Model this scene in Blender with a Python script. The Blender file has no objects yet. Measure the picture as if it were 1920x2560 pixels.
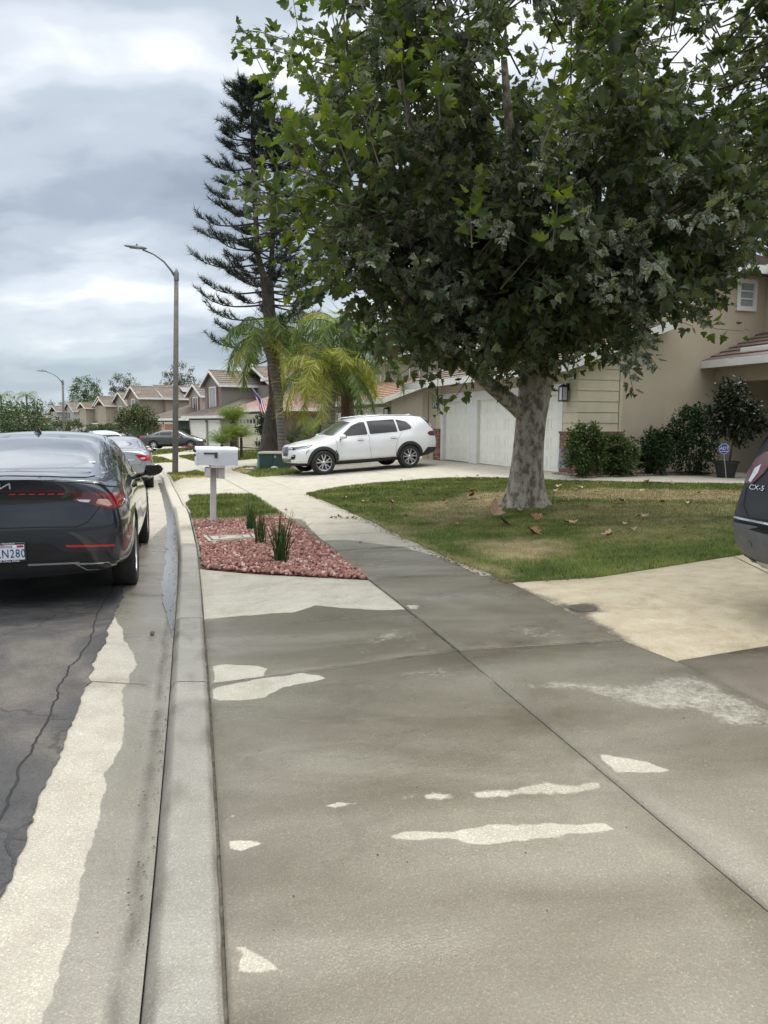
import bpy, bmesh, math, random
import numpy as np
from mathutils import Vector, Matrix, noise as mnoise
from mathutils.geometry import delaunay_2d_cdt
from mathutils.bvhtree import BVHTree
random.seed(7); RNG = np.random.default_rng(7)
C = bpy.context.scene.collection
SC = bpy.context.scene

# ------------------------------------------------------------------ camera
FPX, HOR, EYE = 1800.0, 1057.0, 1.58
PITCH = math.atan((1280 - HOR) / FPX)
cam = bpy.data.cameras.new('camera'); camo = bpy.data.objects.new('camera', cam); C.objects.link(camo)
camo.location = (0, 0, EYE); camo.rotation_euler = (math.pi / 2 - PITCH, 0, 0)
cam.sensor_fit = 'VERTICAL'; cam.sensor_height = 24; cam.sensor_width = 18; cam.lens = 24 * FPX / 2560
cam.clip_start = .05; cam.clip_end = 6000
SC.camera = camo
SC.view_settings.view_transform = 'Standard'; SC.view_settings.look = 'None'
SC.view_settings.gamma = 1; SC.view_settings.exposure = 0.38
SC.cycles.max_bounces = 8; SC.cycles.diffuse_bounces = 3; SC.cycles.glossy_bounces = 4
SC.cycles.transparent_max_bounces = 8; SC.cycles.transmission_bounces = 4
SC.cycles.use_denoising = True

# ------------------------------------------------------------------ sky and sun
SUN_EL, SUN_AZ = math.radians(58), math.radians(12)        # azimuth from +Y towards +X
W = bpy.data.worlds.new('World'); SC.world = W; W.use_nodes = True
nt = W.node_tree; N = nt.nodes; L = nt.links; N.clear()
def nd(tree, typ, **kw):
    n = tree.nodes.new(typ)
    for k, v in kw.items():
        if k.startswith('i_'): n.inputs[k[2:].replace('_', ' ')].default_value = v
        else: setattr(n, k, v)
    return n
sky = nd(nt, 'ShaderNodeTexSky', sky_type='NISHITA', sun_disc=False, sun_elevation=SUN_EL, sun_rotation=SUN_AZ)
tc = nd(nt, 'ShaderNodeTexCoord'); sep = nd(nt, 'ShaderNodeSeparateXYZ'); L.new(tc.outputs['Generated'], sep.inputs[0])
def mth(tree, op, a, b=None, clamp=False):
    m = tree.nodes.new('ShaderNodeMath'); m.operation = op; m.use_clamp = clamp
    for i, v in enumerate((a, b)):
        if v is None: continue
        if isinstance(v, (int, float)): m.inputs[i].default_value = v
        else: tree.links.new(v, m.inputs[i])
    return m.outputs[0]
def ramp(tree, fac, stops, interp='LINEAR'):
    r = tree.nodes.new('ShaderNodeValToRGB'); r.color_ramp.interpolation = interp
    el = r.color_ramp.elements
    while len(el) < len(stops): el.new(.5)
    for e, (p, c) in zip(el, stops):
        e.position = p; e.color = (*c, 1) if len(c) == 3 else c
    tree.links.new(fac, r.inputs[0]); return r.outputs[0]
def mixc(tree, fac, a, b, mode='MIX'):
    m = tree.nodes.new('ShaderNodeMix'); m.data_type = 'RGBA'; m.blend_type = mode
    for sock, v in ((m.inputs[0], fac), (m.inputs[6], a), (m.inputs[7], b)):
        if isinstance(v, (int, float)): sock.default_value = v
        elif isinstance(v, tuple): sock.default_value = (*v, 1)
        else: tree.links.new(v, sock)
    return m.outputs[2]
zz = mth(nt, 'MAXIMUM', sep.outputs[2], 0.0)
den = mth(nt, 'ADD', zz, .30)
comb = nt.nodes.new('ShaderNodeCombineXYZ')
L.new(mth(nt, 'DIVIDE', sep.outputs[0], den), comb.inputs[0]); L.new(mth(nt, 'DIVIDE', sep.outputs[1], den), comb.inputs[1])
mp = nd(nt, 'ShaderNodeMapping'); mp.inputs['Scale'].default_value = (1.0, 1.5, 1); mp.inputs['Location'].default_value = (3.15, 1.9, 0)
L.new(comb.outputs[0], mp.inputs[0])
n1 = nd(nt, 'ShaderNodeTexNoise', i_Scale=1.5, i_Detail=5.0, i_Roughness=.42, i_Distortion=.25); L.new(mp.outputs[0], n1.inputs['Vector'])
n2 = nd(nt, 'ShaderNodeTexNoise', i_Scale=4.4, i_Detail=6.0, i_Roughness=.5, i_Distortion=.5); L.new(mp.outputs[0], n2.inputs['Vector'])
cl = mth(nt, 'ADD', mth(nt, 'MULTIPLY', n1.outputs[0], .78), mth(nt, 'MULTIPLY', n2.outputs[0], .22))
cloud = ramp(nt, cl, [(.36, (.27, .32, .385)), (.43, (.34, .395, .465)), (.50, (.47, .525, .59)), (.57, (.63, .68, .735)), (.65, (.84, .87, .90))], 'EASE')
# low cloud bank turns blue-grey towards the horizon
hz = ramp(nt, zz, [(0, (.9, .9, .9)), (.05, (.55, .55, .55)), (.16, (0, 0, 0))])
cloud2 = mixc(nt, hz, cloud, (.39, .47, .53))
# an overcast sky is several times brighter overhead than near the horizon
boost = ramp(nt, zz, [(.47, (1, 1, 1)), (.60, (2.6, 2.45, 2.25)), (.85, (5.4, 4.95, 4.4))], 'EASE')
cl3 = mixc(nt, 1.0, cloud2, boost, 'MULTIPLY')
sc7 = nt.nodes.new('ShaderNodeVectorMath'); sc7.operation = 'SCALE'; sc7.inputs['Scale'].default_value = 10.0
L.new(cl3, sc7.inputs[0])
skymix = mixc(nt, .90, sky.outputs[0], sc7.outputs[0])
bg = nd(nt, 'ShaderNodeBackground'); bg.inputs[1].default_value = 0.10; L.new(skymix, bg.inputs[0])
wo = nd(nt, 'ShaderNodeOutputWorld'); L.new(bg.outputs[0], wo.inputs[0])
ld = bpy.data.lights.new('sun', 'SUN'); ld.energy = 1.5; ld.angle = math.radians(12); ld.color = (1, .93, .82)
lo = bpy.data.objects.new('sun', ld); C.objects.link(lo)
sd = Vector((math.sin(SUN_AZ) * math.cos(SUN_EL), math.cos(SUN_AZ) * math.cos(SUN_EL), math.sin(SUN_EL)))
lo.rotation_euler = sd.to_track_quat('Z', 'Y').to_euler()

# ------------------------------------------------------------------ materials
MATS = {}
def _lin(c): return tuple(c)
def mat(name, c1, c2=None, nscale=8.0, rough=.7, bump=0.0, bscale=60.0, metal=0.0, coat=0.0, spec=.5, detail=6.0,
        lo=.35, hi=.65, trans=0.0, island=None, transl=0.0, c3=None, emit=None, stretch=None, coord='Object'):
    """procedural material: two colours broken up by noise, fine bump, optional per-leaf variation"""
    if name in MATS: return MATS[name]
    m = bpy.data.materials.new(name); m.use_nodes = True; t = m.node_tree; t.nodes.clear()
    out = t.nodes.new('ShaderNodeOutputMaterial'); b = t.nodes.new('ShaderNodeBsdfPrincipled')
    b.inputs['Roughness'].default_value = rough; b.inputs['Metallic'].default_value = metal
    b.inputs['Specular IOR Level'].default_value = spec
    b.inputs['Coat Weight'].default_value = coat; b.inputs['Coat Roughness'].default_value = .03
    b.inputs['Transmission Weight'].default_value = trans
    co = t.nodes.new('ShaderNodeTexCoord'); vec = co.outputs[coord]
    if stretch:
        mp = t.nodes.new('ShaderNodeMapping'); mp.inputs['Scale'].default_value = stretch; t.links.new(vec, mp.inputs[0]); vec = mp.outputs[0]
    c2 = c2 or tuple(x * .82 for x in c1)
    n = nd(t, 'ShaderNodeTexNoise', i_Scale=nscale, i_Detail=detail, i_Roughness=.6); t.links.new(vec, n.inputs['Vector'])
    stops = [(lo, c1), (hi, c2)] if c3 is None else [(lo, c1), ((lo + hi) / 2, c2), (hi, c3)]
    col = ramp(t, n.outputs[0], stops)
    if island:
        g = t.nodes.new('ShaderNodeNewGeometry')
        isl = ramp(t, g.outputs['Random Per Island'], island)
        col = mixc(t, .6, col, isl)
    t.links.new(col, b.inputs['Base Color'])
    if bump:
        n3 = nd(t, 'ShaderNodeTexNoise', i_Scale=bscale, i_Detail=4.0); t.links.new(vec, n3.inputs['Vector'])
        bp = t.nodes.new('ShaderNodeBump'); bp.inputs['Strength'].default_value = bump; bp.inputs['Distance'].default_value = .02
        t.links.new(n3.outputs[0], bp.inputs['Height']); t.links.new(bp.outputs[0], b.inputs['Normal'])
    if emit:
        b.inputs['Emission Color'].default_value = (*emit[0], 1); b.inputs['Emission Strength'].default_value = emit[1]
    sh = b.outputs[0]
    if transl:
        tr = t.nodes.new('ShaderNodeBsdfTranslucent')
        t.links.new(mixc(t, 1.0, col, (1.6, 1.9, .55), 'MULTIPLY'), tr.inputs[0])
        ms = t.nodes.new('ShaderNodeMixShader'); ms.inputs[0].default_value = transl
        t.links.new(sh, ms.inputs[1]); t.links.new(tr.outputs[0], ms.inputs[2]); sh = ms.outputs[0]
    t.links.new(sh, out.inputs[0]); MATS[name] = m; return m

def concrete_mat(name, dry1, dry2, wet1, wet2, wetrough=.32, grit=1.0):
    """concrete whose wet stains follow the 'dry' attribute of the sheet (1 = dry, 0 = hosed wet)"""
    if name in MATS: return MATS[name]
    m = bpy.data.materials.new(name); m.use_nodes = True; t = m.node_tree; t.nodes.clear()
    out = t.nodes.new('ShaderNodeOutputMaterial'); b = t.nodes.new('ShaderNodeBsdfPrincipled')
    g = t.nodes.new('ShaderNodeNewGeometry'); P = g.outputs['Position']
    def nz(s, d=5.0, r=.6, dist=0.0, vec=P):
        n = nd(t, 'ShaderNodeTexNoise', i_Scale=s, i_Detail=d, i_Roughness=r, i_Distortion=dist); t.links.new(vec, n.inputs['Vector']); return n.outputs[0]
    at = t.nodes.new('ShaderNodeAttribute'); at.attribute_name = 'dry'; dry = at.outputs['Fac']
    ed = mth(t, 'MULTIPLY', mth(t, 'SUBTRACT', nz(9.0, 6.0), .5), .5)
    dmask = ramp(t, mth(t, 'ADD', dry, mth(t, 'MULTIPLY', mth(t, 'ADD', ed, mth(t, 'MULTIPLY', mth(t, 'SUBTRACT', nz(38.0, 3.0), .5), .5)), ramp(t, dry, [(0.0, (0, 0, 0)), (.12, (1, 1, 1)), (.9, (1, 1, 1)), (1.0, (.35, .35, .35))]))), [(.36, (0, 0, 0)), (.64, (1, 1, 1))])
    mp = t.nodes.new('ShaderNodeMapping'); mp.inputs['Rotation'].default_value = (0, 0, math.radians(-14)); mp.inputs['Scale'].default_value = (.55, 1.6, 1)
    t.links.new(P, mp.inputs[0])
    big = nz(.9, 4.0, .55, .6, mp.outputs[0]); mid = nz(5.0, 6.0, .65)
    dcol = mixc(t, ramp(t, mid, [(.3, (0, 0, 0)), (.7, (1, 1, 1))]), dry1, dry2)
    wcol = mixc(t, ramp(t, big, [(.36, (0, 0, 0)), (.62, (1, 1, 1))]), wet1, wet2)
    wcol = mixc(t, mth(t, 'MULTIPLY', mid, .35), wcol, tuple(x * .75 for x in wet1))
    col = mixc(t, dmask, wcol, dcol)
    # grime (negative values of the attribute) and small spots and drips
    gr_ = mth(t, 'MULTIPLY', mth(t, 'MULTIPLY', dry, -1.0), mth(t, 'ADD', .45, nz(14.0, 5.0)), clamp=True)
    col = mixc(t, gr_, col, (.060, .045, .032))
    bl_ = ramp(t, nz(2.2, 7.0, .7, .3), [(.30, (.74, .72, .68)), (.46, (1, 1, 1)), (.56, (1, 1, 1)), (.74, (1.18, 1.17, 1.14))])
    col = mixc(t, .9, col, bl_, 'MULTIPLY')
    v2 = nd(t, 'ShaderNodeTexVoronoi', i_Scale=1.7); t.links.new(P, v2.inputs['Vector'])
    col = mixc(t, .55, col, ramp(t, mth(t, 'ADD', v2.outputs['Distance'], mth(t, 'MULTIPLY', nz(30.0), .04)), [(.035, (.35, .30, .25)), (.045, (1, 1, 1))]), 'MULTIPLY')
    sp = nz(130.0, 3.0, .85)
    col = mixc(t, ramp(t, sp, [(.3, (.62, .62, .62)), (.5, (.5, .5, .5)), (.64, (.5, .5, .5)), (.75, (.98, .98, .98))]), col, col) if False else col
    spk = ramp(t, sp, [(.28, (.55, .55, .55)), (.44, (.93, .93, .93)), (.56, (1.02, 1.02, 1.02)), (.70, (2.0, 2.0, 1.95))])
    col = mixc(t, .85 * grit, col, spk, 'MULTIPLY')
    vor = nd(t, 'ShaderNodeTexVoronoi', i_Scale=5.0); t.links.new(P, vor.inputs['Vector'])
    pits = ramp(t, mth(t, 'ADD', vor.outputs['Distance'], mth(t, 'MULTIPLY', nz(60.0), .05)), [(.045, (.45, .42, .38)), (.07, (1, 1, 1))])
    col = mixc(t, .35, col, pits, 'MULTIPLY')
    t.links.new(col, b.inputs['Base Color'])
    wr = ramp(t, nz(1.3, 4.0, .6, .5, mp.outputs[0]), [(.34, (wetrough - .14,) * 3), (.44, (wetrough + .03,) * 3), (.6, (wetrough + .14,) * 3)])
    t.links.new(mixc(t, dmask, wr, (.9, .9, .9)), b.inputs['Roughness'])
    bp = t.nodes.new('ShaderNodeBump'); bp.inputs['Strength'].default_value = .35; bp.inputs['Distance'].default_value = .004
    t.links.new(mth(t, 'ADD', sp, mth(t, 'MULTIPLY', mid, 2.0)), bp.inputs['Height']); t.links.new(bp.outputs[0], b.inputs['Normal'])
    t.links.new(b.outputs[0], out.inputs[0]); MATS[name] = m; return m

# ------------------------------------------------------------------ objects
def tag(o, label=None, cat=None, group=None, kind=None):
    if label: o['label'] = label
    if cat: o['category'] = cat
    if group: o['group'] = group
    if kind: o['kind'] = kind
    return o
def thing(name, label, cat, loc=(0, 0, 0), rz=0.0, group=None):
    o = bpy.data.objects.new(name, None); C.objects.link(o); o.empty_display_size = .1
    o.location = loc; o.rotation_euler = (0, 0, rz)
    return tag(o, label, cat, group)
def link(name, me, m=None, parent=None):
    o = bpy.data.objects.new(name, me); C.objects.link(o)
    if m is not None:
        for x in (m if isinstance(m, (list, tuple)) else [m]): me.materials.append(x)
    if parent: o.parent = parent
    return o
def copy_tree(o, parent=None):
    c = o.copy(); C.objects.link(c); c.parent = parent
    for ch in [x for x in KIDS.get(o.name, list(o.children))]: copy_tree(ch, c)
    return c
KIDS = {}
def mesh_np(name, V, F, smooth=False):
    """V (n,3); F list of index lists or an (m,k) array"""
    me = bpy.data.meshes.new(name)
    V = np.asarray(V, dtype=np.float32)
    if isinstance(F, np.ndarray):
        k = F.shape[1]; m = F.shape[0]
        me.vertices.add(len(V)); me.vertices.foreach_set('co', V.ravel())
        me.loops.add(m * k); me.loops.foreach_set('vertex_index', F.astype(np.int32).ravel())
        me.polygons.add(m); me.polygons.foreach_set('loop_start', np.arange(0, m * k, k, dtype=np.int32))
        me.update(calc_edges=True); me.validate()
    else:
        me.from_pydata([tuple(map(float, v)) for v in V], [], F); me.update()
    if smooth: me.polygons.foreach_set('use_smooth', [True] * len(me.polygons))
    return me
class MB:
    """collects shapes, links them as ONE mesh object"""
    def __init__(s): s.v = []; s.f = []; s.mi = []; s.cur = 0
    def add(s, V, F):
        o = len(s.v); s.v += [tuple(x) for x in V]; s.f += [[i + o for i in f] for f in F]; s.mi += [s.cur] * len(F); return s
    def box(s, x0, x1, y0, y1, z0, z1):
        return s.add([(x0, y0, z0), (x1, y0, z0), (x1, y1, z0), (x0, y1, z0), (x0, y0, z1), (x1, y0, z1), (x1, y1, z1), (x0, y1, z1)],
                     [(0, 3, 2, 1), (4, 5, 6, 7), (0, 1, 5, 4), (1, 2, 6, 5), (2, 3, 7, 6), (3, 0, 4, 7)])
    def bbox(s, x0, x1, y0, y1, z0, z1, b=.01):
        """box with chamfered vertical and top edges"""
        p = [(x0 + b, y0), (x1 - b, y0), (x1, y0 + b), (x1, y1 - b), (x1 - b, y1), (x0 + b, y1), (x0, y1 - b), (x0, y0 + b)]
        cx, cy = (x0 + x1) / 2, (y0 + y1) / 2
        sx, sy = 1 - 2 * b / max(x1 - x0, 1e-6), 1 - 2 * b / max(y1 - y0, 1e-6)
        V = [(x, y, z0) for x, y in p] + [(x, y, z1 - b) for x, y in p] + [(cx + (x - cx) * sx, cy + (y - cy) * sy, z1) for x, y in p]
        F = [tuple(range(7, -1, -1)), tuple(range(16, 24))]
        for k in (0, 8):
            for i in range(8): j = (i + 1) % 8; F.append((k + i, k + j, k + j + 8, k + i + 8))
        return s.add(V, F)
    def prism(s, poly, z0, z1):
        n = len(poly); V = [(x, y, z0) for x, y in poly] + [(x, y, z1) for x, y in poly]
        F = [tuple(range(n - 1, -1, -1)), tuple(range(n, 2 * n))] + [(i, (i + 1) % n, (i + 1) % n + n, i + n) for i in range(n)]
        return s.add(V, F)
    def extr(s, pts, d):
        """planar 3-D polygon pts pushed along vector d"""
        n = len(pts); P = [Vector(p) for p in pts]; d = Vector(d)
        nor = sum(((P[i] - P[0]).cross(P[i + 1] - P[0]) for i in range(1, n - 1)), Vector())
        if nor.dot(d) > 0: P = P[::-1]
        V = P + [p + d for p in P]
        F = [tuple(range(n)), tuple(range(2 * n - 1, n - 1, -1))] + [(i, i + n, (i + 1) % n + n, (i + 1) % n) for i in range(n)]
        return s.add(V, F)
    def tube(s, path, rad, n=8, rn=0.0, cap=True, seed=0, flute=0):
        P = [Vector(p) for p in path]
        if not isinstance(rad, (list, tuple)): rad = [rad] * len(P)
        V = []; F = []; up = Vector((.13, .31, .94))
        for i, p in enumerate(P):
            t = (P[min(i + 1, len(P) - 1)] - P[max(i - 1, 0)]).normalized()
            if abs(t.dot(up)) > .95: up = Vector((1, 0.1, 0))
            a = t.cross(up).normalized(); b = a.cross(t).normalized(); up = b
            for k in range(n):
                th = 2 * math.pi * k / n; r = rad[i]
                if rn:
                    q = (p + (a * math.cos(th) + b * math.sin(th)) * r); r *= 1 + rn * (mnoise.noise(q * 3.1 + Vector((seed, 0, 0))) + .5 * mnoise.noise(q * 8.0))
                V.append(p + (a * math.cos(th) + b * math.sin(th)) * r)
        for i in range(len(P) - 1):
            for k in range(n):
                j = (k + 1) % n; F.append((i * n + k, i * n + j, (i + 1) * n + j, (i + 1) * n + k))
        if cap: F.append(tuple(range(n - 1, -1, -1))); F.append(tuple((len(P) - 1) * n + k for k in range(n)))
        return s.add(V, F)
    def lathe(s, prof, n=24, axis='Z', o=(0, 0, 0)):
        V = []; F = []; m = len(prof)
        for k in range(n):
            th = 2 * math.pi * k / n; c, d = math.cos(th), math.sin(th)
            for r, h in prof:
                p = (r * c, r * d, h) if axis == 'Z' else (r * c, h, r * d)
                V.append((p[0] + o[0], p[1] + o[1], p[2] + o[2]))
        for k in range(n):
            j = (k + 1) % n
            for i in range(m - 1):
                q = (k * m + i, j * m + i, j * m + i + 1, k * m + i + 1)
                F.append(q if axis == 'Z' else q[::-1])
        return s.add(V, F)
    def build(s, name, m, parent=None, smooth=False, loc=None, rz=None, sharp=None):
        me = bpy.data.meshes.new(name); me.from_pydata(s.v, [], s.f)
        if any(s.mi): me.polygons.foreach_set('material_index', s.mi)
        me.update()
        if smooth:
            me.polygons.foreach_set('use_smooth', [True] * len(me.polygons))
            if sharp: me.set_sharp_from_angle(angle=math.radians(sharp))
        o = link(name, me, m, parent)
        if loc is not None: o.location = loc
        if rz is not None: o.rotation_euler = (0, 0, rz)
        return o

def text_mesh(txt, size, m, name, parent, M, extrude=.002, align='CENTER', space=1.0, sx=1.0, shear=0.0):
    """raised lettering; M places it: local x right, y up, z out"""
    cu = bpy.data.curves.new(name, 'FONT'); cu.body = txt; cu.size = size; cu.extrude = extrude; cu.align_x = align; cu.align_y = 'CENTER'
    cu.space_character = space; cu.resolution_u = 3; cu.shear = shear
    o = bpy.data.objects.new(name, cu); C.objects.link(o)
    dg = bpy.context.evaluated_depsgraph_get(); me = bpy.data.meshes.new_from_object(o.evaluated_get(dg))
    bpy.data.objects.remove(o); bpy.data.curves.remove(cu)
    me.transform(M @ Matrix.Diagonal((sx, 1, 1, 1))); me.materials.clear()
    return link(name, me, m, parent)
def frame(o, xr, yu):
    x = Vector(xr).normalized(); y = Vector(yu); y = (y - x * y.dot(x)).normalized(); z = x.cross(y)
    return Matrix(((x.x, y.x, z.x, o[0]), (x.y, y.y, z.y, o[1]), (x.z, y.z, z.z, o[2]), (0, 0, 0, 1)))
# ------------------------------------------------------------------ lie of the land
def pray(px, py):
    x = (px - 960) / FPX; y = -(py - 1280) / FPX
    return np.array((x, math.cos(PITCH) + y * math.sin(PITCH), -math.sin(PITCH) + y * math.cos(PITCH)))
def hbase(Y):
    Y = np.asarray(Y, dtype=float)
    return -0.017 * (np.clip(Y, 5, 70) - 5) - .008 * (np.clip(Y, 70, 140) - 70)
def at(px, py, Y):
    d = pray(px, py); t = Y / d[1]; return Vector((d[0] * t, Y, EYE + d[2] * t))
def G0(px, py):
    d = pray(px, py); t = 1.0
    for _ in range(60):
        t = (EYE - float(hbase(d[1] * t))) / -d[2]
    return d[0] * t, d[1] * t
_k = [G0(*p) for p in [(352, 2560), (380, 2250), (405, 1950), (425, 1730), (432, 1600), (442, 1500), (446, 1400), (440, 1300), (421, 1240), (404, 1200), (384, 1170)]]
_kx = [(_k[0][0] + 2.3, -8.0), (_k[0][0] + .9, -2.0)] + _k + [(-11.5, 34), (-17.5, 45), (-27, 60), (-40, 78), (-64, 105), (-95, 130), (-170, 180), (-600, 400)]
_KY = np.array([p[1] for p in _kx]); _KX = np.array([p[0] for p in _kx])
def _smooth_curve():
    ys = np.linspace(-8, 400, 1700); xs = np.interp(ys, _KY, _KX)
    for _ in range(12): xs[1:-1] = (xs[:-2] + xs[1:-1] * 2 + xs[2:]) / 4
    return ys, xs
_SY, _SX = _smooth_curve(); _SS = np.gradient(_SX, _SY)
def XK(Y): return np.interp(Y, _SY, _SX)
def COS(Y): return 1 / np.sqrt(1 + np.interp(Y, _SY, _SS) ** 2)
def dist(X, Y): return (X - XK(Y)) * COS(Y)
# kerb height along the street: dropped at the driveways
_ky = np.array([-9, 7.2, 8.5, 13.6, 15.0, 21.6, 22.6, 25.3, 26.2, 33, 34, 41, 42, 50, 52, 60, 62, 400])
_kh = np.array([.04, .04, .13, .13, .04, .04, .13, .13, .04, .04, .13, .13, .04, .04, .13, .13, .12, .12])
def KH(Y): return np.interp(Y, _ky, _kh)
def hz(X, Y):
    X = np.asarray(X, dtype=float); Y = np.asarray(Y, dtype=float)
    d = dist(X, Y); k = KH(Y); b = hbase(Y)
    z = np.where(d < -.48, .03 + .02 * np.clip(-d - .48, 0, 4.5) - .02 * np.clip(-d - 5, 0, 5), 0)
    z = np.where((d >= -.48) & (d < 0), .03 * (-d / .48), z)
    z = np.where((d >= 0) & (d < .07), k * np.clip(d / .07, 0, 1), z)
    z = np.where((d >= .07) & (d < .22), k, z)
    z = np.where((d >= .22) & (d < 1.78), k + (.155 - k) * (d - .22) / 1.56, z)
    z = np.where((d >= 1.78) & (d < 2.88), .155 + .03 * (d - 1.78) / 1.1, z)
    z = np.where((d >= 2.88), .185 + (.25 + .10 * np.clip((Y - 14) / 8, 0, 1) + .07 * np.clip((Y - 22) / 6, 0, 1)) * np.clip((d - 2.88) / 7, 0, 1), z)
    return b + z
def G(px, py, add=0.0):
    """the point of the ground a sight line meets"""
    d = pray(px, py); t = .5
    while t < 400:
        X, Y = d[0] * t, d[1] * t; z = float(hz(X, Y)) + add
        if EYE + d[2] * t <= z:
            break
        t += .05 if t < 40 else .3
    lo_, hi_ = t - .3, t
    for _ in range(25):
        m_ = (lo_ + hi_) / 2; X, Y = d[0] * m_, d[1] * m_
        if EYE + d[2] * m_ <= float(hz(X, Y)) + add: hi_ = m_
        else: lo_ = m_
    return (d[0] * hi_, d[1] * hi_)
def pip(P, poly):
    """vectorised point in polygon"""
    x, y = P[:, 0], P[:, 1]; ins = np.zeros(len(P), bool); n = len(poly)
    for i in range(n):
        x1, y1 = poly[i]; x2, y2 = poly[(i + 1) % n]
        c = ((y1 > y) != (y2 > y)); xi = (x2 - x1) * (y - y1) / ((y2 - y1) if y2 != y1 else 1e-9) + x1
        ins ^= c & (x < xi)
    return ins
def pdist(P, poly):
    best = np.full(len(P), 1e9)
    for i in range(len(poly)):
        a = np.array(poly[i]); b = np.array(poly[(i + 1) % len(poly)]); ab = b - a; l2 = max(ab @ ab, 1e-12)
        t = np.clip(((P - a) @ ab) / l2, 0, 1); q = a + t[:, None] * ab
        best = np.minimum(best, np.hypot(*(P - q).T))
    return best
def jag(poly, seg=.06, amp=.02, seed=0, skip=()):
    out = []
    for i in range(len(poly)):
        a = Vector(poly[i]); b = Vector(poly[(i + 1) % len(poly)]); n = max(1, int((b - a).length / seg))
        nor = Vector((-(b - a).y, (b - a).x)).normalized() if (b - a).length > 1e-6 else Vector((0, 0))
        for k in range(n):
            p = a.lerp(b, k / n)
            w = 0 if i in skip else amp * (mnoise.noise(Vector((p.x * 6, p.y * 6, seed))) * 1.6 + .7 * mnoise.noise(Vector((p.x * 19, p.y * 19, seed))))
            out.append((p.x + nor.x * w, p.y + nor.y * w))
    return out
def offs(poly, d):
    n = len(poly); out = []
    ar = sum(poly[i][0] * poly[(i + 1) % n][1] - poly[(i + 1) % n][0] * poly[i][1] for i in range(n))
    s = 1 if ar > 0 else -1
    for i in range(n):
        a, b, c = Vector(poly[i - 1]), Vector(poly[i]), Vector(poly[(i + 1) % n])
        e1 = (b - a).normalized(); e2 = (c - b).normalized(); nn = Vector((-(e1 + e2).y, (e1 + e2).x))
        if nn.length < 1e-6: nn = Vector((-e1.y, e1.x))
        nn.normalize(); k = max(.5, nn.dot(Vector((-e1.y, e1.x)))); out.append((b.x + nn.x * s * d / k, b.y + nn.y * s * d / k))
    return out
def sheet(name, poly, m, add=0.0, grid=.25, patches=(), base=0.0, edge=.012, drop=.02, kind='structure', parent=None, hf=None, skirt=0.0):
    """a slab cut to an outline, lying on the land, with a rolled edge; patches = (outline, value, softness)"""
    hf = hf or hz
    polys = []
    dense = []
    for i in range(len(poly)):
        a = Vector(poly[i]); b = Vector(poly[(i + 1) % len(poly)]); n = max(1, int((b - a).length / max(grid, .12)))
        dense += [tuple(a.lerp(b, k / n)) for k in range(n)]
    polys.append(dense)
    if edge: polys.append(offs(dense, edge))
    for pp, val, soft in patches:
        s2 = max(soft, .006) / 2
        polys.append(offs(pp, s2)); polys.append(offs(pp, -s2))
    V = []; Ed = []
    for p in polys:
        o = len(V); V += [Vector(q) for q in p]; Ed += [(o + i, o + (i + 1) % len(p)) for i in range(len(p))]
    xs = [p[0] for p in dense]; ys = [p[1] for p in dense]
    gx = np.arange(min(xs), max(xs), grid); gy = np.arange(min(ys), max(ys), grid)
    if len(gx) and len(gy):
        gp = np.array([(x, y) for x in gx for y in gy]); gp = gp[pip(gp, dense)]
        if len(gp):
            gp = gp[pdist(gp, dense) > grid * .3]; V += [Vector(p) for p in gp]
    r = delaunay_2d_cdt(V, Ed, [], 0, 1e-5)
    P = np.array([(v.x, v.y) for v in r[0]]); F = np.array([list(f) for f in r[2]])
    cen = P[F].mean(axis=1); F = F[pip(cen, dense)]
    Z = hf(P[:, 0], P[:, 1]) + add
    if edge:
        Z = Z - drop * (pdist(P, dense) < edge * .4)
    att = np.full(len(P), float(base))
    for pp, val, soft in patches:
        s2 = max(soft, .006) / 2
        sd = pdist(P, pp) * np.where(pip(P, pp), 1, -1); w = np.clip((sd + s2) / (2 * s2), 0, 1)
        att = att * (1 - w) + val * w
    used = np.unique(F); rem = -np.ones(len(P), int); rem[used] = np.arange(len(used)); F = rem[F]
    a = P[used][F[:, 0]]; b = P[used][F[:, 1]]; c = P[used][F[:, 2]]
    flip = ((b - a)[:, 0] * (c - a)[:, 1] - (b - a)[:, 1] * (c - a)[:, 0]) < 0
    F[flip] = F[flip][:, ::-1]
    Vv = np.column_stack([P[used], Z[used]]); att = att[used]
    me = mesh_np(name, Vv, F, smooth=True)
    ca = me.attributes.new('dry', 'FLOAT', 'POINT'); ca.data.foreach_set('value', att[:len(me.vertices)].astype(np.float32))
    o = link(name, me, m, parent)
    if kind: tag(o, kind=kind)
    return o
def strip(name, m, ds, ys, zadd=0.0, dryf=None, jit=None, kind='structure', zf=None):
    """a band that follows the kerb: ds across (metres right of the gutter), ys along"""
    ys = np.array(ys); nd_, ny = len(ds), len(ys); V = []; A = []
    for j, y in enumerate(ys):
        for i, d in enumerate(ds):
            dd = d + (jit(y, i) if jit else 0)
            X = XK(y) + dd / COS(y); z = float(hz(X, y)) + zadd if zf is None else zf(dd, y)
            V.append((X, y, z)); A.append(dryf(dd, y) if dryf else 0.0)
    F = np.array([(j * nd_ + i, j * nd_ + i + 1, (j + 1) * nd_ + i + 1, (j + 1) * nd_ + i) for j in range(ny - 1) for i in range(nd_ - 1)])
    me = mesh_np(name, V, F, smooth=True)
    ca = me.attributes.new('dry', 'FLOAT', 'POINT'); ca.data.foreach_set('value', np.array(A, dtype=np.float32))
    o = link(name, me, m)
    if kind: tag(o, kind=kind)
    return o

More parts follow.
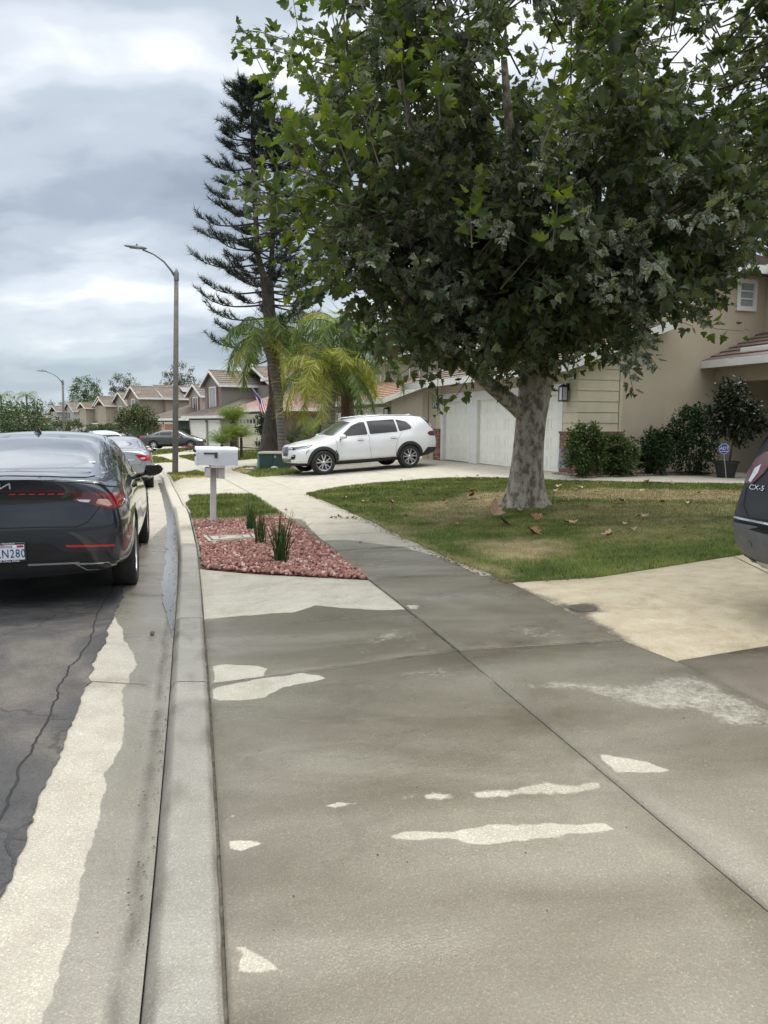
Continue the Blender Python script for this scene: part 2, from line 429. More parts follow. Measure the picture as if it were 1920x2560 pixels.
M_CONC = concrete_mat('wet_and_dry_concrete', (.415, .39, .325), (.33, .305, .25), (.112, .096, .067), (.205, .188, .148))
M_TAN = concrete_mat('tan_driveway_concrete', (.50, .44, .325), (.38, .31, .205), (.115, .095, .072), (.17, .145, .115), grit=.8)
M_PAN = concrete_mat('gutter_concrete', (.38, .355, .30), (.31, .285, .24), (.17, .155, .125), (.23, .215, .18), wetrough=.26)
M_KERB = concrete_mat('kerb_concrete', (.44, .405, .335), (.34, .315, .26), (.195, .185, .158), (.29, .275, .24), wetrough=.42)
M_JOINT = mat('joint_grime', (.05, .045, .035), (.13, .12, .10), nscale=30, rough=.9)
M_DIRT = mat('dirt', (.10, .07, .045), (.18, .14, .09), nscale=6, rough=1, bump=.5)
# ------------------------------------------------------------------ ground, road, kerb, paving
def Gs(l, add=0.0): return [G(x, y, add) for x, y in l]
def KP(Y, d): return (float(XK(Y) + d / COS(Y)), float(Y))
def kline(y0, y1, d, n=24): return [KP(y, d) for y in np.linspace(y0, y1, n)]
def ext(p, q, t):   # past q by t metres
    v = Vector(q) - Vector(p); v.normalize(); return (q[0] + v.x * t, q[1] + v.y * t)
# terrain: one sheet to the horizon
def hterr(X, Y):
    X = np.asarray(X, float); Y = np.asarray(Y, float)
    r = np.hypot(X, Y); z = hz(X, np.clip(Y, -8, 330)) - .13 - .25 * (np.abs(dist(X, np.clip(Y, -8, 330))) < 1.7)
    far = np.clip((r - 60) / 120, 0, 1)
    return z * (1 - far) + far * (-1.9 - .002 * (r - 180))
gxs = np.concatenate([-np.geomspace(2600, 40, 24), np.arange(-38, 40, 1.0), np.geomspace(40, 2600, 24)])
gys = np.concatenate([-np.geomspace(400, 9, 8), np.arange(-8, 90, 1.0), np.geomspace(90, 4500, 34)])
GX, GY = np.meshgrid(gxs, gys); V = np.column_stack([GX.ravel(), GY.ravel(), hterr(GX.ravel(), GY.ravel())])
nx = len(gxs); F = np.array([(j * nx + i, j * nx + i + 1, (j + 1) * nx + i + 1, (j + 1) * nx + i) for j in range(len(gys) - 1) for i in range(nx - 1)])
tag(link('ground', mesh_np('ground', V, F, True), mat('bare_ground', (.10, .085, .05), (.055, .07, .03), nscale=.35, rough=1, bump=.3, bscale=12)), kind='structure')

# asphalt with its ragged edge along the concrete pan
def road_material():
    m = bpy.data.materials.new('asphalt'); m.use_nodes = True; t = m.node_tree; t.nodes.clear()
    out = t.nodes.new('ShaderNodeOutputMaterial'); b = t.nodes.new('ShaderNodeBsdfPrincipled')
    g = t.nodes.new('ShaderNodeNewGeometry'); P = g.outputs['Position']
    def nz(s, d=5.0, r=.6, dist=0.0):
        n = nd(t, 'ShaderNodeTexNoise', i_Scale=s, i_Detail=d, i_Roughness=r, i_Distortion=dist); t.links.new(P, n.inputs['Vector']); return n.outputs[0]
    big = nz(.8, 5, .6, .8); mid = nz(6); fine = nz(85, 3, .85)
    col = ramp(t, big, [(.34, (.032, .032, .036)), (.5, (.052, .050, .050)), (.62, (.11, .098, .086))])
    col = mixc(t, 1.0, col, ramp(t, mid, [(.3, (.75, .75, .75)), (.7, (1.2, 1.2, 1.2))]), 'MULTIPLY')
    col = mixc(t, .9, col, ramp(t, fine, [(.3, (.45, .45, .45)), (.5, (1, 1, 1)), (.66, (1.2, 1.2, 1.2)), (.78, (2.9, 2.8, 2.6))]), 'MULTIPLY')
    v = nd(t, 'ShaderNodeTexVoronoi', feature='DISTANCE_TO_EDGE', i_Scale=.62)
    wv = t.nodes.new('ShaderNodeVectorMath'); wv.operation = 'ADD'
    nn = nd(t, 'ShaderNodeTexNoise', i_Scale=2.5, i_Detail=6.0); t.links.new(P, nn.inputs['Vector'])
    sc_ = t.nodes.new('ShaderNodeVectorMath'); sc_.operation = 'SCALE'; sc_.inputs['Scale'].default_value = .45
    t.links.new(nn.outputs['Color'], sc_.inputs[0]); t.links.new(P, wv.inputs[0]); t.links.new(sc_.outputs[0], wv.inputs[1]); t.links.new(wv.outputs[0], v.inputs['Vector'])
    crack = ramp(t, v.outputs['Distance'], [(.0035, (.25, .25, .25)), (.008, (1, 1, 1))])
    col = mixc(t, .55, col, crack, 'MULTIPLY')
    t.links.new(col, b.inputs['Base Color'])
    t.links.new(ramp(t, big, [(.38, (.34, .34, .34)), (.55, (.75, .75, .75))]), b.inputs['Roughness'])
    bp = t.nodes.new('ShaderNodeBump'); bp.inputs['Strength'].default_value = .8; bp.inputs['Distance'].default_value = .008
    t.links.new(mth(t, 'ADD', fine, mth(t, 'MULTIPLY', crack, .6)), bp.inputs['Height']); t.links.new(bp.outputs[0], b.inputs['Normal'])
    t.links.new(b.outputs[0], out.inputs[0]); return m
M_ASPH = road_material()
ys = np.concatenate([np.arange(-7, 1, .4), np.arange(1, 9, .03), np.arange(9, 20, .15), np.arange(20, 60, 1.0), np.arange(60, 150, 4.0)])
def ejit(y, i):
    if i < 12: return 0
    return .035 * mnoise.noise(Vector((y * 2.3, 0, 0))) + .022 * mnoise.noise(Vector((y * 9, 3, 0))) + .012 * mnoise.noise(Vector((y * 30, 3, 0)))
strip('road', M_ASPH, [-13, -10.2, -9, -7.5, -6, -4.5, -3, -2, -1.4, -1.0, -.8, -.6, -.52, -.475], ys, zadd=.008, jit=ejit)
# the crack that runs along the pan, as sealed dark tar
ysc = np.arange(1.2, 12, .03)
def cj(y, i): return .06 * mnoise.noise(Vector((y * 1.1, 9, 0))) + .03 * mnoise.noise(Vector((y * 6, 9, 0))) + .012 * mnoise.noise(Vector((y * 22, 9, 0)))
strip('road_crack', mat('crack', (.010, .010, .010), (.02, .02, .02), rough=.9), [-.605, -.592], ysc, zadd=.0095, jit=cj)

def pandry(d, y):
    # the street side of the pan has dried, the gutter side is still wet
    e = -.235 + .05 * mnoise.noise(Vector((y * 1.6, 0, 1))) + .02 * mnoise.noise(Vector((y * 7, 0, 1))) + .012 * mnoise.noise(Vector((y * 21, 0, 1)))
    if y > 4.6: e -= min(.25, (y - 4.6) * .22) if y < 9.2 else .25 - min(.38, (y - 9.2) * .12)
    gr = max(0, 1 - abs(d + .055 + .02 * mnoise.noise(Vector((y * 3, 8, 1)))) / .035) * (.55 + .6 * mnoise.noise(Vector((y * 5, 4, 1))))
    v = max(0.0, min(1.0, .5 + (e - d) / .022))
    return v if v > 0 else -max(0, gr)
pd = [-.52] + list(np.linspace(-.47, -.05, 43)) + [-.03, -.015, 0]
ysf = np.concatenate([np.arange(-6, 1, .3), np.arange(1, 8, .02), np.arange(8, 24, .08)])
strip('gutter_pan', M_PAN, pd, ysf, dryf=pandry, zf=lambda d, y: float(hbase(y)) + .03 * min(1, max(0, -d / .48)) - .012 * max(0, 1 - abs(d + .10) / .09))
strip('far_gutter_pan', M_PAN, [-.5, -.25, 0], np.concatenate([np.arange(23.9, 60, .8), np.arange(60, 140, 3)]), dryf=lambda d, y: 1.0)
# a film of running water in the gutter
def watm():
    m = bpy.data.materials.new('gutter_water'); m.use_nodes = True; t = m.node_tree; b = t.nodes['Principled BSDF']
    b.inputs['Base Color'].default_value = (.09, .085, .075, 1); b.inputs['Roughness'].default_value = .07; b.inputs['IOR'].default_value = 1.45
    b.inputs['Specular IOR Level'].default_value = .8
    g = t.nodes.new('ShaderNodeNewGeometry'); n = nd(t, 'ShaderNodeTexNoise', i_Scale=26.0, i_Detail=3.0); t.links.new(g.outputs['Position'], n.inputs['Vector'])
    bp = t.nodes.new('ShaderNodeBump'); bp.inputs['Strength'].default_value = .12; bp.inputs['Distance'].default_value = .005
    t.links.new(n.outputs[0], bp.inputs['Height']); t.links.new(bp.outputs[0], b.inputs['Normal']); return m
M_WATER = watm()
def wj(y, i):
    if i < 3:
        tp_ = min(1, max(.02, (y - 5.2) / 1.6)); d0 = (-.15, -.10, -.05)[i]
        return (1 - tp_) * (-.012 - d0) + (3 - i) / 3 * tp_ * (.03 * mnoise.noise(Vector((y * 2.0, 5, 0))) + .03 * mnoise.noise(Vector((y * 8, 5, 0))))
    return .008 * mnoise.noise(Vector((y * 15, 6, i)))
wy = np.arange(5.2, 22.5, .04)
strip('gutter_water', M_WATER, [-.15, -.10, -.05, -.008], wy, jit=wj, zf=lambda d, y: float(hbase(y)) + .0065)
# kerb sections, each cast piece with its joint
M_KWET = M_KERB
KZ = [-3.2, -.9, 4.16, 5.62, 9.0, 11.4, 13.9, 17.4, 21.4, 24.6, 30, 36, 44, 55, 70, 90, 120, 140]
for a_, b_ in zip(KZ[:-1], KZ[1:]):
    st = .03 if a_ < 8 else (.12 if a_ < 20 else 1.0)
    yk = np.concatenate([[a_ + .004], np.arange(a_ + .02, b_ - .02, st), [b_ - .004]])
    wob = lambda y, i: (.004 * mnoise.noise(Vector((y * 9, i * .3, 2)))) if i in (4, 5, 6, 11, 12, 13) else 0
    def kz(d, y):
        k = float(KH(y)); b = float(hbase(y)); rr = .012
        if d <= .001: return b - .02
        if d < .01: return b + k * .15
        if d < .03: return b + k * .62
        if d < .05: return b + k * .90
        if d > .221: return b + k - .035
        if d > .212: return b + k - .006
        return b + k
    o = strip('kerb', M_KERB, [0, .008, .022, .036, .052, .07, .1, .13, .16, .19, .208, .215, .2165, .2225], yk, zf=kz, jit=wob,
          dryf=(lambda d, y: -.9 * max(0, mnoise.noise(Vector((y * 4, d * 12, 3))) - .12) - (.35 if d < .04 or d > .205 else 0)) if a_ < 5 else ((lambda d, y: .25 + .3 * mnoise.noise(Vector((y * 1.5, d * 3, 0)))) if a_ < 9 else (lambda d, y: .9)))
# grime lying in the slot behind and in front of the kerb, and under the slabs
def bed(name, poly, add): return sheet(name, poly, M_JOINT, add=add, grid=.5, edge=0)
bed('paving_bed', kline(-4, 9.2, .215) + [KP(9.2, 3.2), KP(6.2, 12), KP(-4, 12)], -.024)

# near apron, sidewalk and driveway slabs
J = dict(a=G(525, 1712), b=G(1145, 1625), c=G(1560, 1600), d=G(1690, 1650), e=G(1920, 1760), f=G(1507, 1927), g=G(1920, 2270),
         h=G(1920, 1612), i=G(924, 1450), k=G(1242, 1437), l=G(829, 1376), m=G(1059, 1365), n=G(498, 1422))
gapn = .0028
def shrink(poly, w=gapn): return offs(poly, w)
ya = J['a'][1]
back = ext(J['f'], J['g'], 5.0); back2 = ext(J['d'], J['e'], 6.0)
P1 = kline(-3, ya, .228) + [J['b'], J['f'], J['g'], back]
pt1 = [
 ([(533,1718),(627,1701),(747,1682),(811,1695),(711,1719),(663,1744),(545,1754),(530,1744)], 1, .012),
 ([(1000,2085),(1111,2074),(1222,2066),(1310,2060),(1433,2059),(1530,2067),(1460,2080),(1355,2098),(1310,2102),(1266,2110),(1211,2111),(1161,2106),(1083,2099),(922,2093)], 1, .012),
 ([(1000,1994),(1139,1983),(1277,1969),(1355,1960),(1444,1962),(1499,1954),(1516,1963),(1444,1981),(1355,1989),(1250,1991),(1083,1996),(985,1997)], .80, .05),
 ([(806,2016),(845,2008),(905,2007),(870,2015)], .95, .015),
 ([(591,2359),(621,2365),(645,2392),(696,2422),(639,2429),(597,2428),(589,2416),(595,2386)], 1, .008),
 ([(576,2108),(603,2101),(654,2108),(609,2119),(585,2117)], 1, .008),
 ([(565,2037),(581,2038),(597,2041),(573,2043)], .9, .01),
 ([(960,1668),(1120,1648),(1190,1668),(1150,1700),(960,1710)], .38, .3),
 ([(1330,1862),(1400,1855),(1415,1885),(1345,1892)], .33, .15)]
def pat(l, sc=1.0):
    return [(jag(Gs(p), .025, .018 if s < .04 else .025, seed=i), v, max(s, .028)) for i, (p, v, s) in enumerate(l)]
sheet('driveway_apron', shrink(P1), M_CONC, grid=.2, patches=pat(pt1), edge=.011, drop=.012)
P2 = kline(ya, J['n'][1], .228) + [J['i'], J['b']]
pt2 = [
 ([(480,1400),(925,1430),(1015,1524),(960,1526),(850,1519),(790,1513),(755,1524),(735,1531),(640,1537),(505,1547)], 1, .03),
 ([(870,1590),(1010,1560),(1100,1590),(1120,1625),(960,1640)], .42, .30),
 ([(700,1632),(1100,1585),(1130,1618),(900,1650)], .30, .15),
 ([(527,1665),(560,1660),(651,1665),(675,1671),(657,1689),(603,1698),(533,1706),(533,1689)], 1, .012)]
pt2.append(([(640,1480),(830,1470),(960,1500),(840,1510),(780,1505)], .62, .35))
sheet('driveway_apron', shrink(P2), M_CONC, grid=.2, patches=pat(pt2), edge=.011, drop=.012)
P3 = [J['b'], J['c'], J['d'], J['e'], back2, back, J['g'], J['f']]
pt3 = [([(1499,1887),(1555,1897),(1616,1905),(1674,1926),(1599,1933),(1538,1933),(1516,1910)], .85, .025),
 ([(1288,1705),(1388,1694),(1555,1705),(1688,1675),(1776,1690),(1920,1766),(1990,1800),(1990,1845),(1776,1811),(1727,1788),(1654,1786),(1582,1772),(1516,1761),(1460,1733),(1344,1730),(1288,1722)], .47, .22),
 ([(1560,1600),(1690,1650),(1640,1655),(1540,1610)], .35, .15)]
sheet('sidewalk', shrink(P3), M_CONC, grid=.2, patches=pat(pt3), edge=.011, drop=.012)
P4 = [J['i'], J['k'], J['c'], J['b']]
pt4 = [([(1012,1513),(1045,1513),(1053,1527),(1020,1526)], .6, .06), ([(1230,1545),(1380,1560),(1520,1598),(1260,1612)], .35, .3)]
sheet('sidewalk', shrink(P4), M_CONC, grid=.2, patches=pat(pt4), edge=.011, drop=.012)
P5 = [J['l'], J['m'], J['k'], J['i']]
dryfar = [(690,1230),(806,1352),(855,1349),(905,1354),(951,1361),(1001,1366),(1059,1381),(1130,1402),(1200,1440),(1330,1450),(1100,1330),(800,1225)]
sheet('sidewalk', shrink(P5), M_CONC, grid=.2, patches=[(jag(Gs(dryfar), .06, .03), 1, .02)], edge=.011, drop=.012)
jl, jm = Vector(J['l']), Vector(J['m']); drx = (jm - jl).normalized()
P6 = [J['l']] + kline(J['l'][1] + .05, 38, 1.0)[:0] + [KP(y, .232) for y in ()] 
farp = [KP(J['l'][1] - .15, .232)] + kline(J['l'][1], 40, .232, 40) + [KP(40, 15), KP(12, 15)] + [tuple(jm + drx * 9), J['m'], J['l']]
sheet('sidewalk_and_driveway', farp, M_CONC, grid=.35, patches=[(jag(Gs(dryfar), .06, .03), 1, .02),
      (jag([KP(12.9, .1), KP(45, .1), KP(45, 16), KP(11, 16), KP(11.2, 2.2)], .3, .05), .88, .5)], base=.02, edge=.01, drop=.012)
# the owner's own driveway to the right
dk = Vector(J['d']); dh = Vector(J['h']); de = Vector(J['e'])
dd1 = (dh - dk).normalized()
lawnR = ext(G(1500, 1440), G(1850, 1384), 7)
P7 = [J['c'], G(1275, 1456), G(1500, 1442), G(1850, 1387), lawnR, tuple(dk + dd1 * 9), J['d']]
pt7 = [([(1430,1505),(1500,1505),(1520,1535),(1430,1535)], .45, .12), ([(1560,1560),(1700,1580),(1700,1640),(1640,1640)], .93, .05),
       ([(1280,1460),(1420,1510),(1560,1590),(1650,1640),(1560,1605)], .2, .18)]
sheet('driveway', shrink(P7), M_TAN, grid=.25, base=.86, patches=pat(pt7), edge=.011, drop=.012)
P8 = [J['d'], tuple(dk + dd1 * 9), tuple(dk + dd1 * 9 + Vector((1.5, -6))), back2, J['e']]
sheet('driveway', shrink(P8), M_TAN, grid=.25, base=0.0, patches=[], edge=.011, drop=.012)

# far joints as hairlines of grime
jm_ = []
def hairline(poly2, w=.010):
    out_v = []; 
    for i in range(len(poly2) - 1):
        a = Vector(poly2[i]); b = Vector(poly2[i + 1]); n = max(1, int((b - a).length / .4))
        for k in range(n):
            p, q = a.lerp(b, k / n), a.lerp(b, (k + 1) / n); nn = Vector((-(q - p).y, (q - p).x)).normalized() * w / 2
            jm_.append([(p - nn), (p + nn), (q + nn), (q - nn)])
hairline(kline(J['l'][1] + .02, 38, 1.78, 60), .012)
for a_, b_ in (('a', 'b'), ('b', 'c'), ('i', 'k'), ('l', 'm')): hairline([J[a_], J[b_]], .009)
hairline([J['b'], J['i'], J['l']], .009)
hairline(kline(17.9, 38, 2.88, 50), .012)
for yy in (9.55, 10.7, 12.4, 14.1, 15.8, 17.5, 19.3, 21.4, 23.6, 26, 28.5, 31): hairline([KP(yy, 1.8), KP(yy + .12, 2.88)], .012)
hairline([KP(17.3, 2.9), KP(20.5, 12)]); hairline([KP(20.8, 2.9), KP(23.5, 10)]); hairline([KP(14.9, .25), KP(15.3, 1.78)]); hairline([KP(19.6, .25), KP(19.9, 1.78)])
hairline(kline(17.6, 24, 6.3, 20)); hairline([tuple(dk + dd1 * 2.1 + Vector((-.35, 1.0))), tuple(dk + dd1 * 2.9 + Vector((-.9, 2.6)))])
mb = MB()
for q in jm_: mb.add([(p.x, p.y, float(hz(p.x, p.y)) + .004) for p in q], [(0, 3, 2, 1)])
tag(mb.build('pavement_joints', M_JOINT), kind='structure')
mb = MB()
for yy in (4.19, 6.55, 9.05, 11.4, 13.9, 17.4):
    for dd in np.linspace(-.46, -.06, 9): pass
    pts = [(KP(yy + .006 * mnoise.noise(Vector((dd * 30, yy, 0))), dd), dd) for dd in np.linspace(-.47, -.13, 12)]
    for (p, d1), (q, d2) in zip(pts[:-1], pts[1:]):
        z1 = float(hbase(p[1])) + .03 * (-d1 / .48); z2 = float(hbase(q[1])) + .03 * (-d2 / .48)
        mb.add([(p[0], p[1] - .003, z1 + .003), (q[0], q[1] - .003, z2 + .003), (q[0], q[1] + .003, z2 + .003), (p[0], p[1] + .003, z1 + .003)], [(0, 1, 2, 3)])
tag(mb.build('gutter_joints', M_JOINT), kind='structure')
# ------------------------------------------------------------------ cars
def paint(name, c, metal=.3, rough=.22, coat=1.0):
    m = mat(name, c, tuple(x * .93 for x in c), nscale=2.0, rough=rough, metal=metal, coat=coat); return m
M_GLASSD = mat('tinted_glass', (.012, .014, .016), (.016, .018, .02), rough=.03, coat=0, spec=.45)
M_GLASSK = mat('rear_glass', (.10, .11, .13), (.12, .13, .15), nscale=3, rough=.04, coat=1.0, spec=1.0)
M_CHROME = mat('chrome', (.75, .76, .78), (.7, .71, .73), rough=.12, metal=1.0)
M_SATIN = mat('satin_silver', (.55, .56, .57), (.5, .51, .52), rough=.3, metal=.9)
M_BLKP = mat('gloss_black_plastic', (.008, .008, .009), (.01, .01, .011), rough=.15, coat=.6)
M_BLKM = mat('matt_black_plastic', (.018, .018, .019), (.026, .026, .027), rough=.55, bump=.05, bscale=300)
M_GREYP = mat('grey_bumper_plastic', (.10, .105, .11), (.125, .13, .135), nscale=20, rough=.45, bump=.1, bscale=400)
M_RUB = mat('tyre_rubber', (.015, .015, .016), (.03, .029, .028), nscale=14, rough=.85, bump=.2, bscale=120)
M_RED = mat('red_lamp_lens', (.30, .006, .008), (.20, .004, .006), nscale=24, rough=.08, coat=1.0)
M_DRED = mat('dark_red_lamp_lens', (.055, .003, .006), (.09, .004, .008), nscale=20, rough=.08, coat=1.0)
M_BRED = mat('bright_red_reflector', (.42, .01, .012), (.5, .014, .016), nscale=80, rough=.12, coat=.8)
M_AMB = mat('amber_lamp_lens', (.42, .22, .12), (.55, .40, .30), nscale=30, rough=.15, coat=.8)
M_CLEAR = mat('clear_lamp_lens', (.45, .46, .48), (.65, .66, .68), nscale=30, rough=.08, coat=1.0)
M_SEAM = mat('panel_gap', (.004, .004, .004), (.006, .006, .006), rough=.8)
M_WHITE_L = mat('white_lettering', (.8, .8, .8), (.75, .75, .75), rough=.4)

def lerp_t(tab, x): return float(np.interp(x, tab[0], tab[1]))
def smooth_mesh(V, F, levels, name='tmp'):
    me = bpy.data.meshes.new(name); me.from_pydata(V, [], F); me.update()
    o = bpy.data.objects.new(name, me); C.objects.link(o)
    md = o.modifiers.new('s', 'SUBSURF'); md.levels = levels; md.render_levels = levels
    dg = bpy.context.evaluated_depsgraph_get(); r = bpy.data.meshes.new_from_object(o.evaluated_get(dg))
    bpy.data.objects.remove(o); return r
class Car:
    def __init__(s, name, label, loc, heading, pitch=0.0, group=None, cat='car'):
        s.root = thing(name, label, cat, loc, heading, group)
        s.root.rotation_euler = (0, -pitch, heading)
    def body(s, T, xs, rear, front, paint_m, wb, wr, tw, level=3, archgap=.05, arches=True):
        """T: tables of half-widths and heights by x; rear/front: rows of (x, y, z) plus the bulge of the middle"""
        rows = []
        for x in xs:
            g = lambda k: lerp_t(T[k], x)
            rows.append([(x, g('yb'), g('zb')), (x, g('ys'), g('zs')), (x, g('ym'), g('zm')), (x, g('yh'), g('zh')),
                         (x, g('y5'), g('z5')), (x, g('yr'), g('zr')), (x, g('yr') * .55, g('zr') * .3 + g('zt') * .7), (x, 0, g('zt'))])
        rows = [rear[0]] + rows + [front[0]]
        n = len(rows); V = []; F = []
        def idx(i, r, side): return IDX[(i, r, side)]
        IDX = {}
        for i, st in enumerate(rows):
            for r, p in enumerate(st):
                for side in (1, -1):
                    if r == 7:
                        if side == 1: IDX[(i, r, 1)] = len(V); V.append((p[0], 0, p[2]))
                        else: IDX[(i, r, -1)] = IDX[(i, r, 1)]
                    else:
                        IDX[(i, r, side)] = len(V); V.append((p[0], side * p[1], p[2]))
            IDX[(i, 'b')] = len(V); V.append((st[0][0], 0, st[0][2]))
        for i in range(n - 1):
            for r in range(7):
                for side in (1, -1):
                    q = [idx(i, r, side), idx(i + 1, r, side), idx(i + 1, r + 1, side), idx(i, r + 1, side)]
                    F.append(q if side == -1 else q[::-1])
            for side in (1, -1):
                q = [IDX[(i, 'b')], IDX[(i + 1, 'b')], idx(i + 1, 0, side), idx(i, 0, side)]
                F.append(q if side == -1 else q[::-1])
        for i, (st, bul), sg in ((0, rear, -1), (n - 1, front, 1)):
            mid = []; q2 = {}
            for r in range(7):
                mid.append(len(V)); V.append((st[r][0] + sg * bul, 0, st[r][2]))
                for side in (1, -1):
                    q2[(r, side)] = len(V); V.append((st[r][0] + sg * bul * .8, side * st[r][1] * .55, st[r][2]))
            for side in (1, -1):
                for r in range(6):
                    a = [idx(i, r, side), idx(i, r + 1, side), q2[(r + 1, side)], q2[(r, side)]]
                    b = [q2[(r, side)], q2[(r + 1, side)], mid[r + 1], mid[r]]
                    for q in (a, b): F.append(q if side * sg > 0 else q[::-1])
                q = [idx(i, 6, side), idx(i, 7, side), mid[6], q2[(6, side)]]
                F.append(q if side * sg > 0 else q[::-1])
                q = [IDX[(i, 'b')], idx(i, 0, side), q2[(0, side)], mid[0]]
                F.append(q if side * sg > 0 else q[::-1])
        me = smooth_mesh(V, F, level)
        bm = bmesh.new(); bm.from_mesh(me); bmesh.ops.recalc_face_normals(bm, faces=bm.faces); bm.to_mesh(me)
        bm.normal_update(); s.bvh = BVHTree.FromBMesh(bm); bm.verts.ensure_lookup_table()
        s.vn = [v.normal.copy() for v in bm.verts]; s.fv = [[v.index for v in f.verts] for f in bm.faces]; s.vc = [v.co.copy() for v in bm.verts]
        bm.free()
        if arches:
            o = bpy.data.objects.new('tmpb', me); C.objects.link(o); tmp = [o]
            for ax in (-wb / 2, wb / 2):
                for side in (1, -1):
                    c = MB(); R = wr + archgap; k = 40; y0, y1 = side * (tw - .36), side * 1.3
                    P = [(ax + R * math.cos(2 * math.pi * j / k), R * math.sin(2 * math.pi * j / k) + wr) for j in range(k)]
                    c.extr([(x, y0, z) for x, z in P], (0, y1 - y0, 0))
                    co = c.build('tmpc', None); tmp.append(co)
                    md = o.modifiers.new('b', 'BOOLEAN'); md.object = co; md.operation = 'DIFFERENCE'; md.solver = 'EXACT'
            dg = bpy.context.evaluated_depsgraph_get(); me = bpy.data.meshes.new_from_object(o.evaluated_get(dg))
            for t_ in tmp: bpy.data.objects.remove(t_)
        me.materials.clear(); me.polygons.foreach_set('use_smooth', [True] * len(me.polygons))
        me.set_sharp_from_angle(angle=math.radians(38))
        o = link('body', me, [paint_m, M_BLKM], s.root)
        for p in me.polygons:
            c = p.center
            dark = c.z < lerp_t(T['zs'], c.x) - .02 and p.normal.z < -.3
            for ax in (-wb / 2, wb / 2):
                if math.hypot(c.x - ax, c.z - wr) < wr + archgap + .004 and (abs(c.y) < 1.2): dark = True
            if dark: p.material_index = 1
        s.o_body = o; s.tw = tw; s.wb = wb; s.wr = wr
        return o
    def cast(s, d, a, b):
        if d == 'L': o, v = Vector((a, 3, b)), Vector((0, -1, 0))
        elif d == 'R': o, v = Vector((a, -3, b)), Vector((0, 1, 0))
        elif d == 'B': o, v = Vector((-5, a, b)), Vector((1, 0, 0))
        elif d == 'F': o, v = Vector((5, a, b)), Vector((-1, 0, 0))
        else: o, v = Vector((a, b, 4)), Vector((0, 0, -1))
        loc, nor, fi, _ = s.bvh.ray_cast(o, v)
        if loc is None:
            q = {'L': Vector((a, .8, b)), 'R': Vector((a, -.8, b)), 'B': Vector((-s.wb / 2 - .8, a, b)), 'F': Vector((s.wb / 2 + .6, a, b)), 'T': Vector((a, b, 1.2))}[d]
            loc, nor, fi, _ = s.bvh.find_nearest(q)
        w = [1 / max(1e-6, (s.vc[i] - loc).length) for i in s.fv[fi]]
        n = sum((s.vn[i] * k for i, k in zip(s.fv[fi], w)), Vector()).normalized()
        return loc, n
    def patch(s, name, d, poly, m, off=.003, parent=None, label=None, grid=.05, mirror=False, rnd=0.0, edge=True):
        poly = rounded(poly, rnd) if rnd else poly
        dense = []
        for i in range(len(poly)):
            a = Vector(poly[i]); b = Vector(poly[(i + 1) % len(poly)]); n = max(1, int((b - a).length / .025))
            dense += [a.lerp(b, k / n) for k in range(n)]
        pts = [(p.x, p.y) for p in dense]
        gx = np.arange(min(p[0] for p in pts), max(p[0] for p in pts), grid); gy = np.arange(min(p[1] for p in pts), max(p[1] for p in pts), grid)
        gp = np.array([(x, y) for x in gx for y in gy]); gp = gp[pip(gp, pts)] if len(gp) else gp
        if len(gp): gp = gp[pdist(gp, pts) > grid * .35]
        V = [Vector(p) for p in pts] + [Vector(p) for p in gp]
        r = delaunay_2d_cdt(V, [(i, (i + 1) % len(pts)) for i in range(len(pts))], [], 0, 1e-6)
        P = np.array([(v.x, v.y) for v in r[0]]); F = np.array([list(f) for f in r[2]]); F = F[pip(P[F].mean(axis=1), pts)]
        vv = []; nn = []
        for x, y in P:
            l, n = s.cast(d, x, y); vv.append(l + n * off); nn.append(n)
        # rim: fold the border back to the body so the piece has thickness
        Fl = []
        for f in F:
            a, b, c = (vv[i] for i in f); g = (b - a).cross(c - a)
            Fl.append(list(f) if g.dot(nn[f[0]]) > 0 else list(f)[::-1])
        if edge:
            cnt = {}
            for f in Fl:
                for i in range(3):
                    e = (f[i], f[(i + 1) % 3]); cnt[e] = 1
            bor = [e for e in cnt if (e[1], e[0]) not in cnt]
            low = {}
            for e in bor:
                for i in e:
                    if i not in low: low[i] = len(vv); vv.append(vv[i] - nn[i] * (off + .004)); nn.append(nn[i])
            for a, b in bor: Fl.append([a, low[a], low[b], b])
        me = bpy.data.meshes.new(name); me.from_pydata(vv, [], Fl); me.update()
        me.polygons.foreach_set('use_smooth', [True] * len(me.polygons))
        try: me.normals_split_custom_set_from_vertices([tuple(n) for n in nn])
        except Exception: pass
        o = link(name, me, m, parent or s.root)
        if label: o['label'] = label
        if mirror:
            md = {'L': 'R', 'R': 'L'}.get(d, d)
            mp = [(x, y) for x, y in poly] if d in 'LR' else ([(-x, y) for x, y in poly] if d in 'BF' else [(x, -y) for x, y in poly])
            s.patch(name, md, mp, m, off, parent if not mirror == 'own' else None, label, grid, False, 0, edge)
        return o
    def line(s, name, d, path, w, m, off=.0015, mirror=False, parent=None):
        P = [Vector(p) for p in path]; D = []
        for a, b in zip(P[:-1], P[1:]):
            n = max(1, int((b - a).length / .02)); D += [a.lerp(b, k / n) for k in range(n)]
        D.append(P[-1]); vv = []; F = []
        for i, p in enumerate(D):
            t = (D[min(i + 1, len(D) - 1)] - D[max(i - 1, 0)]).normalized(); nn = Vector((-t.y, t.x)) * w / 2
            for q in (p - nn, p + nn):
                l, n = s.cast(d, q.x, q.y); vv.append(l + n * off)
        for i in range(len(D) - 1):
            F.append([2 * i, 2 * i + 1, 2 * i + 3, 2 * i + 2])
        f = F[0]; a, b, c = (vv[i] for i in f[:3]); l, n = s.cast(d, D[0].x, D[0].y)
        if (b - a).cross(c - b).dot(n) < 0: F = [q[::-1] for q in F]
        me = bpy.data.meshes.new(name); me.from_pydata(vv, [], F); me.update(); me.polygons.foreach_set('use_smooth', [True] * len(F))
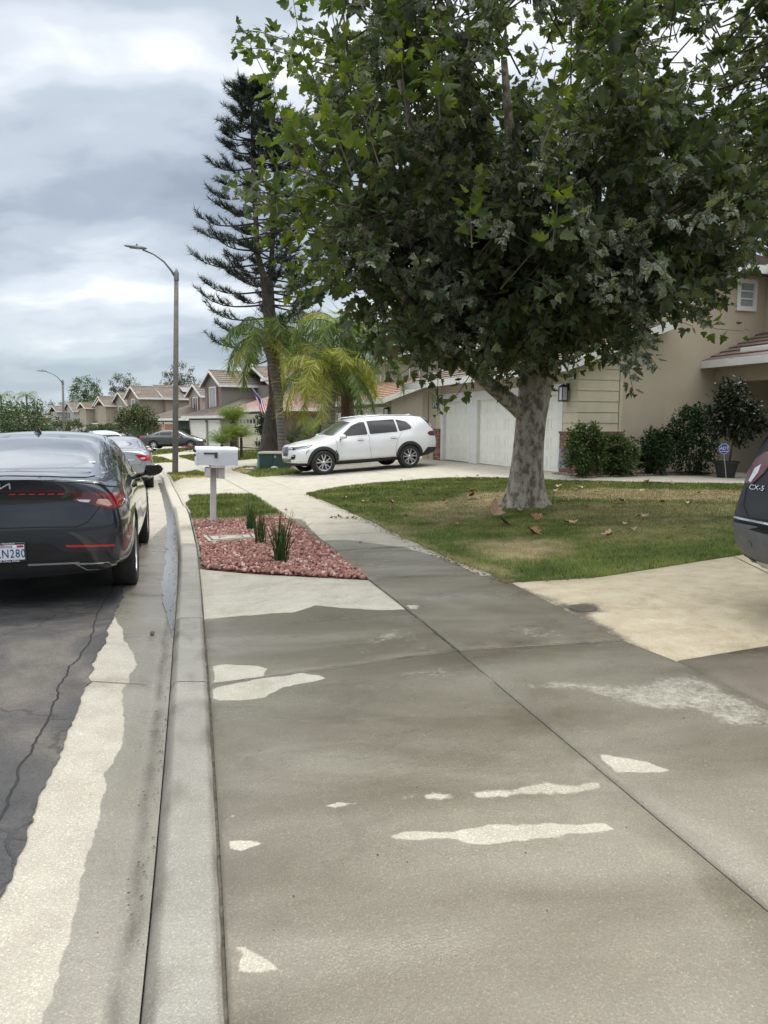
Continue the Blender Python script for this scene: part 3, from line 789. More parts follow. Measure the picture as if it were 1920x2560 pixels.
        o = link(name, me, m, parent or s.root)
        if mirror:
            md = {'L': 'R', 'R': 'L'}.get(d, d)
            s.line(name, md, path if d in 'LR' else ([(-x, y) for x, y in path] if d in 'BF' else [(x, -y) for x, y in path]), w, m, off, False, parent)
        return o
    def wheels(s, rim_m, spokes=5, style='double', width=.22, only=None, rimr=None):
        r = s.wr; rr = rimr or r * .66
        for ax in (-s.wb / 2, s.wb / 2):
            for side in (1, -1):
                w = MB(); yo = side * s.tw
                w.lathe([(0.0, yo - side * .10), (rr * .8, yo - side * .10), (rr * .8, yo - side * .13), (0, yo - side * .13)], 24, 'Y', (ax, 0, r))
                hub = w.build('wheel', M_BLKM, s.root, smooth=True, sharp=30)
                t = MB(); a = side; W2 = width
                prof = [(rr * .97, yo - a * W2), (rr * 1.02, yo - a * W2), (r * .93, yo - a * (W2 - .005)), (r * .995, yo - a * (W2 - .035)), (r, yo - a * (W2 / 2)), (r * .995, yo - a * .035),
                        (r * .96, yo - a * .008), (r * .84, yo + a * .004), (rr * 1.04, yo - a * .004), (rr * .985, yo - a * .02), (rr * .97, yo - a * .03)]
                if side < 0: prof = prof[::-1]
                t.lathe(prof, 56, 'Y', (ax, 0, r)); t.build('tyre', M_RUB, hub, smooth=True, sharp=50)
                m = MB(); pr = [(rr * .99, yo - a * .018), (rr * .965, yo - a * .006), (rr * .93, yo - a * .012), (rr * .91, yo - a * .05), (rr * .88, yo - a * .10)]
                if side < 0: pr = pr[::-1]
                m.lathe(pr, 48, 'Y', (ax, 0, r))
                hp = [(0.001, yo - a * .015), (.025, yo - a * .014), (.045, yo - a * .028), (.065, yo - a * .05)]
                if side > 0: hp = hp[::-1]
                m.lathe(hp, 20, 'Y', (ax, 0, r))
                for k in range(spokes):
                    th = 2 * math.pi * k / spokes + math.pi / 2
                    segs = {'double': ((-.30, .27), (.30, -.03 + .06)), 'single': ((-.09, 0), (.09, 0)), 'v': ((-.06, -.24), (.06, .24))}[style]
                    arms = [(-.05, -.26, .016), (.05, .26, .016)] if style in ('double', 'v') else [(0, 0, .034)]
                    for t0, t1, hw in arms:
                        P = []
                        for rad, ang, w_ in ((.045, th + t0 * 2.0, hw * 1.25), (rr * .93, th + t1, hw)):
                            cx, cz = rad * math.cos(ang), rad * math.sin(ang); nx_, nz_ = -math.sin(ang), math.cos(ang)
                            P.append(((cx - nx_ * w_, cz - nz_ * w_), (cx + nx_ * w_, cz + nz_ * w_)))
                        y_in, y_out = yo - a * .03, yo - a * .016
                        q = [(ax + P[0][0][0], y_in, r + P[0][0][1]), (ax + P[1][0][0], y_out, r + P[1][0][1]), (ax + P[1][1][0], y_out, r + P[1][1][1]), (ax + P[0][1][0], y_in, r + P[0][1][1])]
                        m.extr(q, (0, -a * .03, 0))
                m.build('rim', rim_m, hub, smooth=True, sharp=25)
    def mirror(s, x, y, z, m, L=.2, H=.13, Wd=.10):
        for side in (1, -1):
            b = MB(); V = []; n = 10; k = 14
            for i in range(n + 1):
                u = i / n; th = u * math.pi
                for j in range(k):
                    ph = 2 * math.pi * j / k; cx, cz = math.cos(ph), math.sin(ph)
                    px = Wd * math.copysign(abs(cx) ** .6, cx) * math.sin(th) ** .45 * (.7 if cx < 0 else 1)
                    pz = H / 2 * math.copysign(abs(cz) ** .8, cz) * math.sin(th) ** .45 * (1 - .25 * u)
                    V.append((x + px - .0, side * (y + u * L), z + pz + .012 * u))
            F = [((i * k + j), (i * k + (j + 1) % k), ((i + 1) * k + (j + 1) % k), ((i + 1) * k + j)) for i in range(n) for j in range(k)]
            if side > 0: F = [f[::-1] for f in F]
            b.add(V, F); o = b.build('wing_mirror', m, s.root, smooth=True)
            g = MB(); g.add([(x - Wd * .71, side * (y + .03), z - H * .33), (x - Wd * .71, side * (y + L - .04), z - H * .22), (x - Wd * .71, side * (y + L - .04), z + H * .3), (x - Wd * .71, side * (y + .03), z + H * .36)], [(0, 1, 2, 3) if side < 0 else (0, 3, 2, 1)])
            g.build('mirror_glass', M_GLASSD, o)
            st = MB(); st.tube([(x + .02, side * (y - .10), z - .075), (x + .01, side * (y + .05), z - .03)], [.03, .022], 8); st.build('mirror_stalk', M_BLKM, o, smooth=True)
def rounded(poly, r, n=5):
    out = []; m = len(poly)
    for i in range(m):
        a, b, c = Vector(poly[i - 1]), Vector(poly[i]), Vector(poly[(i + 1) % m])
        la, lc = (a - b).length, (c - b).length; rr = min(r, la * .45, lc * .45)
        p, q = b + (a - b).normalized() * rr, b + (c - b).normalized() * rr
        for k in range(n + 1):
            t = k / n; out.append(tuple(p * (1 - t) ** 2 + b * 2 * t * (1 - t) + q * t * t))
    return out
def tab(*pairs):
    p = sorted(pairs); return ([a for a, b in p], [b for a, b in p])

def sedan_tables(H=1.45, W=.93, rear=-2.5, front=2.36, deck=1.10, glassbase=-1.95, rooftail=-.75, wtop=.35, wbase=1.3, hood=.98, nose=.74, belt=1.0):
    hw = W
    return dict(
        zb=tab((rear, .32), (rear + .5, .24), (-1, .19), (1, .19), (front - .3, .22), (front, .26)),
        yb=tab((rear, hw - .2), (rear + .4, hw - .16), (0, hw - .13), (front - .3, hw - .18), (front, hw - .28)),
        zs=tab((rear, .40), (rear + .5, .32), (0, .28), (front - .3, .32), (front, .36)),
        ys=tab((rear, hw - .09), (rear + .35, hw - .02), (0, hw - .02), (front - .4, hw - .03), (front, hw - .20)),
        zm=tab((rear, .62), (0, .60), (front, .52)),
        ym=tab((rear, hw - .07), (rear + .35, hw), (-1.4, hw), (0, hw - .015), (1.4, hw), (front - .35, hw - .02), (front, hw - .17)),
        zh=tab((rear, .86), (-1.4, .86), (0, .82), (1.4, .78), (front, .64)),
        yh=tab((rear, hw - .10), (rear + .4, hw - .03), (-1.4, hw - .012), (0, hw - .03), (1.3, hw - .03), (front - .3, hw - .07), (front, hw - .22)),
        z5=tab((rear, deck - .05), (glassbase, belt + .05), (-1.2, belt + .02), (0, belt - .02), (1.2, belt - .05), (1.6, hood - .07), (front, nose - .04)),
        y5=tab((rear, hw - .22), (glassbase, hw - .13), (-1.2, hw - .09), (0, hw - .085), (1.3, hw - .10), (1.7, hw - .14), (front, hw - .30)),
        zr=tab((rear, deck - .015), (glassbase, deck + .02), (glassbase + .35, deck + .14), (rooftail, H - .07), (0, H - .05), (wtop, H - .07), (wbase - .1, hood + .03), (wbase + .15, hood - .02), (front, nose - .01)),
        yr=tab((rear, hw - .36), (glassbase, hw - .29), (rooftail, hw - .35), (0, hw - .33), (wtop, hw - .34), (wbase, hw - .25), (front, hw - .45)),
        zt=tab((rear, deck), (glassbase - .02, deck + .03), (glassbase + .4, deck + .185), (rooftail - .1, H - .035), (-.35, H), (.05, H), (wtop, H - .03), (wbase - .05, hood + .05), (wbase + .15, hood + .02), (front - .4, nose + .1), (front, nose)))
# ------------------------------------------------------------------ dark sedan parked nearest
HK = math.atan2(.962, -.274)
hv = Vector((math.cos(HK), math.sin(HK))); rv = Vector((hv.y, -hv.x))
kc = Vector((-3.085, 5.78)) + hv * 2.52
kia = Car('parked_sedan', 'dark blue-grey fastback sedan parked at the gutter, seen close from behind', (kc.x, kc.y, float(hbase(kc.y)) + .045), HK, pitch=-.012)
M_KIA = paint('dark_blue_grey_paint', (.016, .021, .029), metal=.35, rough=.25)
T = sedan_tables(H=1.505, W=.965, rear=-2.45, front=2.36, deck=1.115, glassbase=-1.98, rooftail=-.85, wtop=.30, wbase=1.3, belt=1.0)
T['yr'] = ([-2.45, -1.98, -.85, 0, .3, 1.3, 2.36], [.62, .72, .70, .69, .66, .70, .5])
T['y5'] = ([-2.45, -1.98, -1.2, 0, 1.3, 1.7, 2.36], [.75, .865, .88, .88, .86, .82, .66])
xs = [-2.36, -2.2, -2.0, -1.8, -1.55, -1.3, -1.0, -.7, -.4, 0, .4, .8, 1.1, 1.3, 1.5, 1.8, 2.1, 2.27]
rear = ([(-2.42, .74, .27), (-2.45, .83, .37), (-2.47, .87, .62), (-2.45, .865, .82), (-2.44, .83, .97), (-2.47, .62, 1.085), (-2.50, .34, 1.105), (-2.50, 0, 1.115)], .06)
front = ([(2.30, .60, .24), (2.36, .68, .34), (2.38, .70, .5), (2.35, .68, .62), (2.30, .62, .70), (2.27, .5, .73), (2.27, .3, .74), (2.27, 0, .75)], .10)
kia.body(T, xs, rear, front, M_KIA, 2.85, .35, .95, level=3, archgap=.035)
kia.wheels(M_SATIN, 5, 'double')
for o_ in kia.root.children:
    if o_.name.startswith('wheel'): o_.location.z = -.035
kia.mirror(.72, .95, 1.00, M_BLKP, L=.24, H=.185)
# glass
bg_ = kia.patch('rear_window', 'B', [(-.80, 1.18), (-.70, 1.125), (-.32, 1.14), (0, 1.15), (.32, 1.14), (.70, 1.125), (.80, 1.18), (.81, 1.27), (.74, 1.355), (.55, 1.425), (.25, 1.46), (0, 1.47), (-.25, 1.46), (-.55, 1.425), (-.74, 1.355), (-.81, 1.27)], M_GLASSK, off=.004, rnd=.04, grid=.04)
kia.patch('windscreen', 'F', [(-.74, 1.04), (0, 1.07), (.74, 1.04), (.56, 1.37), (0, 1.42), (-.56, 1.37)], M_GLASSD, off=.004, rnd=.05)
kia.patch('side_window', 'L', [(.98, 1.02), (.10, 1.03), (.06, 1.395), (.25, 1.405), (.6, 1.27)], M_GLASSD, mirror=True, rnd=.03, grid=.04)
kia.patch('side_window', 'L', [(.02, 1.03), (-.86, 1.05), (-.86, 1.345), (-.55, 1.385), (-.02, 1.40)], M_GLASSD, mirror=True, rnd=.03, grid=.04)
kia.patch('quarter_window', 'L', [(-.92, 1.055), (-1.38, 1.09), (-1.38, 1.18), (-.92, 1.33)], M_GLASSD, mirror=True, rnd=.02, grid=.04)
# bright trim runs over the side glass and round under the rear glass
kia.line('window_trim', 'L', [(1.03, 1.0), (.6, 1.29), (.25, 1.43), (-.3, 1.43), (-.9, 1.37), (-1.3, 1.25), (-1.6, 1.12), (-1.75, 1.07)], .014, M_CHROME, off=.005, mirror=True)
kia.line('window_trim', 'L', [(1.03, .995), (0, 1.01), (-.9, 1.035), (-1.5, 1.08)], .010, M_CHROME, off=.004, mirror=True)
kia.line('rear_window_trim', 'B', [(-.835, 1.27), (-.825, 1.18), (-.76, 1.118), (-.62, 1.105), (-.32, 1.122), (0, 1.13), (.32, 1.122), (.62, 1.105), (.76, 1.118), (.825, 1.18), (.835, 1.27)], .013, M_CHROME, off=.006)
# shark fin aerial
f = MB(); f.extr([(-.66, -.035, 1.43), (-.80, -.02, 1.43), (-.78, 0, 1.50), (-.66, -.01, 1.45)], (0, .035, 0)); f.extr([(-.60, 0.02, 1.44), (-.81, 0.028, 1.43), (-.80, .0, 1.505)], (0, -.004, 0))
f = MB(); f.add([(-.58, 0, 1.446), (-.80, -.036, 1.432), (-.83, 0, 1.432), (-.80, .036, 1.432), (-.80, 0, 1.508), (-.72, 0, 1.49)], [(0, 5, 1), (5, 4, 1), (1, 4, 2), (2, 4, 3), (3, 4, 5), (3, 5, 0)])
f.build('roof_aerial', M_BLKP, kia.root).location.z = .045
# tail lamps: black band with a dashed red line, clusters wrap the corners
band = [(-.74, .872), (-.5, .905), (-.36, .928), (0, .945), (.36, .928), (.5, .905), (.74, .872), (.74, .975), (.40, 1.005), (0, 1.015), (-.40, 1.005), (-.74, .975)]
bb = kia.patch('lamp_band', 'B', band, M_BLKP, off=.004, grid=.04)
kia.patch('light_strip', 'B', [(-.73, .967), (-.4, .994), (0, 1.004), (.4, .994), (.73, .967), (.73, .975), (.4, 1.004), (0, 1.014), (-.4, 1.004), (-.73, .975)], M_DRED, off=.007, parent=bb)
for k in range(-6, 7):
    x0 = k * .072
    if k: kia.patch('light_dash', 'B', [(x0 - .026, .980 - abs(k) * .0016), (x0 + .022, .980 - abs(k) * .0016), (x0 + .022, .989 - abs(k) * .0016), (x0 - .026, .989 - abs(k) * .0016)], M_BRED, off=.008, parent=bb, grid=.03)
for sgn in (1, -1):
    S = lambda l: [(x * sgn, y) for x, y in l]
    cl_ = kia.patch('tail_lamp', 'B', S([(.53, .912), (.70, .868), (.82, .832), (.892, .835), (.915, .90), (.902, .945), (.82, .963), (.72, .972), (.53, .985)]), M_DRED, off=.008, grid=.03)
    kia.patch('tail_lamp', 'R' if sgn > 0 else 'L', [(-2.44, .84), (-2.34, .85), (-2.20, .92), (-2.30, .955), (-2.44, .955)], M_RED, off=.009, grid=.03)
    kia.patch('lamp_bar', 'B', S([(.70, .952), (.88, .935), (.885, .947), (.70, .967)]), M_RED, off=.011, parent=cl_)
    kia.patch('lamp_bar', 'B', S([(.69, .872), (.82, .84), (.88, .845), (.893, .93), (.872, .93), (.862, .862), (.82, .853), (.70, .885)]), M_RED, off=.011, parent=cl_)
    kia.patch('indicator_lens', 'B', S([(.715, .922), (.79, .915), (.825, .862), (.79, .858), (.70, .885)]), M_AMB, off=.011, parent=cl_, rnd=.008)
    kia.patch('reversing_lens', 'B', S([(.55, .925), (.66, .918), (.645, .896), (.58, .905)]), M_CLEAR, off=.011, parent=cl_, label='clear reversing lens')
    kia.patch('bumper_reflector', 'B', S([(.45, .548), (.83, .528), (.825, .512), (.465, .53)]), M_BRED, off=.010)
    kia.line('boot_seam', 'B', S([(.735, .865), (.68, .79), (.62, .725), (.54, .695), (.3, .705), (0, .708)]), .007, M_SEAM)
    kia.patch('exhaust_trim', 'B', S([(.51, .385), (.775, .378), (.83, .315), (.60, .322)]), M_CHROME, off=.012, rnd=.01)
    kia.patch('exhaust_outlet', 'B', S([(.545, .373), (.765, .366), (.80, .325), (.61, .331)]), M_BLKP, off=.016, rnd=.008)
    kia.line('lower_chrome', 'B', S([(.16, .398), (.55, .392)]), .016, M_CHROME, off=.012)
    kia.line('bumper_seam', 'R' if sgn > 0 else 'L', [(-2.20, .90), (-2.06, .80), (-1.86, .72)], .006, M_SEAM)
    kia.line('door_seam', 'R' if sgn > 0 else 'L', [(.10, 1.0), (.06, .6), (.04, .30)], .006, M_SEAM)
    kia.line('door_seam', 'R' if sgn > 0 else 'L', [(-1.35, 1.06), (-1.02, .86), (-.95, .6), (-.92, .30)], .006, M_SEAM)
    kia.line('door_seam', 'R' if sgn > 0 else 'L', [(1.12, .96), (1.05, .6), (1.08, .30)], .006, M_SEAM)
    for hx in (.22, -.78):
        kia.patch('door_handle', 'R' if sgn > 0 else 'L', [(hx, .895), (hx + .2, .895), (hx + .2, .925), (hx, .925)], M_KIA, off=.03, rnd=.014)
low = [(-.80, .47), (-.44, .49), (-.36, .56), (-.30, .575), (.30, .575), (.36, .56), (.44, .49), (.80, .47), (.86, .44), (.85, .31), (-.85, .31), (-.86, .44)]
kia.patch('bumper_insert', 'B', low, M_BLKP, off=.006, grid=.04)
kia.line('spoiler_crease', 'B', [(-.86, 1.0), (-.7, 1.055), (-.4, 1.085), (0, 1.095), (.4, 1.085), (.7, 1.055), (.86, 1.0)], .010, M_KIA, off=.010)
# number plate, frame and writing (panel coordinates: right is -y seen from behind)
px = min(kia.cast('B', y_, z_)[0].x for y_ in (-.15, 0, .15) for z_ in (.42, .5, .57)) - .014
pl = MB(); pl.bbox(-.158, .158, -.083, .083, 0, .010, .008)
def onplate(mb, name, m, parent, dz=0.0):
    o = mb.build(name, m, parent)
    o.data.transform(frame((px - dz, 0, .51), (0, -1, 0), (0, 0, 1))); return o
fr = onplate(pl, 'number_plate', M_BLKM, kia.root)
q = MB(); q.box(-.146, .146, -.060, .062, 0, .003); onplate(q, 'plate_face', mat('plate_white', (.62, .66, .74), (.58, .62, .70), rough=.35), fr, .0105)
q = MB(); q.box(.092, .140, .040, .058, 0, .001); onplate(q, 'plate_sticker', mat('plate_red', (.45, .02, .04), (.4, .02, .03), rough=.4), fr, .0139)
q = MB(); q.box(.062, .090, .040, .056, 0, .001); onplate(q, 'plate_sticker', M_WHITE_L, fr, .0139)
M_NAVY = mat('plate_navy', (.012, .018, .07), (.015, .02, .08), rough=.4)
PM = lambda x, y, dz: frame((px - dz, -x, .51 + y), (0, -1, 0), (0, 0, 1))
text_mesh('LN280', .098, M_NAVY, 'plate_text', fr, PM(.045, -.012, .0145), .0012, sx=.74, space=1.12)
text_mesh('California', .034, mat('plate_script_red', (.35, .02, .05), (.3, .02, .05), rough=.4), 'plate_text', fr, PM(-.01, .05, .0145), .0008, shear=.3)
text_mesh('LEGAL TROUBLE?', .0175, M_WHITE_L, 'plate_text', fr, PM(-.005, .0725, .0115), .0008, sx=1.15, space=1.05)
text_mesh('BETTER CALL SAUL', .0225, M_WHITE_L, 'plate_text', fr, PM(0, -.0705, .0115), .0012, sx=1.12, space=1.0)
# maker's letters on the boot lid, three angular strokes
def strokes(segs, w, name, m, parent, M, th=.004):
    mb = MB()
    for s_ in segs:
        for a, b in zip(s_[:-1], s_[1:]):
            a, b = Vector(a), Vector(b); t = (b - a).normalized(); n = Vector((-t.y, t.x)) * w / 2; a = a - t * w * .28; b = b + t * w * .28
            mb.extr([(a.x - n.x, a.y - n.y, 0), (b.x - n.x, b.y - n.y, 0), (b.x + n.x, b.y + n.y, 0), (a.x + n.x, a.y + n.y, 0)], (0, 0, th))
    me = mb.build(name, m, parent); me.data.transform(M); return me
ko, kn = kia.cast('B', 0, 1.062); ko2, _ = kia.cast('B', 0, 1.035)
strokes([[(-.125, -.022), (-.125, .022)], [(-.06, .022), (-.11, 0), (-.05, -.022)], [(-.01, .022), (-.01, -.022), (.065, .022), (.065, -.022)]],
        .011, 'badge', M_SATIN, kia.root, frame((ko.x - .014, 0, 1.052), (0, -1, 0), (.0, 0, 1)))
so, sn = kia.cast('B', -.60, 1.205); so2, _ = kia.cast('B', -.60, 1.24)
st = MB(); st.extr([(-.036, -.013, 0), (-.02, -.02, 0), (.036, -.022, 0), (.036, .012, 0), (-.036, .02, 0)], (0, 0, .002))
o = st.build('window_sticker', M_WHITE_L, bg_); o.data.transform(frame(tuple(so + sn * .004), (0, -1, 0), tuple(so2 - so)))
for r_, w_ in ((.006, 6), (-.006, 7)):
    mb = MB()
    for k in range(w_): mb.box(-.03 + k * .0095, -.0245 + k * .0095, r_ - .004, r_ + .003, .002, .0028)
    o2 = mb.build('sticker_print', M_BLKM, o); o2.data.transform(frame(tuple(so + sn * .004), (0, -1, 0), tuple(so2 - so)))
# ------------------------------------------------------------------ white estate car on the neighbour's driveway
bf = Vector(G(809, 1189)); br = Vector(G(1026, 1168))
_Yf = 22.3
pf = at(809, 1189, _Yf); 
dirb = Vector((.905, .425)).normalized()
prw = Vector((pf.x, pf.y)) + dirb * 2.975
ctr = (Vector((pf.x, pf.y)) + prw) / 2 + Vector((-dirb.y, dirb.x)) * .86
hd = math.atan2(-dirb.y, -dirb.x)
zf_, zr_ = float(hz(pf.x, pf.y)) , float(hz(prw.x, prw.y))
print('BMW', pf, zf_, prw, zr_)
bm_ = Car('parked_car', 'white tall estate car standing on the next driveway, nose to the street', (ctr.x, ctr.y, (zf_ + zr_) / 2), hd, pitch=(zf_ - zr_) / 2.975)
M_WHT = paint('white_paint', (.72, .73, .74), metal=.0, rough=.25)
hw = 1.0
TB = dict(
    zb=tab((-2.5, .42), (-2.0, .30), (-1.2, .25), (1.3, .25), (2.0, .27), (2.3, .32)),
    yb=tab((-2.5, .72), (-2, .80), (0, .84), (1.9, .80), (2.3, .62)),
    zs=tab((-2.5, .52), (-1.9, .40), (0, .36), (1.8, .40), (2.3, .42)),
    ys=tab((-2.5, .84), (-2.1, .95), (0, .96), (1.8, .95), (2.3, .74)),
    zm=tab((-2.5, .74), (0, .68), (2.3, .62)),
    ym=tab((-2.5, .87), (-2.1, .98), (-1.4, 1.0), (0, .975), (1.4, .99), (1.9, .95), (2.3, .76)),
    zh=tab((-2.5, .98), (-1.4, .98), (0, .94), (1.4, .90), (2.3, .78)),
    yh=tab((-2.5, .84), (-2.1, .95), (-1.4, .975), (0, .95), (1.4, .95), (1.9, .90), (2.3, .72)),
    z5=tab((-2.5, 1.12), (-1.4, 1.12), (0, 1.09), (1.0, 1.06), (1.4, 1.02), (2.3, .88)),
    y5=tab((-2.5, .80), (-2.1, .88), (-1.4, .905), (0, .90), (1.2, .88), (1.7, .82), (2.3, .62)),
    zr=tab((-2.5, 1.30), (-2.3, 1.58), (-1.9, 1.63), (-.6, 1.68), (.1, 1.66), (.45, 1.56), (1.2, 1.12), (1.35, 1.06), (2.3, .92)),
    yr=tab((-2.5, .66), (-2.2, .66), (-1, .70), (0, .70), (.45, .68), (1.2, .74), (1.6, .66), (2.3, .5)),
    zt=tab((-2.5, 1.36), (-2.3, 1.66), (-1.9, 1.69), (-.7, 1.745), (0, 1.73), (.42, 1.64), (1.15, 1.18), (1.35, 1.12), (1.9, 1.04), (2.3, .95)))
xsb = [-2.46, -2.3, -2.15, -1.9, -1.6, -1.2, -.8, -.4, 0, .3, .5, .8, 1.05, 1.2, 1.4, 1.6, 1.9, 2.15, 2.25]
rearb = ([(-2.50, .70, .42), (-2.57, .80, .55), (-2.60, .84, .74), (-2.57, .82, .98), (-2.53, .77, 1.12), (-2.40, .64, 1.50), (-2.34, .40, 1.63), (-2.34, 0, 1.655)], .03)
frontb = ([(2.25, .60, .28), (2.33, .66, .40), (2.35, .66, .62), (2.32, .66, .80), (2.30, .58, .88), (2.28, .48, .92), (2.28, .3, .94), (2.28, 0, .95)], .08)
bm_.body(TB, xsb, rearb, frontb, M_WHT, 2.975, .375, .98, level=3, archgap=.03)
bm_.wheels(M_SATIN, 5, 'double', width=.26, rimr=.262)
bm_.mirror(.86, .97, 1.13, M_WHT, L=.22, H=.17, Wd=.12)
for dd in ('L', 'R'):
    bm_.patch('side_window', dd, [(.86, 1.135), (-.06, 1.16), (-.02, 1.555), (.12, 1.56), (.42, 1.46)], M_GLASSD, off=.004, rnd=.04)
    bm_.patch('side_window', dd, [(-.14, 1.165), (-1.12, 1.19), (-1.30, 1.40), (-1.00, 1.575), (-.12, 1.59)][:2] + [(-1.08, 1.59), (-.11, 1.575)], M_GLASSD, off=.004, rnd=.03)
    bm_.patch('quarter_window', dd, [(-1.18, 1.20), (-1.62, 1.26), (-1.66, 1.33), (-1.50, 1.50), (-1.14, 1.58)], M_GLASSD, off=.004, rnd=.04)
    bm_.line('window_trim', dd, [(.92, 1.12), (.45, 1.49), (.12, 1.585), (-.5, 1.61), (-1.1, 1.60), (-1.52, 1.53), (-1.70, 1.34), (-1.64, 1.235), (-1.1, 1.175), (0, 1.14), (.92, 1.12)], .018, M_SATIN, off=.004)
    # black plastic over the arches and along the sill
    for ax, zc in ((-1.4875, .375), (1.4875, .375)):
        R0, R1 = .405, .50
        arc = [(ax + R0 * math.cos(t), zc + R0 * math.sin(t)) for t in np.linspace(-.15, math.pi + .15, 22)] + [(ax + R1 * math.cos(t), zc + R1 * math.sin(t)) for t in np.linspace(math.pi + .05, -.05, 22)]
        if dd == 'L' or True: bm_.patch('wheel_arch_trim', dd, arc, M_BLKM, off=.012, grid=.04)
    bm_.patch('sill_trim', dd, [(1.05, .30), (1.03, .40), (-1.02, .40), (-1.05, .30)], M_BLKM, off=.01)
    bm_.line('sill_strip', dd, [(1.02, .415), (-1.02, .415)], .022, M_SATIN, off=.012)
    for pth in ([(1.03, 1.10), (1.02, .8), (.98, .42)], [(-.10, 1.13), (-.08, .8), (-.12, .42)], [(-1.30, 1.20), (-1.06, .95), (-.99, .75), (-1.0, .45)]):
        bm_.line('door_seam', dd, pth, .008, M_SEAM)
    for hx in (.10, -1.05):
        bm_.patch('door_handle', dd, [(hx, 1.0), (hx + .22, 1.0), (hx + .22, 1.035), (hx, 1.035)], M_WHT, off=.035, rnd=.016)
        bm_.patch('handle_recess', dd, [(hx + .02, .985), (hx + .20, .985), (hx + .20, 1.05), (hx + .02, 1.05)], M_GREYP, off=.002, rnd=.03, edge=False)
    bm_.patch('headlight', dd, [(2.30, .80), (1.92, .86), (1.74, .935), (1.90, .925), (2.30, .885)], M_BLKP, off=.006, rnd=.02)
    bm_.line('daytime_light', dd, [(2.28, .815), (2.0, .86), (1.86, .90)], .014, M_CLEAR, off=.010)
    bm_.patch('air_breather', dd, [(1.10, .74), (1.00, .52), (.975, .53), (1.07, .75)], M_BLKM, off=.006)
    bm_.patch('tail_lamp', dd, [(-2.50, .99), (-2.26, 1.02), (-2.20, 1.09), (-2.30, 1.15), (-2.50, 1.16)], M_DRED, off=.008, rnd=.02)
    bm_.patch('spoiler_side', dd, [(-2.30, 1.60), (-2.14, 1.62), (-2.42, 1.28), (-2.47, 1.22)], M_BLKP, off=.006)
    bm_.patch('rear_bumper_trim', dd, [(-2.55, .62), (-2.16, .64), (-1.98, .44), (-1.9, .36), (-2.5, .40)], M_BLKM, off=.010)
    bm_.line('side_reflector', dd, [(1.92, .78), (2.0, .72), (2.02, .66)], .018, M_RED, off=.008)
for sg in (1, -1):
    S = lambda l: [(a * sg, b) for a, b in l]
    bm_.patch('headlight', 'F', S([(.30, .81), (.62, .80), (.72, .85), (.70, .90), (.36, .88)]), M_BLKP, off=.008, rnd=.02)
    bm_.patch('light_ring', 'F', S([(.40, .825), (.52, .825), (.52, .86), (.40, .86)]), M_CLEAR, off=.012, rnd=.015)
    bm_.patch('grille', 'F', S([(.03, .60), (.24, .62), (.26, .82), (.20, .88), (.05, .88), (.03, .82)]), M_BLKP, off=.012, rnd=.03)
    bm_.line('grille_frame', 'F', S([(.03, .60), (.24, .62), (.265, .82), (.205, .89), (.04, .89), (.025, .82), (.03, .60)]), .018, M_CHROME, off=.016)
    bm_.patch('fog_intake', 'F', S([(.42, .50), (.66, .52), (.70, .64), (.66, .67), (.50, .62)]), M_BLKP, off=.008, rnd=.02)
    bm_.line('fog_lamp', 'F', S([(.52, .60), (.66, .63)]), .02, M_CLEAR, off=.012)
bm_.patch('lower_intake', 'F', [(-.40, .42), (.40, .42), (.44, .52), (-.44, .52)], M_BLKP, off=.008, rnd=.02)
bm_.patch('windscreen', 'F', [(-.74, 1.17), (0, 1.21), (.74, 1.17), (.60, 1.56), (0, 1.62), (-.60, 1.56)], mat('windscreen_glass', (.10, .12, .12), (.05, .06, .06), nscale=2, rough=.04, coat=1.0), off=.004, rnd=.04)
bm_.patch('rear_window', 'B', [(-.66, 1.14), (.66, 1.14), (.56, 1.52), (-.56, 1.52)], M_GLASSD, off=.004, rnd=.05)
rr = MB()
for sg in (1, -1): rr.tube([(-1.9, sg * .60, 1.665), (-1.7, sg * .61, 1.705), (-.6, sg * .62, 1.745), (.2, sg * .61, 1.70), (.3, sg * .61, 1.675)], .014, 6)
rr.build('roof_rail', M_SATIN, bm_.root, smooth=True)
fin = MB(); fin.add([(-1.75, 0, 1.70), (-2.0, -.03, 1.69), (-2.03, 0, 1.69), (-2.0, .03, 1.69), (-2.0, 0, 1.745)], [(0, 4, 1), (1, 4, 2), (2, 4, 3), (3, 4, 0)]); fin.build('roof_aerial', M_WHT, bm_.root)

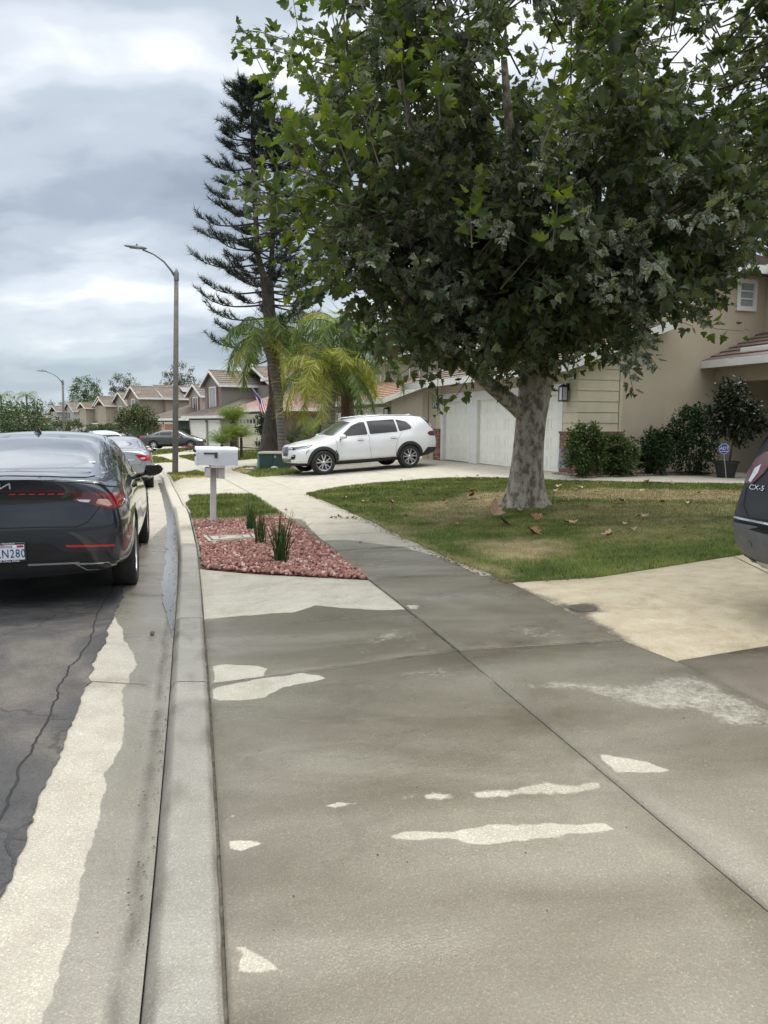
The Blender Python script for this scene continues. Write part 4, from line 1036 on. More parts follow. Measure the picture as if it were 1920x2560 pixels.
# ------------------------------------------------------------------ silver sedan further along the gutter
def road_car(px, py, Y, heading=None, back=1.0):
    p = at(px, py, Y); return p
sl = math.atan(float(np.interp(20, _SY, _SS)))
yq = 19.6; hx_ = float(np.interp(yq + 2, _SY, _SS)); hq = Vector((hx_, 1)).normalized(); rq = Vector((hq.y, -hq.x))
cq = Vector((float(XK(yq)), yq)) - rq * (.28 + .91) + hq * 2.4
M_SILV = paint('silver_paint', (.42, .44, .45), metal=.6, rough=.28)
def simple_sedan(name, label, loc, heading, pm, H=1.46, W=.91, pitch=0.0, wr=.33, group=None):
    c = Car(name, label, loc, heading, pitch, group)
    T = sedan_tables(H=H, W=W, rear=-2.42, front=2.3, deck=1.09, glassbase=-1.75, rooftail=-.95, wtop=.40, wbase=1.25, belt=1.0, hood=.98)
    re = ([(-2.40, .68, .33), (-2.44, .78, .44), (-2.46, .81, .64), (-2.44, .80, .84), (-2.42, .76, .99), (-2.42, .58, 1.07), (-2.42, .34, 1.085), (-2.42, 0, 1.09)], .06)
    fr_ = ([(2.24, .60, .24), (2.30, .66, .36), (2.33, .68, .5), (2.30, .68, .62), (2.25, .62, .71), (2.22, .5, .74), (2.22, .3, .75), (2.22, 0, .76)], .10)
    c.body(T, [-2.34, -2.1, -1.9, -1.75, -1.5, -1.2, -.95, -.6, 0, .4, .8, 1.1, 1.3, 1.6, 1.9, 2.15, 2.22], re, fr_, pm, 2.76, wr, W - .02, level=2, archgap=.04)
    c.wheels(M_SATIN, 7, 'single')
    for d in 'LR':
        c.patch('side_window', d, [(.95, 1.02), (.05, 1.03), (.02, 1.36), (.25, 1.36), (.6, 1.23)], M_GLASSD, rnd=.03)
        c.patch('side_window', d, [(-.03, 1.03), (-.92, 1.05), (-.92, 1.30), (-.5, 1.345), (-.05, 1.36)], M_GLASSD, rnd=.03)
        c.patch('quarter_window', d, [(-.98, 1.055), (-1.32, 1.08), (-.98, 1.27)], M_GLASSD, rnd=.02)
        c.line('door_seam', d, [(0, 1.0), (-.02, .6), (-.02, .30)], .008, M_SEAM); c.line('door_seam', d, [(1.05, .96), (1.0, .6), (1.0, .30)], .008, M_SEAM)
        c.line('door_seam', d, [(-1.2, 1.02), (-.98, .8), (-.92, .30)], .008, M_SEAM)
        for hx in (.15, -.85): c.patch('door_handle', d, [(hx, .90), (hx + .18, .90), (hx + .18, .93), (hx, .93)], pm, off=.03, rnd=.01)
        c.patch('headlight', d, [(2.26, .60), (1.80, .70), (1.72, .745), (2.26, .70)], M_CLEAR, off=.006)
    for sg in (1, -1):
        S = lambda l: [(a * sg, b) for a, b in l]
        tl = c.patch('tail_lamp', 'B', S([(.42, .99), (.80, .97), (.83, .90), (.80, .83), (.60, .83), (.52, .90)]), M_BRED, off=.008, rnd=.01)
        c.patch('lamp_lens', 'B', S([(.55, .90), (.66, .925), (.70, .885), (.60, .86)]), M_CLEAR, off=.012, parent=tl)
        c.patch('tail_lamp', 'R' if sg > 0 else 'L', [(-2.42, .83), (-2.2, .86), (-2.12, .93), (-2.42, .975)], M_BRED, off=.008)
    c.patch('rear_window', 'B', [(-.66, 1.13), (.66, 1.13), (.60, 1.28), (.5, 1.375), (-.5, 1.375), (-.60, 1.28)], M_GLASSK, rnd=.05)
    c.patch('windscreen', 'F', [(-.7, 1.05), (.7, 1.05), (.56, 1.36), (-.56, 1.36)], M_GLASSD, rnd=.05)
    c.line('boot_seam', 'B', [(-.62, .84), (-.56, .72), (.56, .72), (.62, .84)], .008, M_SEAM)
    c.patch('number_plate', 'B', [(-.15, .60), (.15, .60), (.15, .74), (-.15, .74)], M_WHITE_L, off=.01)
    c.patch('boot_trim', 'B', [(-.40, .84), (.40, .84), (.42, .87), (-.42, .87)], M_CHROME, off=.01)
    c.mirror(.70, W - .02, 1.0, pm, L=.18, H=.13); return c
simple_sedan('parked_sedan', 'silver sedan with red tail lamps parked at the gutter beyond the mailbox', (cq.x, cq.y, float(hbase(cq.y)) + .02), math.atan2(hq.y, hq.x), M_SILV, pitch=.0)
M_DGREY = paint('dark_grey_paint', (.055, .057, .058), metal=.5, rough=.3)
# dark grey sedan across a driveway, white and black cars further off
pgx, pgy = -16.1, 55.6; zg = float(hz(pgx, pgy))
simple_sedan('parked_sedan', 'dark grey sedan side on across a driveway behind the lamp post', (pgx, pgy, zg + .02), math.radians(3), M_DGREY, pitch=0, H=1.45)
def hatch(name, label, loc, heading, pm):
    c = Car(name, label, loc, heading, 0)
    c.body(TB, xsb, rearb, frontb, pm, 2.975, .36, .97, level=2, archgap=.03); c.wheels(M_SATIN, 5, 'double')
    for d in 'LR':
        c.patch('side_window', d, [(.86, 1.135), (-.06, 1.16), (-.02, 1.555), (.42, 1.46)], M_GLASSD, off=.004, rnd=.04)
        c.patch('side_window', d, [(-.14, 1.165), (-1.6, 1.22), (-1.5, 1.5), (-.11, 1.575)], M_GLASSD, off=.004, rnd=.03)
        c.patch('tail_lamp', d, [(-2.50, .99), (-2.26, 1.02), (-2.20, 1.09), (-2.50, 1.16)], M_RED, off=.008)
    c.patch('windscreen', 'F', [(-.74, 1.17), (.74, 1.17), (.60, 1.56), (-.60, 1.56)], M_GLASSD, off=.004)
    c.patch('rear_window', 'B', [(-.66, 1.14), (.66, 1.14), (.56, 1.52), (-.56, 1.52)], M_GLASSD, off=.004)
    for sg in (1, -1): c.patch('headlight', 'F', [(.30 * sg, .80), (.7 * sg, .82), (.7 * sg, .90), (.36 * sg, .88)], M_CLEAR, off=.008)
    r = MB()
    for sg in (1, -1): r.tube([(-1.8, sg * .62, 1.67), (-1.7, sg * .62, 1.72), (.1, sg * .62, 1.73), (.2, sg * .62, 1.68)], .02, 6)
    r.build('roof_rail', M_BLKM, c.root); return c
yw = 37.2; sw = float(np.interp(yw, _SY, _SS)); pw = (float(XK(yw)) - 1.3, yw)
hatch('parked_car', 'white wagon with dark roof rails parked beyond the silver sedan', (pw[0], pw[1], float(hbase(yw)) + .02), math.atan2(1, sw), M_WHT)
pw = at(346, 1096, 63.0); simple_sedan('parked_sedan', 'black sedan between the white wagon and the dark grey sedan', (pw.x, pw.y, float(hz(pw.x, pw.y))), math.radians(25), paint('black_paint', (.012, .012, .013), metal=.2), H=1.45)

# ------------------------------------------------------------------ black crossover on the owner's driveway, only its left rear corner in view
M_BLK = paint('near_black_paint', (.004, .005, .006), metal=.0, rough=.35, coat=.2)
hc = math.atan2(.40, 1.0)
TC = {k: (list(v[0]), list(v[1])) for k, v in TB.items()}
sx = lambda x: x * .91
for k in TC: TC[k] = ([sx(a) for a in TC[k][0]], [b * (.925 if k[0] == 'y' else .975) for b in TC[k][1]])
xc = [sx(a) for a in xsb]
rearc = ([(-2.24, .66, .33), (-2.32, .76, .46), (-2.36, .86, .66), (-2.30, .80, .80), (-2.27, .775, .98), (-2.20, .73, 1.14), (-2.02, .52, 1.56), (-1.98, .3, 1.62)][0:1] +
         [(-2.33, .80, .47), (-2.37, .865, .70), (-2.29, .80, .83), (-2.24, .76, 1.10), (-2.06, .60, 1.50), (-2.0, .38, 1.61), (-2.0, 0, 1.63)], .05)
cx = Car('parked_crossover', 'black crossover with grey lower bumper at the right edge of the picture', (0, 0, 0), hc)
cx.body(TC, xc, rearc, ([(sx(a), b * .925, c * .975) for a, b, c in frontb[0]], frontb[1]), M_BLK, 2.70, .355, .90, level=3, archgap=.04)
# its left rear corner (car x -2.3, y +.85) stands where the sight line falls
cp = at(1834, 1290, 5.15)
hvc = Vector((math.cos(hc), math.sin(hc))); lvc = Vector((-hvc.y, hvc.x))
org = Vector((cp.x, cp.y)) + hvc * 2.30 - lvc * .84
zc_ = float(hz(org.x, org.y)); 
cx.root.location = (org.x, org.y, zc_ - .02)
slope_c = (float(hz(*(org + hvc * 1.35))) - float(hz(*(org - hvc * 1.35)))) / 2.7
cx.root.rotation_euler = (0, -slope_c, hc)
print('CX', org, zc_, cp)
cx.wheels(M_SATIN, 5, 'double')
cx.patch('bumper_cover', 'B', [(-.86, .66), (-.5, .63), (0, .62), (.5, .63), (.86, .66), (.87, .50), (.78, .40), (.5, .36), (-.5, .36), (-.78, .40), (-.87, .50)], M_GREYP, off=.010, grid=.04)
cx.patch('bumper_cover', 'L', [(-2.38, .67), (-1.98, .66), (-1.8, .50), (-1.84, .36), (-2.3, .38)], M_GREYP, off=.010, grid=.04, mirror=True)
cx.patch('skid_plate', 'B', [(-.6, .42), (.6, .42), (.56, .34), (-.56, .34)], M_SATIN, off=.014)
for sg in (1, -1):
    S = lambda l: [(a * sg, b) for a, b in l]
    tl = cx.patch('tail_lamp', 'B', S([(.765, .95), (.75, 1.03), (.705, 1.12), (.635, 1.17), (.57, 1.10), (.61, 1.02), (.69, .94)]), M_DRED, off=.010, rnd=.01, grid=.03)
    cx.patch('tail_lamp', 'L' if sg > 0 else 'R', [(-2.16, .97), (-2.0, 1.02), (-1.95, 1.10), (-2.08, 1.13)], M_RED, off=.010, grid=.03)
    cx.patch('lamp_lens', 'B', S([(.72, .96), (.69, 1.05), (.645, 1.08), (.655, 1.02), (.695, .955)]), M_CLEAR, off=.014, parent=tl)
    cx.patch('bumper_reflector', 'L' if sg > 0 else 'R', [(-2.28, .50), (-2.23, .50), (-2.23, .59), (-2.28, .59)], M_BRED, off=.016, rnd=.01)
    cx.patch('exhaust_recess', 'B', S([(.60, .42), (.80, .46), (.80, .38), (.70, .35)]), M_BLKP, off=.016, rnd=.02)
cx.patch('parking_sensor', 'B', [(.60, .52), (.64, .52), (.64, .56), (.60, .56)], M_GREYP, off=.015, rnd=.018)
cx.line('tailgate_seam', 'B', [(.74, .92), (.72, .80), (.64, .72), (-.64, .72), (-.72, .80), (-.74, .92)], .008, M_SEAM)
cx.patch('rear_window', 'B', [(-.62, 1.18), (.62, 1.18), (.52, 1.46), (-.52, 1.46)], M_GLASSD, off=.004, rnd=.05)
cx.line('sill_shine', 'B', [(-.80, .705), (0, .69), (.80, .705)], .014, M_CHROME, off=.004)
for d in 'LR':
    cx.patch('side_window', d, [(.80, 1.10), (-.06, 1.13), (-.02, 1.50), (.40, 1.42)], M_GLASSD, off=.004, rnd=.04)
    cx.patch('side_window', d, [(-.13, 1.135), (-1.4, 1.19), (-1.3, 1.45), (-.11, 1.52)], M_GLASSD, off=.004, rnd=.03)
b0, bn = cx.cast('B', .635, .92); b1, _ = cx.cast('B', .635, .95)
text_mesh('CX-5', .050, M_CHROME, 'badge', cx.root, frame(tuple(b0 + bn * .006), tuple(cx.cast('B', .585, .92)[0] - cx.cast('B', .685, .92)[0]), tuple(b1 - b0)), .004, sx=1.25)
# ------------------------------------------------------------------ houses
def stucco(name, c):
    return mat(name, c, tuple(x * .86 for x in c), nscale=.9, rough=.95, bump=.35, bscale=45, lo=.3, hi=.7, spec=.2)
def tilem(name, c1, c2, c3):
    m = mat(name, c1, c2, c3=c3, nscale=1.6, rough=.85, bump=.2, bscale=30, lo=.3, hi=.7, detail=8, spec=.3); return m
M_TRIM = mat('white_trim_paint', (.74, .73, .70), (.66, .65, .62), nscale=3, rough=.6)
M_DOORW = mat('white_garage_door', (.86, .85, .78), (.80, .79, .72), nscale=1.5, rough=.5)
M_PANE = mat('window_glass', (.05, .06, .065), (.10, .115, .12), nscale=1.3, rough=.06, coat=.6)
M_PANEL = mat('pale_curtained_glass', (.33, .36, .36), (.22, .25, .26), nscale=4, rough=.1, coat=.6)
M_BRICK = None
def brickm():
    m = bpy.data.materials.new('red_brick'); m.use_nodes = True; t = m.node_tree; b = t.nodes['Principled BSDF']; b.inputs['Roughness'].default_value = .9
    co = t.nodes.new('ShaderNodeTexCoord'); sp = t.nodes.new('ShaderNodeSeparateXYZ'); t.links.new(co.outputs['Object'], sp.inputs[0])
    cb = t.nodes.new('ShaderNodeCombineXYZ'); t.links.new(mth(t, 'ADD', sp.outputs[0], sp.outputs[1]), cb.inputs[0]); t.links.new(sp.outputs[2], cb.inputs[1])
    br = t.nodes.new('ShaderNodeTexBrick'); br.inputs['Scale'].default_value = 1.0; br.inputs['Brick Width'].default_value = .20; br.inputs['Row Height'].default_value = .068
    br.inputs['Mortar Size'].default_value = .008; br.inputs['Color1'].default_value = (.22, .085, .07, 1); br.inputs['Color2'].default_value = (.40, .24, .20, 1); br.inputs['Mortar'].default_value = (.07, .055, .05, 1)
    br.inputs['Bias'].default_value = -.1
    t.links.new(cb.outputs[0], br.inputs['Vector']); n = nd(t, 'ShaderNodeTexNoise', i_Scale=9.0); t.links.new(co.outputs['Object'], n.inputs['Vector'])
    t.links.new(mixc(t, .5, br.outputs[0], ramp(t, n.outputs[0], [(.3, (.6, .6, .6)), (.7, (1.3, 1.3, 1.3))]), 'MULTIPLY'), b.inputs['Base Color'])
    bp = t.nodes.new('ShaderNodeBump'); bp.inputs['Distance'].default_value = .01; bp.inputs['Strength'].default_value = .8; bp.invert = True
    t.links.new(br.outputs['Fac'], bp.inputs['Height']); t.links.new(bp.outputs[0], b.inputs['Normal']); return m
M_BRICK = brickm()

def slope(mb, e0, e1, r1, r0, lip=.035, course=.34):
    """tile courses from the eave edge e0-e1 up to the ridge edge r0-r1; each course laps the one below"""
    e0, e1, r0, r1 = map(Vector, (e0, e1, r0, r1))
    n = max(1, int(round(max((r0 - e0).length, (r1 - e1).length) / course)))
    nor = (e1 - e0).cross((r0 - e0) if (r0 - e0).length > .01 else (r1 - e0)).normalized()
    if nor.z < 0: nor = -nor
    V = []; F = []
    for k in range(n):
        a0, a1 = e0.lerp(r0, k / n), e1.lerp(r1, k / n); b0, b1 = e0.lerp(r0, (k + 1) / n), e1.lerp(r1, (k + 1) / n)
        o = len(V); V += [a0, a1, a0 + nor * lip, a1 + nor * lip, b0 + nor * .004, b1 + nor * .004]
        F += [(o, o + 1, o + 3, o + 2), (o + 2, o + 3, o + 5, o + 4)]
    o = len(V); V += [e0 - nor * .02, e1 - nor * .02, r1 - nor * .02, r0 - nor * .02]; F += [(o + 3, o + 2, o + 1, o)]
    # make every face look the same way as nor
    G_ = []
    for i, f in enumerate(F):
        G_.append(f)
    mb.add(V, G_)
def gable_x(roof, trim, x0, x1, y0, y1, z, pitch=.42, ov=.35, fr=.22, both=True):
    """gable roof, ridge along x (into the lot)"""
    ym = (y0 + y1) / 2; h = ((y1 - y0) / 2 + ov) * pitch; zb = z - ov * pitch * 0
    slope(roof, (x0 - ov, y0 - ov, z), (x1 + ov, y0 - ov, z), (x1 + ov, ym, z + h), (x0 - ov, ym, z + h))
    slope(roof, (x1 + ov, y1 + ov, z), (x0 - ov, y1 + ov, z), (x0 - ov, ym, z + h), (x1 + ov, ym, z + h))
    for sx in ((x0 - ov, -1), (x1 + ov, 1)):
        x = sx[0]
        for ya in (y0 - ov, y1 + ov):
            trim.extr([(x, ya, z - fr + .02), (x, ya, z + .015), (x, ym, z + h + .015), (x, ym, z + h - fr + .02)], (sx[1] * .04, 0, 0))
    for ya, s in ((y0 - ov, -1), (y1 + ov, 1)): trim.box(x0 - ov + .003, x1 + ov - .003, min(ya, ya + s * .04), max(ya, ya + s * .04), z - fr + .02, z + .012)
    # ridge tiles
    n = int((x1 - x0 + 2 * ov) / .4)
    for k in range(n):
        xa = x0 - ov + k * (x1 - x0 + 2 * ov) / n; xb = xa + (x1 - x0 + 2 * ov) / n
        roof.extr([(xa, ym - .12, z + h - .01), (xa, ym, z + h + .07), (xa, ym + .12, z + h - .01)], (xb - xa, 0, 0))
    return h
def hip(roof, trim, x0, x1, y0, y1, z, pitch=.36, ov=.45, fr=.20, hmax=None):
    X0, X1, Y0, Y1 = x0 - ov, x1 + ov, y0 - ov, y1 + ov; w = min(X1 - X0, Y1 - Y0) / 2; h = w * pitch
    if (X1 - X0) >= (Y1 - Y0): A, B = (X0 + w, (Y0 + Y1) / 2, z + h), (X1 - w, (Y0 + Y1) / 2, z + h)
    else: A, B = ((X0 + X1) / 2, Y0 + w, z + h), ((X0 + X1) / 2, Y1 - w, z + h)
    c = [(X0, Y0, z), (X1, Y0, z), (X1, Y1, z), (X0, Y1, z)]
    if (X1 - X0) >= (Y1 - Y0):
        slope(roof, c[0], c[1], B, A); slope(roof, c[2], c[3], A, B); slope(roof, c[3], c[0], A, A); slope(roof, c[1], c[2], B, B)
    else:
        slope(roof, c[3], c[0], A, B); slope(roof, c[1], c[2], B, A); slope(roof, c[0], c[1], A, A); slope(roof, c[2], c[3], B, B)
    for i in range(4):
        p, q = Vector(c[i]), Vector(c[(i + 1) % 4]); d = (q - p).normalized(); nn = Vector((d.y, -d.x, 0)) * .04
        trim.extr([p + Vector((0, 0, -fr)), q + Vector((0, 0, -fr)), q + Vector((0, 0, .012)), p + Vector((0, 0, .012))], nn)
    roof.add([(X0 + .01, Y0 + .01, z - fr + .03), (X1 - .01, Y0 + .01, z - fr + .03), (X1 - .01, Y1 - .01, z - fr + .03), (X0 + .01, Y1 - .01, z - fr + .03)], [(0, 3, 2, 1)])
    return h
def window(parent, face, p, w, h, pane=None, bars=(1, 1), tr=.09, depth=.05, fm=None, arch=False, shutters=None, name='window'):
    """face 'x' looks towards -x (street), 'y' looks towards -y; p = centre on the wall"""
    f = MB(); x, y, z = p
    def bx(mb, u0, u1, z0, z1, d0, d1):
        if face == 'x': mb.box(x - d1, x - d0, y + u0, y + u1, z + z0, z + z1)
        else: mb.box(x + u0, x + u1, y - d1, y - d0, z + z0, z + z1)
    bx(f, -w / 2 - tr, -w / 2, -h / 2 - tr, h / 2 + tr, -.03, depth); bx(f, w / 2, w / 2 + tr, -h / 2 - tr, h / 2 + tr, -.03, depth)
    bx(f, -w / 2, w / 2, h / 2, h / 2 + tr, -.03, depth - .003); bx(f, -w / 2, w / 2, -h / 2 - tr, -h / 2, -.03, depth + .012)
    for k in range(1, bars[0] + 1):
        u = -w / 2 + w * k / (bars[0] + 1); bx(f, u - .018, u + .018, -h / 2, h / 2, .0, depth - .015)
    for k in range(1, bars[1] + 1):
        v = -h / 2 + h * k / (bars[1] + 1); bx(f, -w / 2, w / 2, v - .018, v + .018, .0, depth - .018)
    o = f.build(name, fm or M_TRIM, parent)
    g = MB(); bx(g, -w / 2, w / 2, -h / 2, h / 2, -.02, .008); g.build('pane', pane or M_PANE, o)
    if shutters:
        for s in (-1, 1):
            q = MB(); u = s * (w / 2 + tr + .2); bx(q, u - .17, u + .17, -h / 2 - .05, h / 2 + .05, -.01, .045); q.build('shutter', shutters, parent)
    return o
def garage_door(parent, y0, y1, z0, z1, x, m, cols, rows=4, wins=False, name='garage_door'):
    d = MB(); d.box(x, x + .04, y0, y1, z0, z1)
    H_ = (z1 - z0) / rows; Wd = (y1 - y0) / cols
    for r in range(rows):
        zb = z0 + r * H_
        d.box(x - .006, x, y0 + .002, y1 - .002, zb + .012, zb + .05); d.box(x - .006, x, y0 + .002, y1 - .002, zb + H_ - .05, zb + H_ - .006)
        for c in range(cols):
            a, b = y0 + c * Wd + .06, y0 + (c + 1) * Wd - .06; e, f_ = zb + .09, zb + H_ - .09
            for q in ((a, a + .02, e, f_), (b - .02, b, e, f_), (a + .02, b - .02, e, e + .02), (a + .02, b - .02, f_ - .02, f_)): d.box(x - .012, x - .001, *q)
            d.box(x - .010, x - .001, a + .06, b - .06, e + .05, f_ - .05)
    o = d.build(name, m, parent)
    if wins:
        for c in range(cols):
            a, b = y0 + c * Wd + .10, y0 + (c + 1) * Wd - .10; g = MB(); g.box(x - .016, x - .012, a, b, z1 - H_ + .12, z1 - .12); g.build('door_window', M_PANE, o)
    return o
def lantern(parent, x, y, z, s=1.0, m=None):
    b = MB(); b.box(x - .03 * s, x, y - .04 * s, y + .04 * s, z - .05 * s, z + .12 * s); b.box(x - .16 * s, x - .03 * s, y - .012, y + .012, z + .06 * s, z + .085 * s)
    cx = x - .13 * s
    b.add([(cx - .085 * s, y - .085 * s, z + .03 * s), (cx + .085 * s, y - .085 * s, z + .03 * s), (cx + .085 * s, y + .085 * s, z + .03 * s), (cx - .085 * s, y + .085 * s, z + .03 * s), (cx, y, z + .11 * s)], [(0, 1, 4), (1, 2, 4), (2, 3, 4), (3, 0, 4), (3, 2, 1, 0)])
    for sx in (-1, 1):
        for sy in (-1, 1): b.box(cx + sx * .07 * s - .008, cx + sx * .07 * s + .008, y + sy * .07 * s - .008, y + sy * .07 * s + .008, z - .26 * s, z + .03 * s)
    b.box(cx - .08 * s, cx + .08 * s, y - .08 * s, y + .08 * s, z - .29 * s, z - .26 * s)
    o = b.build('wall_lantern', M_BLKM, parent); g = MB(); g.box(cx - .06 * s, cx + .06 * s, y - .06 * s, y + .06 * s, z - .258 * s, z + .028 * s); g.build('lantern_glass', M_CLEAR, o); return o
def house_root(label, ox, oy, z, ux, uy): return thing('house', label, 'house', (ox, oy, z), math.atan2(-ux, uy), None)

# ---- the owner's neighbour with the double garage: local x = into the lot, y = along the street away from the camera, z=0 the garage floor
S_A = stucco('taupe_stucco', (.52, .445, .335)); M_SIDING = mat('beige_siding', (.60, .535, .40), (.53, .475, .355), nscale=2, rough=.8)
T_A = tilem('brown_grey_roof_tile', (.20, .15, .125), (.15, .115, .10), (.25, .20, .175))
hA = house_root('taupe stucco house with white double garage doors behind the big tree', 4.95, 18.55, .24, -.34, .94); A = hA
w = MB()
w.box(0, .15, 0, .785, -.6, 2.86); w.box(0, .15, 5.61, 6.05, -.6, 2.86); w.box(0, .15, 8.28, 10.2, -.6, 2.86); w.box(.001, .15, .785, 5.61, 2.13, 2.86); w.box(.001, .15, 6.05, 8.28, 2.13, 2.86)
# side wall facing the camera, its top following the lean-to roof up to the upper storey
w.extr([(.15, 0, -.6), (2.7, 0, -.6), (2.7, 0, 3.93), (.0, 0, 2.88), (.0, 0, 2.86), (.15, 0, 2.86)], (0, .15, 0))
w.extr([(.15, 10.05, -.6), (2.7, 10.05, -.6), (2.7, 10.05, 3.93), (.0, 10.05, 2.88), (.0, 10.05, 2.86), (.15, 10.05, 2.86)], (0, .15, 0))
w.box(2.7, 12, -.002, 10.2, -.6, 5.5)
w.build('wall', S_A, A)
w = MB(); w.box(6.0, 12, -6.5, -.006, 3.0, 5.5); w.box(11, 12, -6.5, -.006, -.6, 3.0); w.build('upper_wall', S_A, A)
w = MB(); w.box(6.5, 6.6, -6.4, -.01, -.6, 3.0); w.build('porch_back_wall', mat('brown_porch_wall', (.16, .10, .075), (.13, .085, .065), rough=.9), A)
rf = MB(); tr = MB()
slope(rf, (-.6, -.35, 2.80), (-.6, 10.6, 2.80), (2.72, 10.6, 4.02), (2.72, -.35, 4.02))
tr.box(-.64, -.6, -.35, 10.6, 2.60, 2.815)
for yy, s in ((-.35, -.04), (10.6, .04)):
    tr.extr([(-.6, yy, 2.60), (2.70, yy, 3.80), (2.70, yy, 4.03), (-.6, yy, 2.825)], (0, s, 0))
rf.add([(-.59, -.34, 2.62), (.0, -.34, 2.84), (.0, 10.59, 2.84), (-.59, 10.59, 2.62)], [(0, 1, 2, 3)])
hip(rf, tr, 2.7, 12, 0, 10.2, 5.52, pitch=.36, ov=.40); hip(rf, tr, 6.0, 12, -6.5, -.45, 5.56, pitch=.36, ov=.40)
# porch lean-to
slope(rf, (3.9, -6.8, 2.98), (3.9, -.01, 2.98), (6.02, -.01, 3.86), (6.02, -6.8, 3.86))
tr.box(3.86, 3.9, -6.8, -.01, 2.80, 3.0)
tr.extr([(4.3, -2.6, 3.16), (4.3, -.9, 3.16), (4.3, -.9, 3.27), (4.3, -2.6, 3.27)], (.03, 0, .01))
rf.build('roof', T_A, A); tr.build('fascia', M_TRIM, A)
bmn = MB(); bmn.box(4.35, 4.75, -6.8, -.01, 2.42, 2.79); bmn.box(3.92, 6.5, -6.79, -.012, 2.792, 2.83); bmn.box(4.35, 4.75, -6.8, -6.4, -.5, 2.42); bmn.build('porch_beam', S_A, A)
for i, (y0, y1, c) in enumerate(((.785, 5.61, 8), (6.05, 8.28, 4))): garage_door(A, y0 + .06, y1 - .06, .01, 2.07, .10, M_DOORW, c)
t_ = MB()
for y0, y1 in ((.785, 5.61), (6.05, 8.28)):
    t_.box(-.03, .11, y0, y0 + .06, 0, 2.07); t_.box(-.03, .11, y1 - .06, y1, 0, 2.07); t_.box(-.03, .11, y0, y1, 2.07, 2.13)
t_.box(-.035, .0, .64, .785, 0, 2.36); t_.box(-.035, .0, 5.61, 6.05, 0, 2.36); t_.box(-.035, .0, 8.28, 8.43, 0, 2.36)
t_.box(-.035, 0, .785, 5.61, 2.13, 2.36); t_.box(-.035, 0, 6.05, 8.28, 2.13, 2.36)
t_.build('door_trim', M_TRIM, A)
sd_ = MB(); sd2_ = MB()
for k in range(7):
    z0 = 1.06 + k * .275; z1 = min(z0 + .27, 2.0 + .84)
    if z0 > 2.6: break
    sd_.extr([(-.002, .0, z0), (-.030, .0, z0), (-.014, .0, z1), (-.002, .0, z1)], (0, .64, 0))
    sd2_.extr([(-.002, 8.43, z0), (-.030, 8.43, z0), (-.014, 8.43, z1), (-.002, 8.43, z1)], (0, .40, 0))
for k in range(8):
    z0 = 1.06 + k * .275; z1 = z0 + .27
    if z0 > 3.1: break
    zt = 2.88 + .36 * 1.25
    xl = 0 if z1 < 2.85 else (z1 - 2.85) / .38
    sd_.extr([(xl - .03 if xl == 0 else xl, -.002, z0), (xl - .03 if xl == 0 else xl, -.030, z0), (xl - .03 if xl == 0 else xl, -.014, z1), (xl - .03 if xl == 0 else xl, -.002, z1)], (1.25 - xl, 0, 0))
sd_.box(1.24, 1.33, -.035, -.002, 1.06, 3.30); sd_.build('siding', M_SIDING, A); sd2_.build('siding', M_SIDING, A)
bk = MB(); bk.box(-.09, .0, -.09, .66, -.5, 1.06); bk.box(0, 1.34, -.09, -.002, -.5, 1.06); bk.box(-.11, 1.36, -.11, .68, 1.06, 1.12); bk.build('brick_base', M_BRICK, A)
bk = MB(); bk.box(-.09, 0, 8.41, 8.95, -.5, 1.06); bk.box(-.11, .0, 8.39, 8.97, 1.06, 1.12); bk.build('brick_base', M_BRICK, A)
window(A, 'y', (5.31, -.002, 4.82), .46, .62, M_PANEL, (0, 2), tr=.12); window(A, 'y', (3.36, -.002, 4.9), .46, .62, M_PANEL, (0, 2), tr=.12)
for y in (2, 5, 8): window(A, 'x', (2.70, y, 4.6), 1.1, 1.1, M_PANE, (1, 1), tr=.1)
lantern(A, -.03, .42, 2.22, 1.15); lantern(A, -.03, 8.63, 2.15, 1.0)
sg = MB(); sg.box(-.075, -.03, .10, .42, 2.44, 2.585); so_ = sg.build('house_number', M_BLKP, A)
sg = MB(); sg.box(-.082, -.076, .11, .41, 2.45, 2.575); sf = sg.build('number_plate', mat('number_white', (.7, .7, .66), rough=.4), so_)
text_mesh('1228', .135, M_BLKP, 'number_text', so_, frame((-.084, .26, 2.512), (0, -1, 0), (0, 0, 1)), .002, sx=.72)
ct = MB(); ct.tube([(.02, 9.55, 0), (.02, 9.55, 2.5)], .012, 6); ct.build('conduit', M_GREYP, A).location.x = -.04

# ---- next house, behind the white car
S_B = stucco('grey_beige_stucco', (.34, .315, .26)); T_B = tilem('terracotta_roof_tile', (.36, .22, .15), (.28, .17, .12), (.42, .29, .21))
hB = house_root('grey-beige house with terracotta tile roof behind the white car', .35, 34.0, .08, -.37, .93); B = hB
w = MB(); w.box(0, .15, 0, .7, -.8, 2.62); w.box(0, .15, 5.5, 9.2, -.8, 2.62); w.box(.001, .15, .7, 5.5, 2.1, 2.62)
w.extr([(.15, 0, -.8), (9, 0, -.8), (9, 0, 5.2), (3, 0, 5.2), (3, 0, 3.62), (0, 0, 2.64), (0, 0, 2.62), (.15, 0, 2.62)], (0, .15, 0)); w.box(2.99, 9.01, .15, 10.9, -.8, 5.2)
w.build('wall', S_B, B)
rf = MB(); tr = MB(); slope(rf, (-.6, -.35, 2.6), (-.6, 9.6, 2.6), (3.0, 9.6, 3.9), (3.0, -.35, 3.9)); tr.box(-.64, -.6, -.35, 9.6, 2.38, 2.615)
tr.extr([(-.6, -.35, 2.38), (3.0, -.35, 3.68), (3.0, -.35, 3.91), (-.6, -.35, 2.615)], (0, -.04, 0)); hip(rf, tr, 3, 9, 0, 10.9, 5.22)
rf.build('roof', T_B, B); tr.build('fascia', M_TRIM, B)
